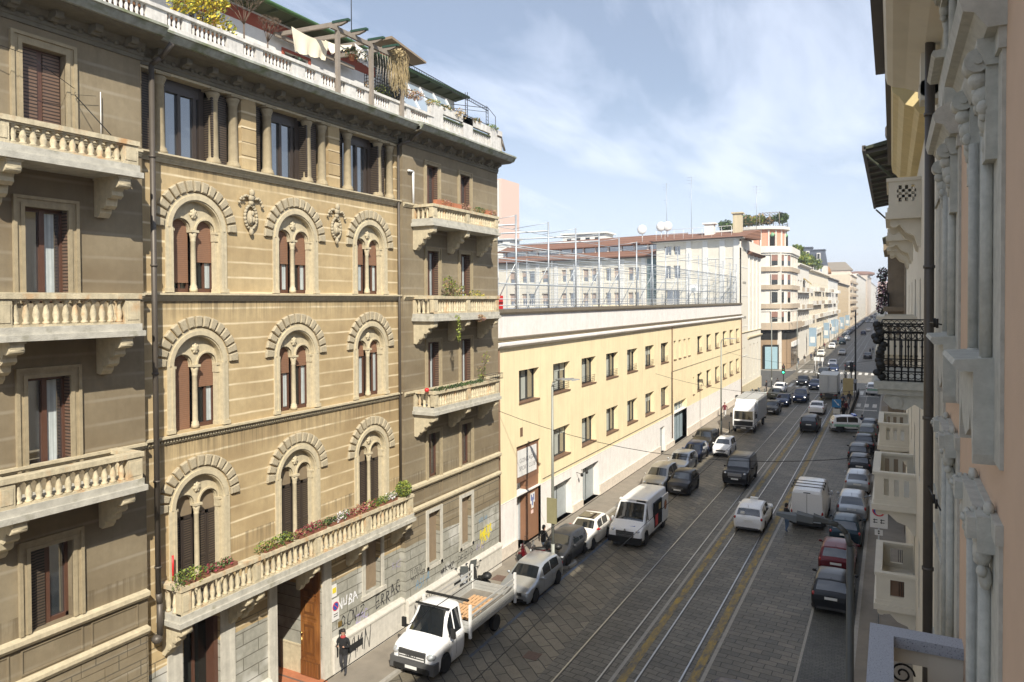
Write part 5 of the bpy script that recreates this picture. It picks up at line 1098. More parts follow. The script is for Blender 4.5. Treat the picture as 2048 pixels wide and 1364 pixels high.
def slotbal(y0,y1,zb,zt,Xo,Xw=.74,slots=3,holes=False):
    r_=empty('balcony',R2); r_.location=-Vector(wloc(R2)); b=MB()
    b.box(Xo-.08,Xw,y0-.08,y1+.08,zb,zb+.2); b.box(Xo-.03,Xw,y0-.02,y1+.02,zb+.2,zb+.34)
    for yy in (y0,y1):   # end walls facing the camera, pierced
        s=.12 if yy==y0 else -.12; a,c=sorted((yy,yy+s))
        xs=[Xo+.22+(Xw-Xo-.35)*k/(slots) for k in range(slots+1)]; sw=(Xw-Xo-.35)/slots
        zz0,zz1=zb+.5,zt-.22
        b.box(Xo,Xw,a,c,zb+.34,zz0); b.box(Xo,Xw,a,c,zz1,zt-.1); b.box(Xo,xs[0]+sw*.25,a,c,zz0,zz1); b.box(xs[-1]-sw*.25,Xw,a,c,zz0,zz1)
        for k in range(slots-1): b.box(xs[k]+sw*.75,xs[k+1]+sw*.25,a,c,zz0,zz1)
        if holes:
            for q in (.33,.66): b.box(xs[0],xs[-1],a,c,zz0+(zz1-zz0)*q-.04,zz0+(zz1-zz0)*q+.04)
    b.box(Xo,Xo+.12,y0+.12,y1-.12,zb+.34,zt-.1)
    b.box(Xo-.06,Xw,y0-.04,y0+.2,zt-.1,zt); b.box(Xo-.06,Xw,y1-.2,y1+.04,zt-.1,zt); b.box(Xo-.06,Xo+.18,y0+.2,y1-.2,zt-.1,zt)
    b.build('parapet',[m_crm],r_)
    b=MB(RX(Xw)); T=b.T
    for yy in (y0+.25,y1-.3):
        b.cut()
        L=Xw-Xo; b.prism([(0,zb),(L*.95,zb),(L*.93,zb-.15),(L*.75,zb-.2),(L*.65,zb-.16),(L*.45,zb-.4),(L*.2,zb-.5),(.08,zb-.8),(0,zb-.85)],lambda a,d,z:(a,z,d),yy-.12,yy+.12)
        b.T=IDT; b.tube((Xo+.15,yy-.14,zb-.12),(Xo+.15,yy+.14,zb-.12),.12,n=10); b.T=T
    b.build('bracket',[m_crm],r_); return r_
slotbal(27.7,31.4,6.75,8.05,-.52); slotbal(38.8,42.6,6.75,8.05,-.52)
r_=slotbal(27.7,31.4,3.3,4.58,-.45,slots=1); slotbal(27.7,31.4,12.1,13.4,-.42,slots=3)
slotbal(24.0,27.0,16.35,17.55,-.1,holes=True); slotbal(33,36,16.35,17.5,-.15,holes=True); slotbal(40,43,16.35,17.5,-.15,holes=True)
b=MB(); 
for k in range(7): b.tube((.25+.07*k,27.72,3.85),(.25+.07*k,27.72,4.32),.012,n=4); b.tube((.25+.07*k,31.3,3.85),(.25+.07*k,31.3,4.32),.012,n=4)
b.box(-.1,.5,27.79,27.80,3.8,4.4,1); b.build('window_grille',[m_iron,m_sill],R2)
# iron balcony
ib=empty('iron_balcony',R2); ib.location=-Vector(wloc(R2)); y0,y1,Xo,zb,zt=16.3,19.6,-.2,12.35,13.5
b=MB(); b.box(Xo-.12,XR,y0-.15,y1+.1,12.2,12.35); b.box(Xo-.05,XR,y0-.08,y1+.05,12.08,12.2); b.prism([(XR,12.08),(Xo+.1,12.08),(Xo+.05,11.95),(Xo+.2,11.8),(Xo+.45,11.78),(Xo+.6,11.9),(XR,11.7)],lambda a,x,z:(x,a,z),y0,y0+.25); b.tube((Xo+.26,y0-.03,11.93),(Xo+.26,y0+.28,11.93),.14,n=14); b.tube((Xo+.26,y0-.05,11.93),(Xo+.26,y0+.3,11.93),.06,n=10); b.build('slab',[m_grs],ib)
b=MB()
for yy in (y0,y1):
    for z in (zb+.02,zb+.2,zt-.32,zt-.16,zt): b.tube((Xo,yy,z),(XR,yy,z),.016,n=5)
    for k in range(8):
        x=Xo+.02+k*.118; b.tube((x,yy,zb),(x,yy,zt-.3),.016,n=5); b.ball((x,yy,zb+.7),.028,n=6,k=4); b.ball((x,yy,zb+.28),.028,n=6,k=4)
        for zc in (zt-.08,zt-.24,zb+.11):
            pts=[(x+.055*math.cos(2*PI*i/8)+.055,yy,zc+.055*math.sin(2*PI*i/8)) for i in range(9)]; b.path(pts,.010,4)
for z in (zb+.02,zb+.2,zt-.32,zt-.16,zt): b.tube((Xo,y0,z),(Xo,y1,z),.016,n=5)
for k in range(26): y=y0+k*.13; b.tube((Xo,y,zb),(Xo,y,zt),.014,n=4)
b.build('railing',[m_iron],ib)
b=MB(); rr=random.Random(3)
for k in range(14): b.ball((Xo-.02+rr.uniform(-.08,.06),y0-.02+rr.uniform(-.05,.05),zt-.02-.08*k),.09,.06,.075,7,5)
tag(b.build('wrapped_parasol',[m_black]),'furled black parasol tied to the corner of the iron balcony','parasol')
# third house and brown stone bay
R3=thing('brown_stone_house',(3,80,0),'dark brown stone house with a bay window and planted balconies','building')
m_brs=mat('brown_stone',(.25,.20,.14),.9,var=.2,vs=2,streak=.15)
b=MB(RX(.7)); wall(b,48.02,117,0,18.5,[(50+k*5,51.2+k*5,z,z+2.2,.3) for k in range(13) for z in (4,8,12,15.5)],.3,0); b.poly([(117,0,0),(117,18.5,0),(117,18.5,-14),(117,0,-14)]); b.build('wall',[m_brs],R3)
b=MB(RX(.7)); 
for k in range(13):
    for z in (4,8,12,15.5): b.box(50+k*5,51.2+k*5,z,z+2.2,-.3,-.26)
b.build('window_bank',[m_glassd],R3)
b=MB(RX(.7)); b.box(52,60,0,5.6,0,1.1,0); b.box(51.8,60.2,5.6,6.0,0,1.3,0); b.box(52.3,59.7,6.0,9.8,0,.9,0); b.box(51.7,60.3,9.8,10.1,0,1.25,0); b.box(52.3,59.7,13.2,13.5,0,1.2,0); b.box(51.9,60.1,17.1,17.5,0,1.2,0); b.box(52.5,59.5,17.5,18.9,0,.9,0); b.box(52.8,59.2,19.4,20.6,0,.8,0); b.box(52.5,59.5,21,21.6,0,1.1,0)
b.box(52.6,53.0,10.1,17.1,0,.95,0);b.box(55.8,56.2,10.1,17.1,0,.95,0);b.box(59.2,59.6,10.1,17.1,0,.95,0)
b.box(52.3,59.7,10.1,11.1,.85,.95,1); b.box(52.3,59.7,13.5,14.4,.85,.95,1)
moulding(b,60,117,[(0,17.9),(.5,18.2),(.9,18.4),(.9,18.7),(0,18.8)],0); b.box(70,78,14.2,14.4,0,1.1,0); b.box(70,78,14.4,15.4,1.0,1.1,1)
b.build('bay',[m_brs,m_iron],R3)
b=MB(RX(.7)); moulding(b,74,92,[(-.5,20.4),(1.5,19.6),(1.5,19.5),(-.5,20)],0); b.T=IDT; b.tube((.7,91.5,17.4),(-.8,91.5,19.4),.06,n=6); b.build('timber_eave',[MATS['dark_eave_wood']],R3)
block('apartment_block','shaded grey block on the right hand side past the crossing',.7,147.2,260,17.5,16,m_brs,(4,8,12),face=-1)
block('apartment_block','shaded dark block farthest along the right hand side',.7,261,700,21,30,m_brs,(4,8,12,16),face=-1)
# ================================================================ VEHICLES
def paint(name,col,rough=.28,met=0): return mat(name,col,rough,metal=met,var=0,spec=.35 if max(col)<.2 else .5,coat=.12 if max(col)<.2 else .35)
m_cglass=mat('car_glass',(.012,.015,.018),.04,var=0,spec=1.0,coat=.5); m_tyre=mat('tyre_rubber',(.018,.018,.018),.85,var=0); m_rim=mat('wheel_rim',(.42,.42,.43),.35,metal=.8,var=0)
m_lamp=mat('headlamp_glass',(.62,.64,.66),.08,metal=.5,var=0,coat=1); m_tail=mat('tail_lamp_red',(.35,.01,.01),.15,var=0,coat=1); m_plate=mat('number_plate',(.75,.75,.72),.4,var=0); m_trim=mat('grey_trim',(.05,.05,.05),.6,var=0); m_on=mat('lit_headlamp',(1,.97,.88),.1,var=0,emit=3)
def lerp(P,x):
    if x<=P[0][0]: return P[0][1]
    for (a,b_),(c,d) in zip(P,P[1:]):
        if x<=c: return b_+(d-b_)*(x-a)/(c-a)
    return P[-1][1]
TY={ # L,W,H, wheel r, axles(front,rear), top profile (x from rear 0..1 of L ; z of H), belt, cowl, windshield top, roof rear, rear glass bottom
 'mini':dict(L=3.45,W=1.6,H=1.47,r=.29,ax=(.83,.16),top=((0,.42),(.01,.62),(.03,.66),(.05,.80),(.10,.965),(.30,1),(.52,.995),(.60,.95),(.74,.68),(.80,.64),(.93,.56),(.985,.47),(1,.38)),belt=.62,gl=(.61,.74),rg=(.04,.10),sd=(.13,.60)),
 'bubble':dict(L=3.55,W=1.62,H=1.49,r=.30,ax=(.82,.17),top=((0,.40),(.01,.60),(.04,.68),(.10,.86),(.18,.97),(.36,1),(.52,.985),(.59,.94),(.73,.70),(.78,.665),(.92,.61),(.98,.52),(1,.40)),belt=.635,gl=(.60,.73),rg=(.05,.15),sd=(.17,.59)),
 'hatch':dict(L=3.95,W=1.70,H=1.47,r=.31,ax=(.81,.17),top=((0,.42),(.01,.60),(.03,.67),(.07,.82),(.12,.95),(.28,1),(.50,.99),(.58,.93),(.73,.67),(.80,.63),(.93,.55),(.985,.46),(1,.38)),belt=.62,gl=(.59,.73),rg=(.035,.11),sd=(.15,.58)),
 'mpv':dict(L=4.2,W=1.78,H=1.62,r=.32,ax=(.82,.17),top=((0,.40),(.01,.56),(.025,.62),(.05,.80),(.08,.95),(.22,1),(.50,.99),(.60,.92),(.76,.64),(.82,.60),(.94,.53),(.985,.44),(1,.36)),belt=.59,gl=(.61,.76),rg=(.03,.075),sd=(.11,.60)),
 'wagon':dict(L=4.5,W=1.78,H=1.48,r=.32,ax=(.80,.19),top=((0,.42),(.01,.60),(.03,.66),(.07,.82),(.11,.93),(.25,.99),(.48,1),(.55,.95),(.69,.67),(.76,.63),(.93,.56),(.985,.47),(1,.38)),belt=.62,gl=(.56,.69),rg=(.035,.10),sd=(.14,.55)),
 'sedan':dict(L=4.5,W=1.78,H=1.45,r=.32,ax=(.80,.19),top=((0,.42),(.01,.62),(.12,.68),(.15,.70),(.28,.94),(.38,.995),(.50,1),(.56,.95),(.69,.68),(.75,.64),(.93,.57),(.985,.47),(1,.38)),belt=.63,gl=(.57,.69),rg=(.16,.27),sd=(.25,.56)),
 'suv':dict(L=4.45,W=1.84,H=1.70,r=.36,ax=(.81,.18),top=((0,.40),(.01,.58),(.02,.64),(.05,.82),(.08,.94),(.22,.99),(.50,1),(.57,.95),(.69,.69),(.75,.66),(.93,.60),(.985,.50),(1,.38)),belt=.61,gl=(.58,.69),rg=(.03,.075),sd=(.10,.57)),
 'boxy':dict(L=4.8,W=1.92,H=1.89,r=.38,ax=(.82,.20),top=((0,.36),(.008,.56),(.015,.62),(.025,.82),(.04,.955),(.10,.99),(.55,1),(.62,.96),(.71,.66),(.74,.635),(.95,.60),(.985,.54),(1,.36)),belt=.585,gl=(.62,.71),rg=(.018,.038),sd=(.05,.61)),
 'van':dict(L=5.6,W=2.0,H=2.35,r=.35,ax=(.83,.20),top=((0,.30),(.004,.55),(.008,.90),(.02,.975),(.30,1),(.62,.995),(.69,.975),(.735,.92),(.79,.75),(.85,.575),(.88,.535),(.94,.475),(.975,.42),(.993,.36),(1,.26)),belt=.50,gl=(.735,.855),rg=(0,0),sd=(.72,.81)),
}
def car_template(ty,dy=False):
    s=TY[ty]; L,W,H,r=s['L'],s['W'],s['H'],s['r']; top=s['top']; fx,rx=s['ax'][0]*L,s['ax'][1]*L
    zl0=.17 if ty not in('boxy','suv') else .26; zb0=s['belt']*H
    xs=set(); 
    for p,_ in top: xs.add(round(p*L,4))
    for a in (s['gl']+s['rg']+s['sd']): xs.add(round(a*L,4))
    ar=r+.055
    for c in (fx,rx):
        for k in range(11): xs.add(round(c-ar*math.cos(PI*k/10),4))
    for k in range(5): xs.add(round(L-.01-.06*k*k*.4,4)); xs.add(round(.008+.05*k*k*.4,4))
    mid=(s['sd'][0]+s['sd'][1])/2*L; xs.add(round(mid,4)); xs.add(round(mid+.07,4))
    xs=sorted(x for x in xs if 0<=x<=L); q=[xs[0]]
    for x in xs[1:]:
        if x-q[-1]>.004: q.append(x)
    xs=q
    B=MB(); G={'windscreen':MB(),'rear_window':MB(),'side_window':MB()}
    def section(x):
        e=min(x,L-x); t=min(1,e/(.55 if x>L/2 else .38)); wf=.80+.20*math.sqrt(max(0,1-(1-t)**2)) if ty not in('van','boxy') else .88+.12*math.sqrt(max(0,1-(1-min(1,e/.3))**2))
        w=W/2*wf; zl=zl0
        for c in (fx,rx):
            if abs(x-c)<ar: zl=max(zl,r+math.sqrt(ar*ar-(x-c)**2))
        zt=lerp(top,x/L)*H; zb=min(zb0,zt-.04)
        if zl>zb-.1: zl=zb-.1
        if e<.05: zl=max(zl,.30)
        bul=.0
        pts=[(w*.90,zl),(w*.975,zl+.22*(zb-zl)),(w,zl+.5*(zb-zl)),(w*.995,zl+.8*(zb-zl)),(w*.955,zb)]
        if zt>zb0+.08:
            h=zt-zb; lean=.30*min(h,.7) if ty not in('van','boxy') else .11*h; ww=w*.945
            rr=.07 if h>.3 else .03
            pts+=[(ww-lean*.08,zb+.035),(ww-lean*max(.1,(1-rr*1.2/h)),zt-rr*1.1),(ww-lean-.035,zt-rr*.35),(ww-lean-.11,zt),( (ww-lean)*.45,zt+.018),(0,zt+.025)]
        else:
            pts+=[(w*.90,zb+(zt-zb)*.5),(w*.84,zb+(zt-zb)*.78),(w*.78,zb+(zt-zb)*.9),(w*.68,zt),(w*.38,zt+.018),(0,zt+.025)]
        return pts
    secs=[section(x) for x in xs]; nP=len(secs[0])
    def ids(mb,cache,i,j,sgn):
        k=(i,j,sgn if j<nP-1 else 1)
        if k not in cache: y,z=secs[i][j]; cache[k]=mb.pt(xs[i]-L/2,sgn*y,z)
        return cache[k]
    caches={id(B):{},**{id(g):{} for g in G.values()}}
    inr=lambda x,a: a[0]*L<=x<=a[1]*L
    for i in range(len(xs)-1):
        xm=(xs[i]+xs[i+1])/2; gh=lerp(top,xm/L)*H>zb0+.1
        for j in range(nP-1):
            for sg in (1,-1):
                tgt=B
                if gh and j==5 and inr(xm,s['sd']) and not (mid<xm<mid+.07) : tgt=G['side_window']
                if j>=8 or (j==7 and False):
                    if inr(xm,s['gl']): tgt=G['windscreen']
                    elif s['rg'][1]>0 and inr(xm,s['rg']): tgt=G['rear_window']
                c=caches[id(tgt)]; a=ids(tgt,c,i,j,sg); b_=ids(tgt,c,i+1,j,sg); d=ids(tgt,c,i+1,j+1,sg); e=ids(tgt,c,i,j+1,sg)
                mi=0
                if tgt is B and j==0 and ty in('suv','boxy','van'): mi=1
                f=(a,b_,d,e) if sg>0 else (a,e,d,b_); tgt.face(f[::-1] if False else f,mi,True)
    c=caches[id(B)]
    for i in (0,len(xs)-1):
        ring_=[ids(B,c,i,j,1) for j in range(nP)]+[ids(B,c,i,j,-1) for j in range(nP-2,-1,-1)]; B.face(ring_ if i else ring_[::-1],0,False)
    # underbody and arches
    B.box(-L/2+.12,L/2-.12,-W/2+.22,W/2-.22,zl0,.5,1)
    for cx_ in (fx-L/2,rx-L/2):
        for sg in (1,-1):
            y0,y1=sorted((sg*(W/2-.24),sg*(W/2-.05))); n=12
            pr=[(cx_-ar*1.0*math.cos(PI*k/n),r+ar*math.sin(PI*k/n)) for k in range(n+1)]+[(cx_+ar,.22),(cx_-ar,.22)]
            B.poly([(p,sg*(W/2-.23),z) for p,z in pr],1)
    # seams, handles, sill, bumper lines
    def side(x,sg,z):
        P=section(x+L/2)
        for (y0,z0),(y1,z1) in zip(P[:5],P[1:6]):
            if z0<=z<=z1: return y0+(y1-y0)*(z-z0)/max(1e-6,(z1-z0))
        return P[4][0]
    dl=[s['sd'][1]*L-L/2+.10,mid-L/2+.03]+([s['sd'][0]*L-L/2+.1] if L>3.8 and ty!='van' else [])
    if ty!='van' or True:
        for x in dl:
            for sg in (1,-1):
                zs_=[zl0+.12+(zb0-.02-zl0-.12)*k/5 for k in range(6)]
                for z0,z1 in zip(zs_,zs_[1:]):
                    ya,yb=side(x,sg,z0)+.004,side(x,sg,z1)+.004; B.poly([(x-.008,sg*ya,z0),(x+.008,sg*ya,z0),(x+.008,sg*yb,z1),(x-.008,sg*yb,z1)],1)
        for x in dl[:2]:
            for sg in (1,-1): y=side(x+.0,sg,zb0-.12); a,c2=sorted((sg*(y-.01),sg*(y+.03))); B.box(x-.26,x-.10,a,c2,zb0-.14,zb0-.11,0)
    T_={'body':B,**G}
    # front face details
    F=MB(); zf=.40*H if ty!='van' else .30*H
    F.box(L/2-.10,L/2+.012,-W*.25,W*.25,zf-.10,zf+.04,0)
    F.box(L/2-.12,L/2+.008,-W*.30,W*.30,.24,.36,0); 
    for k in range(3): F.box(L/2-.05,L/2+.02,-W*.24,W*.24,zf-.085+k*.045,zf-.075+k*.045,1)
    T_['grille']=F
    def lampb(x,y,z,a,b2,c2): m_=MB(); m_.ball((x,y,z),a,b2,c2,10,6); return m_
    zh=lerp(top,.955)*H-.12
    hl=[lampb(L/2-.17 if ty!='bubble' else L/2-.13,sg*W*.365,zh if ty!='bubble' else zh-.04,.16 if ty!='bubble' else .09,.13 if ty!='bubble' else .10,.075 if ty!='bubble' else .10) for sg in (1,-1)]
    zt_=zb0-.06 if ty!='van' else 1.0
    tl=[lampb(.10-L/2 if ty!='van' else .05-L/2,sg*W*.43,zt_,.09,.075,.13 if ty in('mpv','suv','boxy','van') else .10) for sg in (1,-1)]
    mr=[]
    for sg in (1,-1):
        m_=MB(); xm_=s['gl'][1]*L-L/2-.22; m_.ball((xm_,sg*(W/2+.07),zb0+.08),.07,.10,.07 if ty!='van' else .16,8,5); m_.box(xm_-.02,xm_+.03,min(sg*(W/2-.08),sg*(W/2+.03)),max(sg*(W/2-.08),sg*(W/2+.03)),zb0+.03,zb0+.07); mr.append(m_)
    pf=MB(); pf.box(L/2+.012,L/2+.025,-.26,.26,zf-.20,zf-.09)
    pr_=MB(); zr=.50*H if ty not in('van','boxy') else .38*H; pr_.box(-L/2-.022,-L/2-.006,-.26,.26,zr-.06,zr+.05)
    rb=MB(); rb.box(-L/2-.015,-L/2+.10,-W*.34,W*.34,.24,.33)
    return dict(parts=T_,hl=hl,tl=tl,mr=mr,pf=pf,pr=pr_,rb=rb,s=s,wheels=[(fx-L/2,1),(fx-L/2,-1),(rx-L/2,1),(rx-L/2,-1)])
def wheel_tree(par,x,sg,r,W,key):
    if key not in WCACHE:
        t_=MB(); t_.lathe([(r*.66,-.10),(r*.94,-.10),(r,-.06),(r,.06),(r*.94,.10),(r*.66,.10)],(0,0,0),20,0,ax=1,sm=False); 
        h=MB(); h.lathe([(r*.68,-.05),(r*.66,.075),(r*.60,.085),(r*.55,.03),(.05,.04),(.001,.06)],(0,0,0),20,1,ax=1,sm=False)
        for k in range(5):
            a=2*PI*k/5; c,s_=math.cos(a),math.sin(a); w_=.035
            h.poly([(c*.04-s_*w_,.072,s_*.04+c*w_),(c*.04+s_*w_,.072,s_*.04-c*w_),(c*r*.62+s_*w_*1.2,.084,s_*r*.62-c*w_*1.2),(c*r*.62-s_*w_*1.2,.084,s_*r*.62+c*w_*1.2)],0)
        to=t_.build('wheel',m_tyre,link=False).data; ho=h.build('rim',[m_rim,m_trim],link=False).data; WCACHE[key]=(to,ho)
    to,ho=WCACHE[key]; o=bpy.data.objects.new('wheel',to); C.objects.link(o); o.parent=par; o.location=(x,sg*(W/2-.115),r); o.rotation_euler=(0,0,0 if sg>0 else PI)
    h=bpy.data.objects.new('rim',ho); C.objects.link(h); h.parent=o
WCACHE={}; TCACHE={}
def car(ty,x,y,head,pm,label,name='car',cat='car',group=None,tail=None,extra=None,scale=1,lit=False,sub=True):
    """x,y: centre; head: compass of travel, radians about z (0 = +X)"""
    root=thing(name,(x,y,0),label,cat,group); root.rotation_euler=(0,0,head); root.scale=(scale,)*3
    if ty not in TCACHE:
        T_=car_template(ty); D={}
        for k,mb in T_['parts'].items():
            if not mb.f: continue
            me=mb.build(k,[m_black,m_trim] if k=='body' else ([m_black,m_rim] if k=='grille' else [m_cglass]),link=False).data
            if k=='body':
                try: me.set_sharp_from_angle(angle=R(38))
                except Exception: pass
            D[k]=me
        for k,l in (('headlight',T_['hl']),('tail_light',T_['tl']),('mirror',T_['mr'])): D[k]=[m_.build(k,[m_lamp if k=='headlight' else (m_tail if k=='tail_light' else m_black)],link=False).data for m_ in l]
        D['number_plate']=[T_['pf'].build('number_plate',m_plate,link=False).data,T_['pr'].build('number_plate',m_plate,link=False).data]; D['rear_bumper']=T_['rb'].build('rear_bumper',m_trim,link=False).data
        TCACHE[ty]=(T_,D)
    T_,D=TCACHE[ty]
    def add(n,me):
        o=bpy.data.objects.new(n,me); C.objects.link(o); o.parent=root; return o
    o=add('body',D['body']); o.material_slots[0].link='OBJECT'; o.material_slots[0].material=pm
    for k in ('windscreen','rear_window','side_window','grille'):
        if k in D: add(k,D[k])
    for k in ('headlight','tail_light','mirror','number_plate'):
        for me in D[k]:
            q=add(k,me)
            if k=='mirror': q.material_slots[0].link='OBJECT'; q.material_slots[0].material=extra or pm
            if k=='headlight' and lit: q.material_slots[0].link='OBJECT'; q.material_slots[0].material=m_on
    add('rear_bumper',D['rear_bumper'])
    for wx,sg in T_['wheels']: wheel_tree(root,wx,sg,T_['s']['r'],T_['s']['W'],round(T_['s']['r'],2))
    return root
def wipe(root,ty):  # rear wiper and aerial
    s=TY[ty]; L,H=s['L'],s['H']; b=MB(); b.tube((-L/2+.06*L,0,H*.99),(-L/2+.02*L,0,H*1.13),.008,n=5); lmesh(b,'aerial',m_black,root)
P_=dict(white=paint('car_white',(.78,.78,.78)),silver=paint('car_silver',(.42,.44,.46),.3,.6),grey=paint('car_dark_grey',(.05,.052,.058),.3,.4),black=paint('car_black',(.010,.010,.012)),blue=paint('car_navy',(.015,.030,.085),.3,.2),
 bronze=paint('car_black_brown',(.022,.019,.014),.3,.3),cream=paint('car_cream_white',(.80,.77,.70)),champ=paint('car_champagne',(.40,.38,.34),.3,.6),teal=paint('car_dark_teal',(.015,.035,.05),.28,.3),red=paint('car_dark_red',(.11,.008,.012),.28,.3),olive=paint('car_olive_grey',(.11,.115,.09),.35,.3),mint=paint('car_mint_green',(.30,.50,.38)))
N_=-PI/2; Sx=PI/2
def put(ty,xc,yf,head,*a,**k):  # yf = y of the bumper nearer to the camera
    return car(ty,xc,yf+TY[ty]['L']/2,head,*a,**k)
c_=put('hatch',-15.35,29.0,N_,P_['silver'],'small silver hatchback with a split dark grille parked behind the flatbed truck'); wipe(c_,'hatch')
b=MB(); b.poly([(1.93,-.55,.62),(1.985,0,.50),(1.985,0,.42),(1.93,-.62,.25)]); b.poly([(1.93,.55,.62),(1.985,0,.50),(1.985,0,.42),(1.93,.62,.25)]); lmesh(b,'dark_nose',m_black,c_)
put('mini',-15.75,34.0,N_,P_['grey'],'dark grey hatchback parked between the silver one and the white bubble car')
c_=put('bubble',-15.55,37.0,N_,P_['cream'],'creamy white bubble shaped car with red mirrors parked beside the white van',extra=m_redp)
b=MB(); b.box(-.75,.30,-.50,.50,1.495,1.512); lmesh(b,'sunroof',m_cglass,c_)
put('mpv',-15.35,50.8,N_,P_['champ'],'silver people carrier parked behind the white van')
put('bubble',-13.5,50.6,N_,P_['black'],'glossy black bubble car with round lamps double parked beside the silver people carrier')
put('wagon',-15.3,56.5,N_,P_['silver'],'silver estate parked second behind the white van')
put('hatch',-15.3,61.4,N_,P_['blue'],'very dark blue hatchback with a bright bonnet parked behind the silver estate')
put('suv',-15.6,66.3,N_,P_['bronze'],'black brown crossover with pale mirrors parked last before the kerb bulge')
put('mini',-13.45,65.0,N_,P_['white'],'small white five door car stopped just right of the parked black crossover')
c_=put('boxy',-10.35,55.0,N_,P_['black'],'big boxy black off roader driving on the left tram track')
b=MB()
for s_ in(-1,1): b.box(-1.9,.7,s_*.74-.02,s_*.74+.02,1.90,1.94)
b.box(.35,.39,-.74,.74,1.92,1.95); lmesh(b,'roof_rail',m_trim,c_); b=MB(); b.box(2.38,2.425,-.5,.5,.82,1.05); lmesh(b,'front_grille',m_rim,c_)
put('hatch',-13.0,91.5,N_,P_['bronze'],'black car with a sunlit yellowish bonnet behind the parked box truck'); put('hatch',-12.7,99.0,N_,P_['blue'],'dark blue car just ahead of the sunlit black one, nose to the camera',lit=True)
put('suv',-11.0,103.4,N_,P_['blue'],'dark sport utility with bright headlamps on the left track',lit=True)
put('sedan',-14.6,105.4,Sx,P_['olive'],'olive grey saloon seen from behind in front of the white car by the motorbikes'); put('hatch',-14.9,112.5,N_,P_['white'],'white hatchback parked behind the olive saloon near the motorbikes')
put('sedan',-12.9,124.4,N_,P_['grey'],'dark grey saloon with lamps on, on the near zebra crossing',lit=True); put('hatch',-10.6,119.6,N_,P_['blue'],'blue grey car half hidden by the grey box truck',lit=True)
put('sedan',-8.1,94.0,Sx,P_['white'],'white saloon seen from behind following the grey box truck'); put('suv',-7.7,81.0,Sx,P_['black'],'black sport utility with a long light bar seen from behind on the right track')
c_=put('wagon',-7.6,44.5,Sx+.0,P_['white'],'white taxi estate with a roof sign driving away on the right track','taxi','taxi'); wipe(c_,'wagon')
b=MB(); b.box(-.10,.10,-.22,.22,1.48,1.62); lmesh(b,'roof_sign',m_plate,c_); b=MB(); b.box(-2.275,-2.22,.18,.42,1.14,1.28); lmesh(b,'window_sticker',m_plate,c_)
# right hand parked row, all seen from behind
for ty,y,x,pm,lb in (('hatch',34.5,-2.35,P_['black'],'black hatchback nearest the camera in the right hand parking row'),('hatch',39.2,-2.45,P_['red'],'dark red hatchback second from the camera in the right hand row'),('hatch',44.3,-2.3,P_['teal'],'dark teal hatchback third from the camera, under the street lamp head'),
  ('mpv',49.6,-2.2,P_['silver'],'grey van like car with roof ribs and a big rear emblem, right hand row'),('hatch',56.8,-2.15,P_['silver'],'silver hatchback with a black tailgate window in the right hand row'),('hatch',63.0,-2.25,P_['black'],'black hatchback just beyond the silver one in the right hand row'),
  ('hatch',67.6,-2.5,P_['black'],'black red lamped hatchback seventh from the camera in the right hand row'),('sedan',72.2,-2.2,P_['black'],'black car with a pale roof eighth from the camera in the right hand row'),('mpv',77.6,-2.1,P_['olive'],'olive estate tenth in the right hand row, close to the police car'),('hatch',82.4,-2.0,P_['grey'],'grey hatchback farthest in the right hand row before the police car')):
    c_=put(ty,x,y,Sx,pm,lb,group='cars parked in the right hand row'); 
    if y<60: wipe(c_,ty)
c_=car('hatch',-7.6,26.1,Sx,P_['blue'],'dark car whose pale roof just enters the bottom edge of the picture'); c_.location.y=23.75; c_.location.x=-4.55
# police car across the road
c_=car('suv',-3.6,83.9,R(14),P_['white'],'white and mint police car stopped across the road by the platform','police_car','police car')
b=MB()
for s_ in (-1,1): a,c2=sorted((s_*.915,s_*.935)); b.box(-2.0,1.6,a,c2,.62,.86)
b.box(-2.24,-2.21,-.75,.75,.62,.86); lmesh(b,'green_stripe',P_['mint'],c_); b=MB(); b.box(-.1,.25,-.6,.6,1.72,1.84); lmesh(b,'light_bar',mat('police_blue_lamp',(.03,.09,.5),.2,var=0),c_)
c_=put('suv',-2.4,116.4,Sx,P_['white'],'white and green police car waiting beyond the right hand stop line','police_car','police car'); b=MB(); b.box(-2.25,-2.2,-.78,.78,.70,.95); lmesh(b,'green_stripe',P_['mint'],c_)
# vehicles beyond the crossing
far=[('boxy',-10.6,136,N_,'bronze','dark sport utility with a sunlit roof entering the crossing'),('hatch',-9.9,149.5,N_,'blue','blue hatchback on the far zebra crossing'),('sedan',-10.9,162,N_,'white','silver white saloon just past the far zebra crossing'),('suv',-7.3,155,Sx,'black','black sport utility driving away just past the far zebra crossing'),
('sedan',-5.0,187,Sx,'black','black saloon driving away on the right of the avenue beyond the crossing'),('sedan',-11.0,196,N_,'champ','silver car approaching halfway down the avenue'),('mpv',-15.4,190,N_,'cream','cream van like car parked at the left kerb past the crossing'),('mpv',-15.0,221,N_,'white','white van like car parked on the left of the avenue'),
('boxy',-13.6,243,N_,'teal','dark box shaped car double parked by the white van like car'),('hatch',-15.6,238,N_,'grey','grey hatchback parked on the left between the two box shaped cars'),('sedan',-13.4,268,N_,'white','white saloon double parked far along the left kerb'),('hatch',-15.3,262,N_,'red','dark red hatchback parked beside the double parked white saloon'),
('suv',-9.9,312,Sx,'blue','dark blue sport utility driving away far down the left track'),('sedan',-8.9,345,Sx,'white','white saloon ahead of the far dark blue sport utility'),('sedan',-5.4,440,N_,'white','white car approaching far away on the right track')]
for ty,x,y,h,pm,lb in far: put(ty,x,y,h,P_[pm],lb,lit=(h==N_ and y<170))
rr=random.Random(11); k=0
tyl=['hatch','sedan','suv','mpv','wagon','mini']; cl=['black','silver','white','grey','blue','champ','red','teal']
y=285
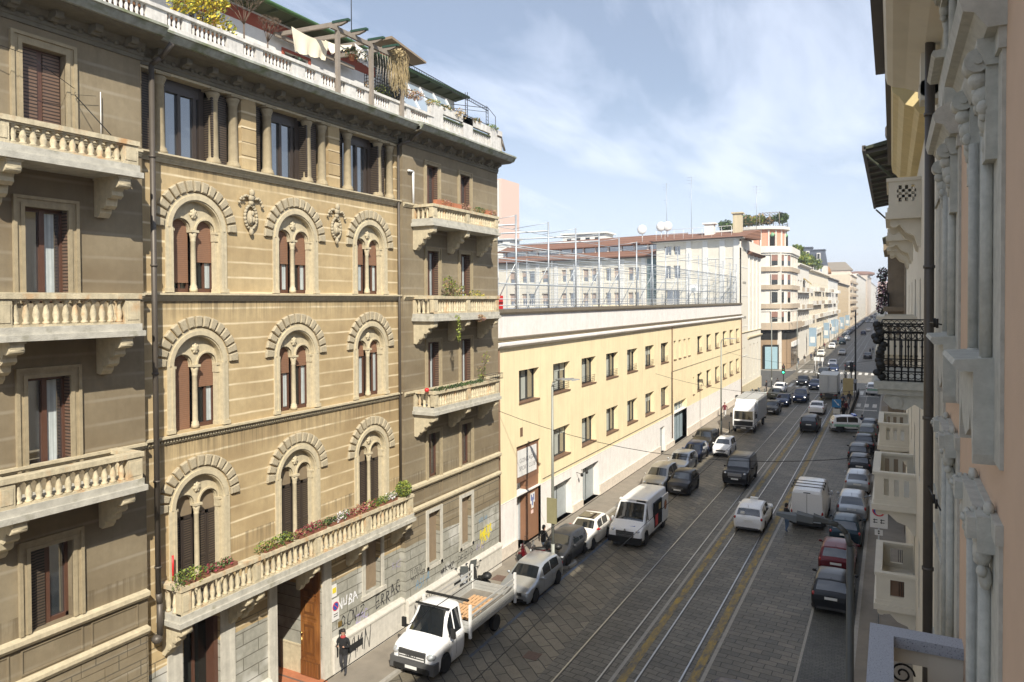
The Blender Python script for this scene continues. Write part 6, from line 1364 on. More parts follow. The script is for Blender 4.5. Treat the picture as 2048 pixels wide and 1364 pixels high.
while y<560:
    for xx,h in ((-15.4,N_),(-2.3,Sx)):
        if rr.random()<.8: put(rr.choice(tyl),xx,y+rr.uniform(-.5,.5),h,P_[rr.choice(cl)],'one of the tiny cars parked nose to tail far down the avenue',group='tiny parked cars far down the avenue')
    y+=6.2
for y in (470,480,488,500,512,520,531,545,560,575,590,610,630,650,680,700,730,760):
    for xx in (-13,-10.3,-7.5,-4.6): 
        if rr.random()<.72: put(rr.choice(tyl),xx+rr.uniform(-.4,.4),y+rr.uniform(-3,3),N_,P_[rr.choice(['white','silver','black','grey','white','champ'])],'one of the tiny cars in the jam below the vanishing point',group='tiny cars in the far traffic jam')
# ---- white panel van (left), side door open
c_=car('van',-13.35,41.55,N_,P_['white'],'white panel van with its side door open, standing beside the parked cars','van','van'); 
b=MB(); b.box(-1.2,.35,.93,1.018,.55,2.0); 
lmesh(b,'open_doorway',m_dark,c_)
b=MB(); b.box(-.3,.2,.99,1.03,.62,1.3,0); b.box(-.95,-.5,.99,1.03,1.45,1.8,1); lmesh(b,'cargo',[m_redp,mat('tan_box',(.35,.25,.1),.8)],c_)
b=MB(); b.box(-2.35,-1.15,1.03,1.08,.5,2.05,0); dd=lmesh(b,'sliding_door',P_['white'],c_); b=MB(); b.lathe([(.30,1.081),(.30,1.086)],(-1.7,0,1.45),20,0,ax=1); b.lathe([(.2,1.0865),(.2,1.09)],(-1.7,0,1.45),16,1,ax=1)
lo=b.build('round_logo',[m_brownp,m_terra]); lo.parent=dd
b=MB(); b.box(2.3,2.83,-.98,.98,.28,.62); lmesh(b,'bumper',m_black,c_)
b=MB(); b.box(2.56,2.80,-.52,.52,.64,.92,0)
for k in range(4): b.box(2.79,2.815,-.5,.5,.66+k*.065,.68+k*.065,1)
lmesh(b,'front_grille',[m_black,m_rim],c_)
b=MB(); b.prism([(-.07,.97),(0,.87),(.07,.97),(0,1.07)],lambda a,p,q:(a,p,q),2.74,2.77); lmesh(b,'diamond_emblem',m_rim,c_)
b=MB(); b.poly([(2.25,.1,1.203),(2.45,.1,1.145),(2.45,.5,1.145),(2.25,.5,1.203)]); lmesh(b,'bonnet_lettering',m_blue,c_)
b=MB(); b.box(1.0,1.2,-.85,.85,2.26,2.34,0); b.box(1.17,1.225,.2,.75,2.20,2.32,1); lmesh(b,'roof_markings',[P_['white'],m_black],c_)
for k,x_ in enumerate((-2.2,-.2)): pass
# ---- van seen from behind with roof bars
c_=car('van',-4.55,49.75,Sx,P_['white'],'white van with three dark roof bars, seen from behind','van','van')
b=MB()
for k in range(3): b.box(-2.3+k*.75,-2.24+k*.75,-.95,.95,2.44,2.48); 
for k in range(3):
    for s_ in (-1,1): b.box(-2.32+k*.75,-2.22+k*.75,s_*.9-.04,s_*.9+.04,2.34,2.46)
lmesh(b,'roof_bar',m_trim,c_)
b=MB(); b.box(-2.815,-2.79,-.86,.86,.95,2.15,0); b.box(-2.82,-2.815,-.01,.01,.7,2.15,1); b.box(-2.83,-2.815,-.2,.2,2.17,2.22,1); lmesh(b,'rear_door',[P_['white'],m_dark],c_)
b=MB(); b.box(-2.95,-2.75,-.98,.98,.30,.55,0); b.box(-2.97,-2.95,-.8,.8,.46,.54,1); lmesh(b,'rear_step',[m_black,m_steel],c_)
# ---- flatbed truck : local x forward
def cab(root,L0,L1,W,H,pm,hood=True):
    pass
ft=thing('flatbed_truck',(-15.75,24.5,0),'white flatbed truck with wooden pallets on its dropside bed','truck'); ft.rotation_euler=(0,0,N_)
TY['cab']=dict(L=2.35,W=1.95,H=2.15,r=.34,ax=(.66,.0),top=((0,.30),(.004,.60),(.01,.93),(.03,.985),(.30,1),(.38,.98),(.62,.60),(.66,.57),(.93,.50),(.98,.45),(1,.28)),belt=.55,gl=(.39,.62),rg=(0,0),sd=(.13,.50))
TY['cab']['ax']=(.62,-.9)
T_=car_template('cab')
def addp(k,mb,mm,dx=1.65,sm=True):
    o=mb.build(k,mm); o.parent=ft; o.location=(dx,0,0)
    return o
bo=addp('cab_body',T_['parts']['body'],[P_['white'],m_trim])
try: bo.data.set_sharp_from_angle(angle=R(38))
except Exception: pass
for k in('windscreen','side_window'): addp(k,T_['parts'][k],m_cglass)
b=MB(); b.box(.85,1.20,-.99,.99,.25,.66); b.box(1.12,1.24,-.8,.8,.28,.45,1); addp('bumper',b,[mat('grey_bumper',(.09,.09,.09),.6,var=.1),m_black])
b=MB(); 
for k in range(4): b.box(1.16-.02*k,1.215-.02*k,-.56,.56,.70+k*.085,.735+k*.085)
b.box(1.10,1.19,-.6,.6,.68,1.0,1); g_=addp('grille',b,[m_white,m_trim]); 
tx=text('IVECO',.15,lambda x,y,z:(1.235,x*1.1,.83+y),'lettering',m_trim,None,bold=.004); tx.parent=g_
for s_ in(-1,1):
    b=MB(); b.ball((1.0,s_*.76,.86),.20,.19,.16,10,6); addp('headlight',b,m_lamp); b=MB(); b.box(.05,.13,s_*1.14-.09,s_*1.14+.09,1.25,1.62); b.box(.06,.10,min(s_*.95,s_*1.08),max(s_*.95,s_*1.08),1.3,1.36); addp('mirror',b,m_black)
b=MB(); b.box(1.24,1.255,-.26,.26,.36,.47); addp('number_plate',b,m_plate)
b=MB(); b.box(-1.30,-1.18,-1.0,1.0,2.14,2.20); b.box(-.25,-.17,-.78,.78,2.15,2.2); addp('roof_spoiler',b,m_black)
for wx in (1.65+.62*2.35-1.175,-1.95):
    for sg in (1,-1): wheel_tree(ft,wx,sg,.34,1.95,.34)
b=MB(); b.box(-3.0,.5,-.4,.4,.45,.68,0); lmesh(b,'chassis',m_trim,ft)
b=MB(); b.box(-3.35,.42,-1.08,1.08,.86,.93,0); lmesh(b,'bed_floor',mat('worn_plank',(.20,.18,.15),.8,var=.25,vs=3),ft)
m_alum=mat('dropside_aluminium',(.48,.48,.46),.5,metal=.3,var=.12)
for nm_,(x0,x1,y0,y1) in (('side_board',(-3.35,.42,1.06,1.10)),('side_board',(-3.35,.42,-1.10,-1.06)),('tail_board',(-3.39,-3.35,-1.08,1.08)),('head_board',(.40,.45,-1.08,1.08))):
    b=MB()
    for k in range(3): b.box(x0,x1,y0,y1,.90+k*.15,1.035+k*.15)
    if nm_=='side_board':
        for z in (1.5,1.72): b.box(x0,x1,y0,y1,z,z+.07)
    lmesh(b,nm_,m_alum,ft)
b=MB()
for x_,y_ in ((.44,1.1),(.44,-1.1),(-3.36,1.1),(-3.36,-1.1)): b.box(x_-.05,x_+.05,y_-.05,y_+.05,.7,2.02)
lmesh(b,'corner_post',m_white,ft)
pl=thing('pallet',(-15.8,25.5,.93),'pale wooden pallets lying on the bed of the white flatbed truck','pallet'); b=MB(); m_pal=mat('pale_pine',(.58,.36,.19),.8,var=.15,vs=6)
for k in range(3): b.box(-16.35,-15.25,24.95+k*.45,25.05+k*.45,.94,1.03)
for k in range(7): b.box(-16.35+k*.165,-16.24+k*.165,24.9,26.0,1.03,1.055)
b.build('deck',m_pal,pl)
b=MB()
for k in range(3): b.box(-16.3,-15.3,26.2+k*.35,26.3+k*.35,.94,1.0)
for k in range(6): b.box(-16.3+k*.18,-16.18+k*.18,26.15,27.1,1.0,1.03)
tag(b.build('pallet',m_pal),'second pale wooden pallet, farther back on the truck bed','pallet')
# ---- box trucks
def boxtruck(x,y,head,label,Lb,Hb,mb_,front):
    r_=thing('box_truck',(x,y,0),label,'truck'); r_.rotation_euler=(0,0,head); mr_=mat('truck_'+('white' if front else 'grey'),mb_,.5,var=.08)
    b=MB(); b.box(-Lb,.0,-1.15,1.15,.95,Hb,0); 
    for k in range(1,6): b.box(-Lb*k/6-.01,-Lb*k/6+.01,-1.155,1.155,.95,Hb,1) if False else None
    b.box(-Lb-.02,.02,-1.17,1.17,Hb-.06,Hb+.02,1); b.box(-Lb-.02,.02,-1.17,1.17,.93,1.02,1); lmesh(b,'box_body',[mr_,m_alum],r_)
    b=MB(); b.box(-Lb-.03,-Lb-.005,-1.1,-.02,1.05,Hb-.1,0); b.box(-Lb-.03,-Lb-.005,.02,1.1,1.05,Hb-.1,0); b.box(-Lb-.06,-Lb-.03,-.06,-.03,1.05,Hb-.1,1); b.box(-Lb-.06,-Lb-.03,.03,.06,1.05,Hb-.1,1); lmesh(b,'rear_door',[mr_,m_steel],r_)
    b=MB(); b.box(-Lb,1.9,-.45,.45,.5,.9); b.box(-Lb-.1,-Lb+.05,-1.1,1.1,.45,.62); b.box(-Lb+.5,-Lb*.45,-1.1,-1.0,.45,.8); lmesh(b,'chassis',m_trim,r_)
    b=MB(); b.prism([(.12,.55),(2.0,.55),(2.06,.9),(2.05,1.35),(1.90,2.35),(1.80,2.5),(.12,2.55)],lambda a,p,q:(p,a,q),-1.08,1.08,0)
    b.prism([(.15,2.5),(1.55,2.5),(1.2,2.9),(.4,Hb-.05),(.15,Hb-.05)],lambda a,p,q:(p,a,q),-1.0,1.0,0); lmesh(b,'cab',[P_['white']],r_)
    b=MB(); b.poly([(2.056,-.95,1.42),(2.056,.95,1.42),(1.93,.92,2.28),(1.93,-.92,2.28)]); lmesh(b,'windscreen',m_cglass,r_)
    b=MB(); 
    for s_ in (-1,1): b.box(.95,1.75,min(s_*1.08,s_*1.09),max(s_*1.08,s_*1.09),1.45,2.2)
    lmesh(b,'side_window',m_cglass,r_)
    b=MB(); b.box(2.03,2.075,-.95,.95,.78,1.25,0); b.box(2.0,2.12,-1.08,1.08,.42,.70,1); b.box(2.12,2.13,-.26,.26,.5,.6,2); lmesh(b,'grille',[m_black,m_trim,m_plate],r_)
    for s_ in(-1,1): b=MB(); b.ball((2.1,s_*.85,.56),.05,.15,.07); lmesh(b,'headlight',m_lamp,r_); b=MB(); b.box(1.85,1.93,s_*1.28-.09,s_*1.28+.09,1.6,2.05); b.box(1.86,1.9,min(s_*1.05,s_*1.2),max(s_*1.05,s_*1.2),1.95,1.99); lmesh(b,'mirror',m_black,r_); b=MB(); b.box(-Lb-.05,-Lb+.0,s_*.9-.12,s_*.9+.12,.66,.78); lmesh(b,'tail_light',m_tail,r_)
    for wx in (1.25,-Lb*.72):
        for sg in (1,-1): wheel_tree(r_,wx,sg,.42,2.2,.42)
    return r_
boxtruck(-13.75,79.9,N_,'white box truck with a flat fronted cab, facing the camera',6.0,3.4,(.60,.62,.63),True)
boxtruck(-7.8,114.5,Sx,'grey box truck seen from behind with closed double doors, by the platform',6.0,3.45,(.50,.52,.53),False)
# ---- scooters and motorbikes
def scooter(x,y,rot,label,col,cat='scooter',top=True,group=None,nm='scooter'):
    r_=thing(nm,(x,y,.12 if x<-15 or x>-1.5 else 0),label,cat,group); r_.rotation_euler=(0,0,rot)
    for wx in (.62,-.62):
        b=MB(); b.lathe([(.14,-.05),(.24,-.055),(.27,0),(.24,.055),(.14,.05)],(wx,0,.27),14,0,ax=1); o=lmesh(b,'wheel',m_tyre,r_)
        b=MB(); b.lathe([(.15,-.03),(.15,.03),(.03,.045),(.001,.045)],(wx,0,.27),12,0,ax=1); q=b.build('rim',m_rim); q.parent=o
    b=MB(); b.prism([(-.80,.42),(-.85,.75),(-.55,.80),(-.12,.74),(-.02,.45),(.28,.34),(.42,.55),(.55,.98),(.62,1.0),(.66,.75),(.60,.42),(.30,.22),(-.2,.22),(-.45,.34)],lambda a,p,q:(p,a,q),-.16,.16,0); b.box(.45,.82,-.09,.09,.50,.56,0); b.tube((.55,0,.95),(.66,0,.3),.035,n=8,m=1); lmesh(b,'body',[col,m_trim],r_)
    b=MB(); b.ball((-.38,0,.80),.42,.17,.09,10,5); lmesh(b,'seat',m_black,r_)
    b=MB(); b.tube((.52,-.34,1.05),(.52,.34,1.05),.018,n=6); b.tube((.52,-.3,1.05),(.5,-.38,1.28),.01,n=5); b.tube((.52,.3,1.05),(.5,.38,1.28),.01,n=5); b.ball((.5,-.38,1.3),.02,.07,.045); b.ball((.5,.38,1.3),.02,.07,.045); lmesh(b,'handlebar',m_trim,r_)
    b=MB(); b.ball((.64,0,.92),.07,.10,.08); lmesh(b,'headlight',m_lamp,r_)
    if top: b=MB(); b.ball((-.78,0,1.06),.24,.23,.17,12,7); lmesh(b,'top_case',m_black,r_)
    b=MB(); b.poly([(.62,-.2,1.0),(.62,.2,1.0),(.48,.18,1.42),(.48,-.18,1.42)]); lmesh(b,'windshield',mat('smoked_screen',(.10,.11,.11),.1,var=0),r_)
    return r_
scooter(-17.35,29.3,R(150),'scooter with a round black top case standing by the palazzo wall',m_black); scooter(-17.5,28.2,R(120),'grey and chrome motorbike leaning beside the black scooter by the wall',P_['silver'],'motorbike',False,nm='motorbike')
scooter(-16.0,33.6,R(215),'black scooter with top case at the lamp post bulge',m_black); scooter(-16.7,33.9,R(200),'second scooter with red parts close to the lamp post',P_['red'])
for i,(x,y,cc) in enumerate(((-17.6,101.5,'red'),(-17.0,102.6,'black'),(-16.5,103.6,'silver'),(-17.6,104.4,'black'),(-16.2,105.4,'grey'),(-17.2,106.4,'silver'),(-17.4,98.2,'black'))):
    scooter(x,y,R(-60+i*9),('red motorbike nearest the yellow building in the motorbike row','black motorbike second in the row by the school','silver motorbike third in the row by the school','black motorbike by the school wall behind the silver one','grey motorbike fifth in the row by the school','silver motorbike farthest in the row by the school','black motorbike standing apart before the row')[i],P_[cc],'motorbike',i%2==0,'motorbikes parked by the school','motorbike')
scooter(-7.0,136,Sx,'motorbike waiting at the crossing behind the traffic signal',m_black,'motorbike',nm='motorbike')
for i,(x,y) in enumerate(((-1.7,131),(-1.3,128),(-1.8,134))): scooter(x,y,R(100),('pink and white scooter among those by the iron balcony corner','grey scooter nearest below the iron balcony','blue scooter farthest of the three by the iron balcony')[i],(mat('bright_pink',(.6,.15,.45),.4),P_['silver'],P_['blue'])[i])
# ================================================================ STREET FURNITURE
m_lamp_p=mat('lamp_post_grey',(.30,.31,.28),.6,metal=.3,var=.1)
def lamp(x,y,label,z0=.12,h=10.0,arm=(1,0),L=1.15,dark=False):
    r_=thing('street_lamp',(x,y,z0),label,'street lamp'); b=MB(); ax,ay=arm
    b.tube((x,y,z0),(x,y,z0+1.4),.11,.10,10); b.tube((x,y,z0+1.4),(x,y,h-.4),.085,.06,10); b.path([(x,y,h-.4),(x+.06*ax,y+.06*ay,h-.18),(x+.2*ax,y+.2*ay,h-.05),(x+.45*ax,y+.45*ay,h)],.05,8); b.build('pole',mat('dark_lamp_post',(.10,.105,.10),.6,metal=.3,var=.1) if dark else m_lamp_p,r_)
    b=MB(); 
    for (a0,w0,h0),(a1,w1,h1) in (((.35,.05,.05),(.6,.14,.09)),((.6,.14,.09),(L,.17,.10)),((L,.17,.10),(L+.35,.07,.04))):
        nx,ny=-ay,ax; P0=[(x+ax*a0+nx*s*w0,y+ay*a0+ny*s*w0,h+dz*h0+.0) for s,dz in ((-1,-.5),(1,-.5),(.7,.6),(-.7,.6))]; P1=[(x+ax*a1+nx*s*w1,y+ay*a1+ny*s*w1,h+dz*h1+.04) for s,dz in ((-1,-.5),(1,-.5),(.7,.6),(-.7,.6))]
        i0=[b.pt(*p) for p in P0]; i1=[b.pt(*p) for p in P1]
        for i in range(4): j=(i+1)%4; b.face((i0[i],i0[j],i1[j],i1[i]))
        b.face(i0); b.face(i1)
    b.build('lamp_head',MATS['dark_lamp_post'] if dark else mat('lamp_head_grey',(.26,.26,.25),.5,var=.05),r_); return r_
l1=lamp(-15.35,33.4,'tall grey street lamp at the kerb bulge in front of the club entrance')
b=MB(); b.box(-15.62,-15.08,33.25,33.32,2.6,3.9); tag(b.build('sign_panel',[mat('olive_panel',(.24,.22,.12),.7)]),'small olive panel strapped to the near street lamp post','sign')
lamp(-15.55,75.5,'second tall street lamp, beside the white box truck')
lamp(-.64,14.0,'dark street lamp rising close to the camera on the right',h=10.02,arm=(-1,-.05),L=.88,dark=True)
lamp(-16.4,150.5,'slim mast with lamp in front of the rounded corner block',h=12); lamp(-17.0,121,'slim mast by the pavement corner near the school',h=11)
for i,y in enumerate((205,245,290)): lamp(-15.9,y,('first slim lamp mast on the avenue beyond the crossing','second slim lamp mast on the avenue beyond the crossing','third slim lamp mast on the avenue beyond the crossing')[i],h=9)
# dark mast on the platform
b=MB(); b.tube((-4.9,121.5,.1),(-4.9,121.5,12.2),.14,.10,8); b.box(-5.0,-4.8,121.3,121.5,8.0,9.4); tag(b.build('catenary_mast',m_iron),'dark green black mast rising behind the tram stop shelter','mast')
def signal(x,y,z0,label):
    r_=thing('traffic_light',(x,y,z0),label,'traffic light'); b=MB(); b.tube((x,y,z0),(x,y,z0+3.9),.06,n=8); b.build('pole',m_iron,r_)
    b=MB(); b.box(x-.22,x+.22,y-.16,y+.12,z0+2.3,z0+3.6); b.build('housing',mat('signal_green_black',(.012,.03,.02),.5),r_)
    for k,(cc,e) in enumerate((((.15,.01,.01),0),((.15,.09,.01),0),((.05,1,.45),4))):
        b=MB(); b.lathe([(.13,-.17),(.13,-.20),(.001,-.21)],(x,y,z0+3.35-k*.4),12,0,ax=1); b.build('lens',mat('lens%d'%k,cc,.3,var=0,emit=e),r_)
signal(-14.9,118.5,.12,'traffic light showing green at the near left corner of the crossing')
for i,(x,y) in enumerate(((-12.2,140),(-11.7,140.2),(-11.0,139.5))):
    b=MB(); b.tube((x,y,0),(x,y,3.6),.05,n=6); b.box(x-.25,x+.25,y-.03,y+.03,2.9,3.6); tag(b.build('signpost',m_white),('left white signpost in the middle of the crossing','middle white signpost in the middle of the crossing','right white signpost in the middle of the crossing')[i],'signpost')
r_=thing('traffic_light',(-4.6,124,0),'tall dark signal beside the tram platform end','traffic light'); b=MB(); b.tube((-5.6,124.5,0),(-5.6,124.5,4.2),.07,n=8); b.box(-5.85,-5.35,124.3,124.55,2.6,4.1); b.build('housing',m_iron,r_)
# no parking sign, right
r_=thing('no_parking_sign',(-.45,33.2,.12),'white no parking sign on a pole over the right hand pavement','sign'); b=MB(); b.tube((-.45,33.2,.12),(-.45,33.2,5.6),.03,n=8)
for k in range(5): b.tube((-.45,33.2,2.4+k*.3),(-.45,33.2,2.55+k*.3),.035,n=8,m=1)
b.build('pole',[m_steel,m_redp],r_)
b=MB(lambda u,z,d:(u,33.15-d,z)); b.box(-.78,-.12,4.55,5.65,0,.02,0); noparking(b,-.45,5.28,.25,.02)
for k,(x0,x1) in enumerate(((-.66,-.50),(-.40,-.24))):
    for j in range(2): b.box(x0,x1,4.76+.11*j,4.79+.11*j,.02,.024,3); b.box(x0+.03,x0+.06,4.74+.1*j,4.84+.08*j,.02,.024,3)
b.box(-.60,-.30,4.25,4.48,0,.02,0); b.box(-.48,-.42,4.3,4.36,.02,.024,3); b.box(-.48,-.42,4.39,4.45,.02,.024,3)
b.build('sign_panel',[m_white,m_redp,m_blue,m_black],r_)
# blue arrow sign and barrier on the platform nose
r_=thing('keep_right_sign',(-5.4,87.2,.1),'blue square sign with a white arrow on the platform nose','sign'); b=MB(lambda u,z,d:(u,87.1-d,z)); b.box(-5.85,-4.95,2.0,2.9,0,.04,0); b.prism([(-5.68,2.78),(-5.6,2.84),(-5.24,2.38),(-5.2,2.5),(-5.1,2.2),(-5.38,2.32),(-5.3,2.34)],lambda a,p,q:(p,q,a),.04,.045,1); b.box(-5.75,-5.05,1.3,1.85,0,.04,1); b.build('sign_panel',[mat('sign_sky_blue',(.03,.20,.45),.4,var=0),m_white],r_)
b=MB(); b.box(-5.6,-5.2,87.1,87.3,.1,2.9); b.build('pole',m_iron,r_)
b=MB(); b.prism([(-6.0,85.3),(-5.2,84.7),(-4.3,85.2),(-4.3,86.4),(-6.0,86.4)],lambda a,x,y:(x,y,a),0,.75); tag(b.build('yellow_barrier',[mat('dull_yellow',(.42,.27,.03),.6,var=.3,vs=3)]),'low dull yellow barrier block at the foot of the blue arrow sign','barrier')
# tram shelter on platform
r_=thing('tram_shelter',(-5.2,112,.16),'tram stop shelter with an ochre notice panel on the platform','shelter'); b=MB(); b.box(-5.9,-4.3,108,113,2.5,2.6,0); 
for y in (108.2,112.8): b.box(-4.5,-4.4,y-.05,y+.05,.1,2.5,0)
b.build('roof_and_posts',[m_trim],r_); b=MB(); b.box(-5.9,-4.6,107.9,108.0,.9,3.2,0); b.build('notice_panel',[mat('ochre_panel',(.42,.34,.17),.7)],r_)
b=MB(); 
for y in [88+1.2*k for k in range(24)]: b.tube((-4.2,y,.1),(-4.2,y,1.15),.03,n=5)
b.tube((-4.2,88,1.15),(-4.2,115.6,1.15),.03,n=5); b.tube((-4.2,88,.65),(-4.2,115.6,.65),.02,n=5); tag(b.build('platform_railing',m_iron),'dark pedestrian railing along the tram platform','railing')
# bollards
for i,(x,y) in enumerate(((-15.4,68.8),(-15.3,73),(-15.1,77.5),(-1.35,83),(-1.35,86))): 
    b=MB(); b.tube((x,y,.0),(x,y,1.05),.06,n=8); b.ball((x,y,1.08),.07); tag(b.build('bollard',m_iron),('dark bollard at the start of the kerb bulge behind the crossover','dark bollard between the kerb bulge and the second lamp','dark bollard just past the second lamp','dark bollard on the right pavement by the police car','farther dark bollard on the right pavement by the police car')[i],'bollard')
# overhead wires
def wire(p0,p1,label,sag=.5,r=.012):
    p0,p1=Vector(p0),Vector(p1); n=14; b=MB(); pts=[]
    for i in range(n+1): t=i/n; q=p0.lerp(p1,t); q.z-=sag*4*t*(1-t); pts.append(q)
    b.path(pts,r,5); tag(b.build('overhead_wire',m_iron),label,'wire')
for i,x in enumerate((-10.28,-7.57)): wire((x,-10,6.2),(x,480,6.2),('left tram contact wire running down the avenue','right tram contact wire running down the avenue')[i],sag=0,r=.010)
for i,(y,a,c) in enumerate(((33.2,8.2,7.6),(62,7.5,7.5),(92,7.5,7.5))): wire((XC,y,a),(.65,y+1,c),('span wire crossing from the palazzo corner to the right hand houses','span wire crossing above the middle of the parked row','span wire crossing near the box trucks')[i],sag=1.3,r=.014)
# ================================================================ PEOPLE
m_skin=mat('skin',(.42,.24,.17),.6,var=0); m_hairm=mat('dark_hair',(.018,.012,.01),.6,var=0)
def person(x,y,z,rot,label,top,legs,pose='walk',h=1.68,hair=m_hairm,shoe=None,extra=None,group=None,coat=.50):
    K=h/1.75; J=[];E=[]
    def v(p,r): J.append((Vector(p)*K,r*K)); return len(J)-1
    def ch(i,*ps):
        for p,r in ps: j=v(p,r); E.append((i,j)); i=j
        return i
    st=.24 if pose=='walk' else .03; lean=.04 if pose=='walk' else .0
    pv=v((0,0,.95),.145)
    chs=ch(pv,((lean*.4,0,1.12),.14),((lean,0,1.32),.155),((lean,0,1.45),.10),((lean+.01,0,1.53),.055))
    nk=chs; ch(nk,((lean+.03,0,1.60),.078),((lean+.02,0,1.68),.092),((lean+.01,0,1.74),.06))
    sh=pv+2
    for s in (1,-1):
        f=st*s; kn=.06+max(f,0)*.5
        ch(pv,((.01,s*.095,.86),.105),((f*.45+.04,s*.10,.50),.065),((f*.95-(.10 if f<0 else 0),s*.10,.11+(.08 if f<0 else 0)),.045),((f*.95+.13-(.10 if f<0 else 0),s*.11,.05+(.05 if f<0 else 0)),.035))
        if pose=='reach': ar=(((.02,s*.21,1.40),.065),((.20,s*.25,1.20),.05),((.42,s*.22,1.18),.038),((.50,s*.21,1.18),.03))
        elif pose=='bent': ar=(((.02,s*.20,1.41),.065),((.03,s*.27,1.14),.052),((.20,s*.14,1.18),.04),((.27,s*.09,1.22),.032))
        else: ar=(((.01,s*.20,1.41),.065),((-f*.35,s*.26,1.14),.05),((-f*.7+.10,s*.26,.92),.038),((-f*.8+.13,s*.26,.84),.028))
        ch(sh,*ar)
    me=bpy.data.meshes.new('p'); me.from_pydata([tuple(a) for a,_ in J],E,[]); o=bpy.data.objects.new('p',me); C.objects.link(o)
    md=o.modifiers.new('s','SKIN'); ss=o.modifiers.new('u','SUBSURF'); ss.levels=1
    for i,sv in enumerate(me.skin_vertices[0].data): sv.radius=(J[i][1],J[i][1]); sv.use_root=(i==0)
    dg=bpy.context.evaluated_depsgraph_get(); em=bpy.data.meshes.new_from_object(o.evaluated_get(dg)); bpy.data.objects.remove(o); em.name='body'
    r_=thing('person',(x,y,z),label,'person',group); r_.rotation_euler=(0,0,rot); bo=bpy.data.objects.new('body',em); C.objects.link(bo); bo.parent=r_
    em.materials.clear(); 
    for m_ in (top,legs,m_skin,shoe or m_black): em.materials.append(m_)
    for p in em.polygons:
        c=p.center/K; p.use_smooth=True; hd=c.z>1.49; hand=(abs(c.y)>.235 and c.z<.92) or (pose=='bent' and c.x>.24) or (pose=='reach' and c.x>.44)
        p.material_index=2 if (hd or hand) else (0 if c.z>coat*1.75 or abs(c.y)>.20 and c.z>.75 else (1 if c.z>.10 else 3))
    b=MB(); b.ball(((lean-.005)*K,0,1.70*K),.105*K,.092*K,.10*K,10,6); b.ball(((lean-.05)*K,0,1.63*K),.07*K,.085*K,.10*K,8,5); ho=lmesh(b,'hair',hair,r_)
    b=MB(); b.ball(((lean+.118)*K,0,1.63*K),.018*K,.014*K,.024*K,6,4); 
    for s in (-1,1): b.ball(((lean+.10)*K,s*.034*K,1.665*K),.010*K,.016*K,.010*K,6,4,1)
    lmesh(b,'face',[m_skin,m_black],r_)
    if extra: extra(r_,K)
    return r_
cl_=lambda n,c: mat('cloth_'+n,c,.9,var=.08)
ck=cl_('black',(.012,.012,.014)); cg_=cl_('charcoal',(.035,.036,.042)); cj=cl_('jeans',(.08,.13,.22)); cw=cl_('white',(.6,.6,.6)); cb2=cl_('navy',(.02,.03,.07)); crd=cl_('maroon',(.13,.02,.03)); clj=cl_('light_jeans',(.28,.38,.50)); cgr=cl_('mid_grey',(.15,.15,.16)); cho=cl_('orange',(.5,.16,.04))
def bag(r_,K):
    b=MB(); b.box(-.30,.02,-.36,-.24,.62,1.05); b.path([(-.25,-.28,1.05),(-.1,-.2,1.42),(.0,-.28,1.05)],.015,5); lmesh(b,'bag',m_black,r_)
    b=MB(); b.ball((.03,0,1.44),.11,.11,.06,8,5); lmesh(b,'scarf',cl_('red_scarf',(.35,.05,.05)),r_)
person(-18.0,20.5,.12,R(-75),'woman in a black coat with folded arms and a dark bag passing the door',ck,cg_,'bent',1.68,extra=bag,coat=.46)
person(-5.55,45.6,0,R(40),'man in a black jacket and jeans standing behind the van with roof bars',ck,cj,'bent',1.76)
person(-16.6,34.9,.12,R(70),'person in dark top and light jeans behind the street lamp',ck,clj,'walk',1.74)
person(-17.4,86.5,.12,N_,'man in a maroon jumper and white trousers on the left pavement by the box truck',crd,cw,'walk',1.75)
person(-16.6,113,.12,R(200),'person in a long black coat on the pavement by the white parked hatchback',ck,cg_,'stand',1.75); person(-15.6,117.3,.12,R(120),'person in dark clothes waiting beside the green traffic light',cg_,ck,'stand',1.72)
person(-12.9,147.4,0,R(10),'pale haired person in black striding across the far zebra crossing',ck,ck,'walk',1.74,hair=mat('pale_hair',(.5,.45,.36),.7))
person(-2.75,84.2,0,R(100),'police officer in dark uniform standing by the open side of the police car',cb2,cb2,'stand',1.78)
rr=random.Random(4)
for i,(x,y) in enumerate(((-5.4,89.6),(-4.9,90.6),(-5.5,92.4),(-4.8,94.2),(-5.3,96.5),(-4.7,98.5),(-5.5,101),(-4.9,103.5))):
    person(x,y,.16,rr.uniform(0,6),('woman in light top nearest the blue arrow sign on the platform','person in black right behind the light topped woman on the platform','tall person in navy third from the platform nose','person in dark red fourth from the platform nose','person in black with tan hair fifth from the platform nose','person in grey sixth from the platform nose','person in navy seventh from the platform nose','last dark figure in the queue nearest the shelter')[i],(cgr,ck,cb2,crd,ck,cgr,cb2,ck)[i],(cj,ck,cg_,cg_,ck,cj,ck,cg_)[i],'stand' if i%2 else 'walk',1.66+.1*rr.random(),hair=mat('tan_hair',(.20,.10,.05),.7) if i in(0,4) else m_hairm,group=None)
for i,(x,y,t_,l_,lb) in enumerate(((-17.6,163,ck,cj,'person in black near the corner shop windows'),(-16.9,169,ck,cw,'person in black and white outside the corner shops'),(-16.2,176,cb2,cg_,'dark figure under the first blue banner'),(-15.7,178,ck,ck,'second dark figure under the first blue banner'),(-17.0,196,cgr,cg_,'tall grey figure by the white shop front'),(-16.6,203,ck,cj,'person walking away past the white shop front'),(-16.8,220,crd,cg_,'person in maroon far along the left pavement'),(-9.6,236,ck,ck,'figure crossing the avenue far away'),(-4.8,201,ck,cg_,'pedestrian on the tram stop beyond the crossing'),(-4.3,207,cb2,ck,'second pedestrian on the tram stop beyond the crossing'))):
    person(x,y,.12 if x<-15 else 0,rr.uniform(0,6),lb,t_,l_,'walk',1.72)
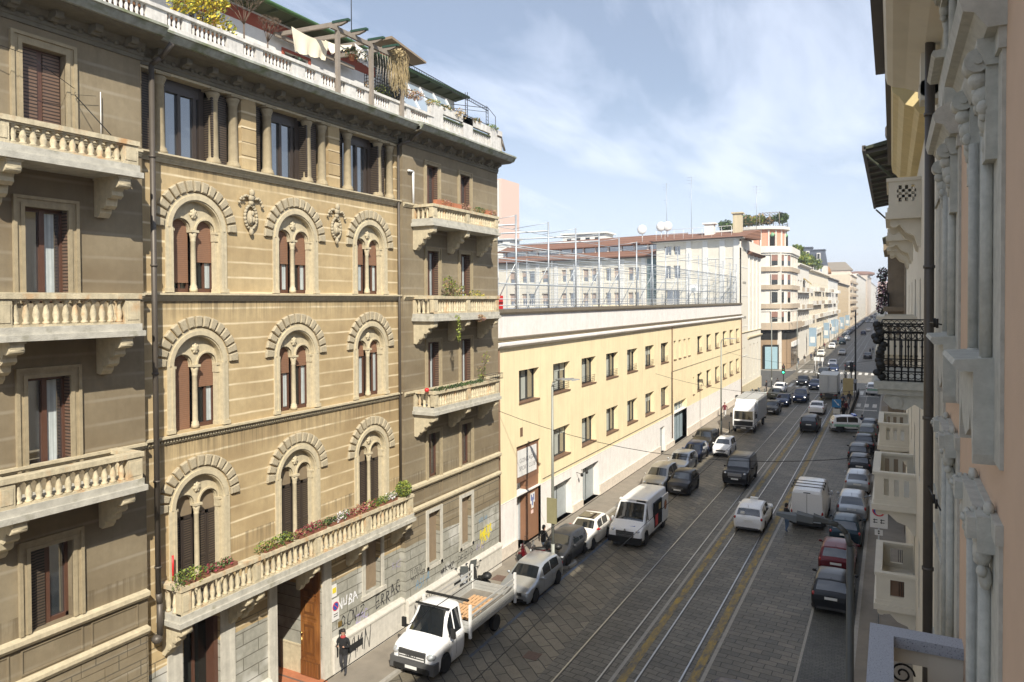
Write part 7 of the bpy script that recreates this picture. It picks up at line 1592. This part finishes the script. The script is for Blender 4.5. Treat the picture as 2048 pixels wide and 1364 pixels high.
# ================================================================ PLANTS AND TERRACE
def leafmat(n,c,var=.35): return mat(n,c,.6,var=var,vs=9)
lg=leafmat('leaf_green',(.07,.12,.03)); ly=leafmat('leaf_yellow',(.55,.44,.04)); ld=leafmat('leaf_dark',(.025,.05,.018)); lb_=leafmat('leaf_brown',(.30,.20,.09)); lr=leafmat('flower_red',(.28,.05,.07)); lpk=leafmat('dry_pink',(.36,.20,.16)); lw=leafmat('flower_white',(.65,.60,.62)); lyg=leafmat('leaf_yellowgreen',(.22,.26,.04)); lst=mat('dry_straw',(.42,.33,.18),.8,var=.2); m_twig=mat('twig',(.13,.09,.06),.8,var=.1)
def leaves(b,c,rx,ry,rz,n,s,rnd,mi=(0,),shell=.35):
    for _ in range(n):
        u=Vector((rnd.gauss(0,1),rnd.gauss(0,1),rnd.gauss(0,1))).normalized()*(shell+(1-shell)*rnd.random()**.5); p=Vector((c[0]+u.x*rx,c[1]+u.y*ry,c[2]+u.z*rz))
        a=Vector((rnd.gauss(0,1),rnd.gauss(0,1),rnd.gauss(0,1))).normalized(); d=a.orthogonal().normalized(); e=a.cross(d); q=s*rnd.uniform(.6,1.3); m=rnd.choice(mi)
        b.face([b.pt(*(p+d*q)),b.pt(*(p+e*q*.5)),b.pt(*(p-d*q)),b.pt(*(p-e*q*.5))],m)
def plant(x,y,z,label,lobes,mats_,n=160,s=.05,stem=True,pot=None,name='potted_plant',cat='plant',seed=1,group=None,mi=None):
    rnd=random.Random(seed); r_=thing(name,(x,y,z),label,cat,group); b=MB()
    for (dx,dy,dz,rx,rz) in lobes: leaves(b,(x+dx,y+dy,z+dz),rx,rx,rz,n,s,rnd,mi or tuple(range(len(mats_))))
    b.build('foliage',list(mats_),r_)
    if stem:
        b=MB()
        for (dx,dy,dz,rx,rz) in lobes:
            b.tube((x,y,z+.05),(x+dx,y+dy,z+dz),.018 if rx<.6 else .05,n=5)
            for k in range(5): b.tube((x+dx*.6,y+dy*.6,z+dz*.6),(x+dx+rnd.uniform(-rx,rx)*.8,y+dy+rnd.uniform(-rx,rx)*.8,z+dz+rnd.uniform(-rz,rz)*.8),.008,n=4)
        b.build('stem',m_twig,r_)
    if pot: b=MB(); b.lathe([(pot*.7,z-.02),(pot,z+pot*1.4),(pot*1.1,z+pot*1.4),(pot*1.1,z+pot*1.6),(pot*.9,z+pot*1.6)],(x,y,0),12,0); b.build('pot',m_terra,r_)
    return r_
# long balcony flowers
fl=[(13.7,'pale green shrub','at the left end of the long balcony',(lg,lyg),.42,5),(14.45,'red cyclamens','beside the pale shrub on the long balcony',(lg,lr),.22,3),(14.95,'red and green geranium','near the second column window of the long balcony',(lg,lr),.24,3),(16.55,'olive leafed plant','in front of the first pedestal of the long balcony',(lg,lyg,lb_),.30,4),(17.3,'bushy yellow green plant','left of the middle windows on the long balcony',(lyg,lg),.36,5),(18.0,'small red heather','below the middle twin window on the long balcony',(lr,lb_),.20,3),(18.45,'crimson flowers','below the middle twin window, right part',(lr,lr,lg),.26,4),(18.95,'crimson and pink heather','right of the crimson flowers',(lr,lg),.22,3),(19.5,'dark green ivy pot','in the middle of the long balcony',(ld,lg),.24,3),(20.1,'white flowering pot','just right of the dark ivy',(lg,lw),.26,4),(20.6,'rusty heather','between the white flowers and the red ones',(lb_,lr),.20,3),(21.1,'deep red bush','right of the rusty heather',(lr,lb_),.28,4),(21.8,'variegated red green plant','left of the last twin window',(lg,lr,lyg),.28,4),(22.4,'pale green plant','under the last twin window',(lyg,lg),.26,4),(22.95,'white and lilac flowers','just before the round bush',(lw,lg),.26,4)]
for i,(y,k_,w_,mt_,r0,n_) in enumerate(fl):
    plant(-17.62,y,6.02,k_+' in a box '+w_,[(0,(j-n_/2)*.17,.17+.08*(j%2),r0*.55,r0*.6) for j in range(n_)],mt_,n=60,s=.045,stem=False,seed=i,name='flower_box',cat='flower box')
for i,(a,c) in enumerate(((13.5,14.3),(14.5,15.3),(16.4,17.6),(17.9,19.2),(19.4,20.8),(21.0,22.0),(22.2,23.3))):
    b=MB(); b.box(-17.76,-17.56,a,c,6.02,6.13); tag(b.build('planter_box',mat('dark_terracotta',(.20,.085,.05),.85,var=.25,vs=6)),'terracotta planter box on the long balcony rail, number %s from the left'%('one','two','three','four','five','six','seven')[i],'planter')
plant(-17.6,23.75,6.0,'round bright yellow green bush at the right end of the long balcony',[(0,0,.36,.34,.34)],(lyg,lyg,lg),n=900,s=.045,seed=31,name='round_bush',cat='bush')
b=MB(); b.tube((-18.2,13.55,6.02),(-18.2,13.55,6.75),.03,n=6); tag(b.build('red_rod',m_redp),'thin red rod standing at the left corner of the long balcony','rod')
# side balcony plants
plant(-17.6,27.6,13.5,'tall olive shrub filling the middle of the third floor corner balcony',[(0,0,1.0,.42,.5),(.1,-.5,1.3,.35,.35),(0,.4,.9,.4,.45),(0,-.3,.5,.4,.4)],(lg,lyg,lb_),n=170,s=.055,seed=40,pot=.2)
plant(-17.6,29.5,13.5,'yellowish shrub at the right of the third floor corner balcony',[(0,0,.7,.4,.35),(0,.5,.6,.3,.3)],(lyg,lg,ly),n=150,s=.05,seed=41,pot=.2)
plant(-17.1,29.1,13.1,'dry pinkish tuft hanging outside the third floor corner balcony',[(0,0,.1,.28,.18)],(lpk,lb_),n=260,s=.05,seed=42,stem=False)
plant(-17.05,27.0,12.4,'yellow green trailing vine hanging from the third floor corner balcony',[(0,0,.8,.22,.2),(0,.1,.4,.15,.3),(0,.2,0,.1,.25)],(lyg,lyg),n=60,s=.05,seed=43,stem=False)
for i,(y,z,mt_,lb) in enumerate(((26.4,18.13,(lpk,lb_),'dry reddish plant at the left of the top corner balcony'),(28.0,18.13,(lpk,lb_),'large dry pinkish tuft on the top corner balcony'),(29.4,18.13,(lg,lb_),'small green plant on the top corner balcony'),(30.5,18.13,(lb_,lpk),'rusty tuft at the right end of the top corner balcony'))): plant(-17.25,y,z,lb,[(0,-.2,.15,.25,.16),(0,.2,.15,.25,.16)],mt_,n=140,s=.045,seed=50+i,stem=False)
for i,(a,c) in enumerate(((25.6,26.9),(26.95,27.6),(29.7,30.4))): b=MB(); b.box(-17.3,-17.12,a,c,18.13,18.33); tag(b.build('planter_box',m_terra),('long pale terracotta trough at the left of the top corner balcony','short terracotta trough next to the long one on the top corner balcony','terracotta trough near the right end of the top corner balcony')[i],'planter')
plant(-17.6,30.2,9.6,'thin leggy plant at the right of the second floor corner balcony',[(0,0,1.0,.3,.4),(.1,.1,1.6,.25,.4),(0,0,.6,.25,.3)],(lg,lb_,lyg),n=60,s=.05,seed=60,pot=.2)
for i,y in enumerate((25.9,26.8,27.6,28.4,29.2)): plant(-17.2,y,10.16,'%s low dark green box plant on the second floor corner balcony'%('first','second','third','fourth','fifth')[i],[(0,-.2,.06,.2,.1),(0,.2,.06,.2,.1)],(ld,lg),n=60,s=.05,seed=70+i,stem=False)
b=MB(); b.ball((-17.35,25.1,10.25),.10,.12,.1); tag(b.build('red_pot',m_redp),'small bright red pot on the left corner of the second floor balcony','pot')
b=MB()
for z in (10.2,10.45): b.path([(-16.95,29.8,z),(-16.95,31.1,z),(-17.3,31.1,z),(-17.3,29.8,z),(-16.95,29.8,z)],.012,4)
for k in range(8): b.tube((-16.95,29.8+k*.18,10.2),(-16.95,29.8+k*.18,10.45),.01,n=4)
tag(b.build('wire_plant_rack',m_iron),'wire plant rack hung on the right corner of the second floor balcony','rack')
# roof terrace
plant(-18.7,15.15,21.7,'yellow flowering shrub leaning over the roof parapet',[(0,0,1.1,.65,.5),(.1,-.7,1.3,.5,.5),(0,.7,.9,.5,.4),(.2,.3,1.6,.5,.4),(0,-.3,1.8,.5,.5)],(ly,ly,lyg),n=330,s=.065,seed=80,name='flowering_shrub',cat='shrub',pot=.25)
plant(-18.9,12.3,21.7,'green and rusty shrub behind the roof parapet near the left',[(0,0,1.0,.5,.5),(0,.6,.9,.4,.4)],(lyg,lb_),n=200,s=.06,seed=81,name='terrace_shrub',cat='shrub',pot=.25)
def baretree(x,y,z,h,label,seed,pot=.22):
    rnd=random.Random(seed); r_=thing('bare_tree',(x,y,z),label,'tree'); b=MB(); b.tube((x,y,z+.3),(x,y,z+h*.5),.03,.02,6)
    def br(p,d,l,r,k):
        q=p+d*l; b.tube(p,q,r,r*.6,4)
        if k:
            for _ in range(3): e=(d+Vector((rnd.uniform(-.8,.8),rnd.uniform(-.8,.8),rnd.uniform(-.1,.6)))).normalized(); br(q,e,l*.72,r*.6,k-1)
    for _ in range(6): br(Vector((x,y,z+h*.5)),Vector((rnd.uniform(-.7,.7),rnd.uniform(-.7,.7),1)).normalized(),h*.2,.016,3)
    b.build('branch',m_twig,r_); b=MB(); b.lathe([(pot*.7,z),(pot,z+.3),(pot*1.05,z+.32),(pot*.8,z+.34)],(x,y,0),10,0); b.build('pot',m_black,r_)
baretree(-18.6,16.7,21.9,2.2,'leafless little tree in a dark pot against the pink framed window',5); baretree(-18.6,17.7,21.9,1.7,'second leafless shrub, lower, right of the leafless tree',6)
pg=thing('pergola',(-18.5,22,21.6),'weathered timber pergola with green tipped beams on the roof terrace','pergola'); m_wtim=mat('weathered_timber',(.24,.205,.17),.9,var=.2,vs=6); m_gt=mat('dark_green_tip',(.02,.06,.04),.7)
for y in (20.25,22.15,24.1): b=MB(); b.box(-17.87,-17.73,y-.07,y+.07,21.45,23.8); b.build('post',m_wtim,pg)
b=MB(); b.box(-17.86,-17.74,19.9,24.4,23.8,23.95,0); b.cut(); b.box(-20.6,-20.5,19.9,24.4,24.0,24.15,0); b.build('front_beam',[m_wtim],pg)
for y in (20.2,21.2,22.2,23.1): b=MB(); b.prism([(-20.7,24.1),(-17.6,23.95),(-17.3,24.02),(-17.3,24.1),(-20.7,24.25)],lambda a,x,z:(x,a,z),y-.05,y+.05,0); b.prism([(-17.95,24.08),(-17.2,24.05),(-17.2,24.13),(-17.95,24.16)],lambda a,x,z:(x,a,z),y-.07,y+.07,1); b.build('cross_beam',[m_wtim,m_gt],pg)
b=MB(); b.prism([(23.2,24.45),(25.6,24.15),(25.6,24.22),(23.2,24.55)],lambda a,y,z:(a,y,z),-18.8,-17.6,0); b.build('reed_roof',[mat('reed_mat',(.26,.20,.14),.9,var=.2)],pg)
b=MB()
for k in range(16): b.box(-19.9+.12*k,-19.88+.12*k,24.28,24.3,21.8,23.7)
for k in range(14): b.box(-19.9,-18.0,24.27,24.29,21.9+.13*k,21.92+.13*k)
for k in range(14): b.box(-17.80,-17.78,22.4+.13*k,22.42+.13*k,22.3,23.7); 
for k in range(8): b.box(-17.81,-17.79,22.3,24.0,22.3+.13*k,22.32+.13*k)
tag(b.build('trellis',m_iron),'dark lattice trellis closing the end of the pergola','trellis')
rnd=random.Random(9); b=MB()
for k in range(150):
    y0=23.3+rnd.random()*1.1; x0=-17.75+rnd.uniform(-.12,.12); z0=24.1; p=Vector((x0,y0,z0+rnd.uniform(-.2,.1)))
    for _ in range(5): q=p+Vector((rnd.uniform(-.05,.05),rnd.uniform(-.08,.08),-rnd.uniform(.15,.4))); b.tube(p,q,.008,n=3,caps=False); p=q
leaves(b,(-17.75,23.7,24.0),.3,.6,.25,300,.06,rnd)
tag(b.build('dry_vine',lst),'straw coloured dry vine hanging from the end of the pergola','vine')
b=MB(); 
for k in range(9):
    y=22.45+k*.17; b.path([(-17.76,y,23.75),(-17.72,y+.03,23.2),(-17.74,y-.02,22.5+rnd.random()*.3)],.011,4)
tag(b.build('bare_climber',mat('grey_stems',(.36,.32,.27),.9)),'pale bare climber stems over the pergola lattice','vine')
def cloth(name,label,P,m,seed):
    rnd=random.Random(seed); b=MB(); n=14; k=8; G_=[]
    a,c,d,e=[Vector(p) for p in P]
    for i in range(n+1):
        row=[]
        for j in range(k+1):
            u,v_=i/n,j/k; p=(a.lerp(c,u)).lerp(d.lerp(e,u),v_); p+=Vector((.07*math.sin(u*17+seed)*v_,0,-.10*math.sin(PI*u)*(1-v_)-.12*abs(math.sin(u*9+seed))*v_)); row.append(b.pt(*p))
        G_.append(row)
    for i in range(n):
        for j in range(k): b.face((G_[i][j],G_[i+1][j],G_[i+1][j+1],G_[i][j+1]),None,True)
    return tag(b.build(name,m),label,'cloth')
m_cl=mat('cream_cloth',(.70,.64,.50),.9,var=.08)
cloth('hanging_cloth','cream cloth hung between the first pergola post and the wall',((-19.2,19.4,23.95),(-18.8,20.9,23.8),(-19.2,19.5,23.15),(-18.9,20.8,23.2)),m_cl,2)
cloth('hanging_cloth','cream and green bordered awning cloth under the middle of the pergola',((-19,20.9,23.9),(-18.6,22.0,24.0),(-18.6,20.9,23.4),(-18.4,21.6,23.75)),m_cl,5)
cloth('hanging_cloth','white tattered cloth hanging at the second pergola post',((-18.4,21.9,24.0),(-18.2,22.6,23.95),(-18.3,21.9,23.4),(-18.2,22.5,23.3)),m_white,8)
plant(-18.2,21.5,23.2,'hanging terracotta pot with trailing plant under the pergola',[(0,0,.25,.3,.25),(0,.5,.3,.35,.22)],(ld,lg,lb_),n=110,s=.05,seed=90,pot=.12,name='hanging_plant')
plant(-18.4,23.5,21.65,'green tufted plant in a terracotta pot at the foot of the lattice',[(0,0,1.0,.3,.2),(0,.4,.95,.3,.2)],(lyg,lg),n=160,s=.05,seed=91,pot=.25)
plant(-18.4,22.6,21.65,'empty looking terracotta pot with sparse stems behind the second post',[(0,0,1.0,.15,.15)],(lb_,),n=30,s=.04,seed=92,pot=.22)
b=MB(); b.ball((-20.7,21.35,23.3),.1,.13,.16,6,5); b.tube((-20.75,21.35,23.5),(-20.65,21.35,23.62),.1,n=6); tag(b.build('wall_lantern',mat('dark_green_metal',(.03,.06,.04),.5)),'dark green wall lantern under the pergola','lantern')
b=MB(); b.tube((-21,24.8,25.2),(-21,24.8,28.5),.02,n=6); tag(b.build('whip_antenna',m_iron),'thin vertical antenna above the penthouse roof','antenna')
# iron frame at the right corner of the terrace
b=MB(); X=-18.0
for y in (24.7,29.6,31.6): 
    for dx in (0,-.12): b.tube((X+dx,y,22.5),(X+dx,y,24.0 if y<30 else 23.7),.016,n=4)
    for k in range(8): b.tube((X,y,22.55+k*.17),(X-.12,y,22.65+k*.17),.01,n=4)
for z0,z1 in ((24.0,23.7),(23.85,23.55),(22.9,22.85)):
    b.tube((X,24.7,z0),(X,31.6,z1),.018,n=4)
for k in range(38): y=24.7+k*.18; t_=(y-24.7)/6.9; b.tube((X,y,24.0-.3*t_),(X,y+.09,23.85-.3*t_),.009,n=4)
b.tube((X,31.6,23.7),(-20.2,31.6,24.2),.02,n=4); b.tube((X,31.6,23.5),(-20.2,31.6,24.0),.015,n=4); b.path([(X,31.65,23.7),(X+.25,31.9,23.3),(X+.3,31.8,22.6)],.015,4)
tag(b.build('garden_arch_frame',m_iron),'spidery black iron arbour frame at the right end of the roof terrace','arbour')
for i,(y,mt_,lb,r0) in enumerate(((25.2,(lpk,lb_),'dry tangled plant at the foot of the pergola end',.3),(26.6,(lyg,lb_),'yellowish trough plant before the glazed lean-to',.22),(27.6,(lg,lb_),'low green trough plant before the glazed lean-to',.2),(28.7,(lb_,lst),'large straw coloured tuft before the glazed lean-to',.34),(30.2,(lb_,lg),'withered plant inside the iron arbour',.22),(31.9,(lyg,lg),'green bush spilling over the right corner of the roof parapet',.26))): plant(-17.98,y,22.6,lb,[(0,-.2,.15,r0,r0*.7),(0,.25,.2,r0,r0*.8)],mt_,n=130,s=.05,seed=100+i,stem=i in(0,3))
b=MB(); b.path([(-17.9,32.3,22.45),(-17.9,32.75,22.45),(-17.72,32.8,21.75)],.06,8); tag(b.build('terrace_overflow_pipe',m_pipe),'bent grey pipe at the right corner of the roof parapet','pipe')
# roof garden on the corner block and beyond
rnd=random.Random(21)
def tree(x,y,z,r,label,mats_,seed,n=420,s=.35,trunk=1.0):
    rd=random.Random(seed); r_=thing('roof_garden_tree',(x,y,z),label,'tree'); b=MB()
    for _ in range(7): leaves(b,(x+rd.uniform(-r,r)*.6,y+rd.uniform(-r,r)*.6,z+trunk+r*.6+rd.uniform(-r,r)*.35),r*.6,r*.6,r*.5,n//7,s,rd,tuple(range(len(mats_))))
    b.build('crown',list(mats_),r_); b=MB(); b.tube((x,y,z),(x,y,z+trunk+r*.5),.12,.06,6)
    for _ in range(4): b.tube((x,y,z+trunk*.7),(x+rd.uniform(-r,r)*.6,y+rd.uniform(-r,r)*.6,z+trunk+r*.7),.05,.02,5)
    b.build('trunk',m_twig,r_)
for i,(x,y,z,r,mt_) in enumerate(((-31.0,157,28.4,1.7,(ld,lg)),(-28.9,157,28.6,1.7,(lg,lyg,ld)),(-26.6,156,29.2,1.6,(lg,lb_,lg)),(-24.6,156,29.4,1.5,(lg,lyg,lb_)),(-22.4,156.5,29.4,1.2,(ld,lb_)),(-20.4,156.5,29.4,1.5,(ld,lg)))): tree(x,y,z,r,('dark round tree at the left of the roof garden','bright green round tree second in the roof garden','reddish green tree at the left edge of the pink pavilion roof','green tree on the pink pavilion roof','dark shrub beneath the pavilion roof pergola','dark green windblown tree at the right edge of the pavilion roof')[i],mt_,i+200,n=700,s=.28,trunk=.3)
b=MB(); b.box(-32.5,-24,153,160,24,28.4); tag(b.build('roof_garden_block',m_cw),'pale upper storey carrying the two round trees of the roof garden','building')
b=MB()
for a in (-24,-22,-20.2): b.tube((a,154,28.7),(a,154,31.7),.07,n=6); b.tube((a,159,28.7),(a,159,31.7),.07,n=6)
for k in range(7): b.tube((-24+.65*k,153.5,31.7),(-24+.65*k,159.5,31.7),.05,n=4)
b.tube((-24.2,154,31.65),(-20,154,31.65),.06,n=4); b.tube((-24.2,159,31.65),(-20,159,31.65),.06,n=4); tag(b.build('roof_pergola',m_wtim),'brown pergola on top of the pink pavilion','pergola')
for i,(y,mt_,rr_) in enumerate(((170,(lg,lyg),1.2),(196,(lyg,lg),2.4),(202,(lg,lyg),2.4),(208,(lyg,ld),2.3),(216,(lg,lyg),2.0),(226,(lyg,lg),2.2),(232,(ld,lg),1.8))):
    tree(-20.3 if i else -18.4,y,22.6 if i else 24.0,rr_,('small shrub at the right rim of the pavilion terrace','first yellow green roof tree after the pavilion','second yellow green roof tree after the pavilion','third yellow green roof tree, below the slate tower','fourth roof tree, green, below the slate tower','fifth roof tree, yellow green, past the slate tower','last dark roof tree past the slate tower')[i],mt_,300+i,n=600,s=.35,trunk=.4)
plant(-.55,55.5,13.6,'purple leafed climber hanging on the balconies of the brown stone bay',[(0,0,.8,.5,.7),(0,1.5,0,.45,.9),(0,-1,-1.5,.4,.8),(0,.5,2,.4,.6)],(leafmat('leaf_purple',(.10,.03,.06)),ld),n=260,s=.10,seed=400,stem=False,name='climber')

# ================================================================ AIR
b=MB(); b.box(-170,60,-40,1480,-1.0,62); o=b.build('haze',[bpy.data.materials.new('haze_air')]); tag(o,'thin pale haze filling the avenue','haze',kind='stuff')
m_=o.data.materials[0]; m_.use_nodes=True; t=m_.node_tree; t.nodes.clear(); pv_=N(t,'ShaderNodeVolumePrincipled'); pv_.inputs['Density'].default_value=.0005; pv_.inputs['Color'].default_value=(.92,.95,1,1); pv_.inputs['Anisotropy'].default_value=.2
om=N(t,'ShaderNodeOutputMaterial'); t.links.new(pv_.outputs[0],om.inputs[1])
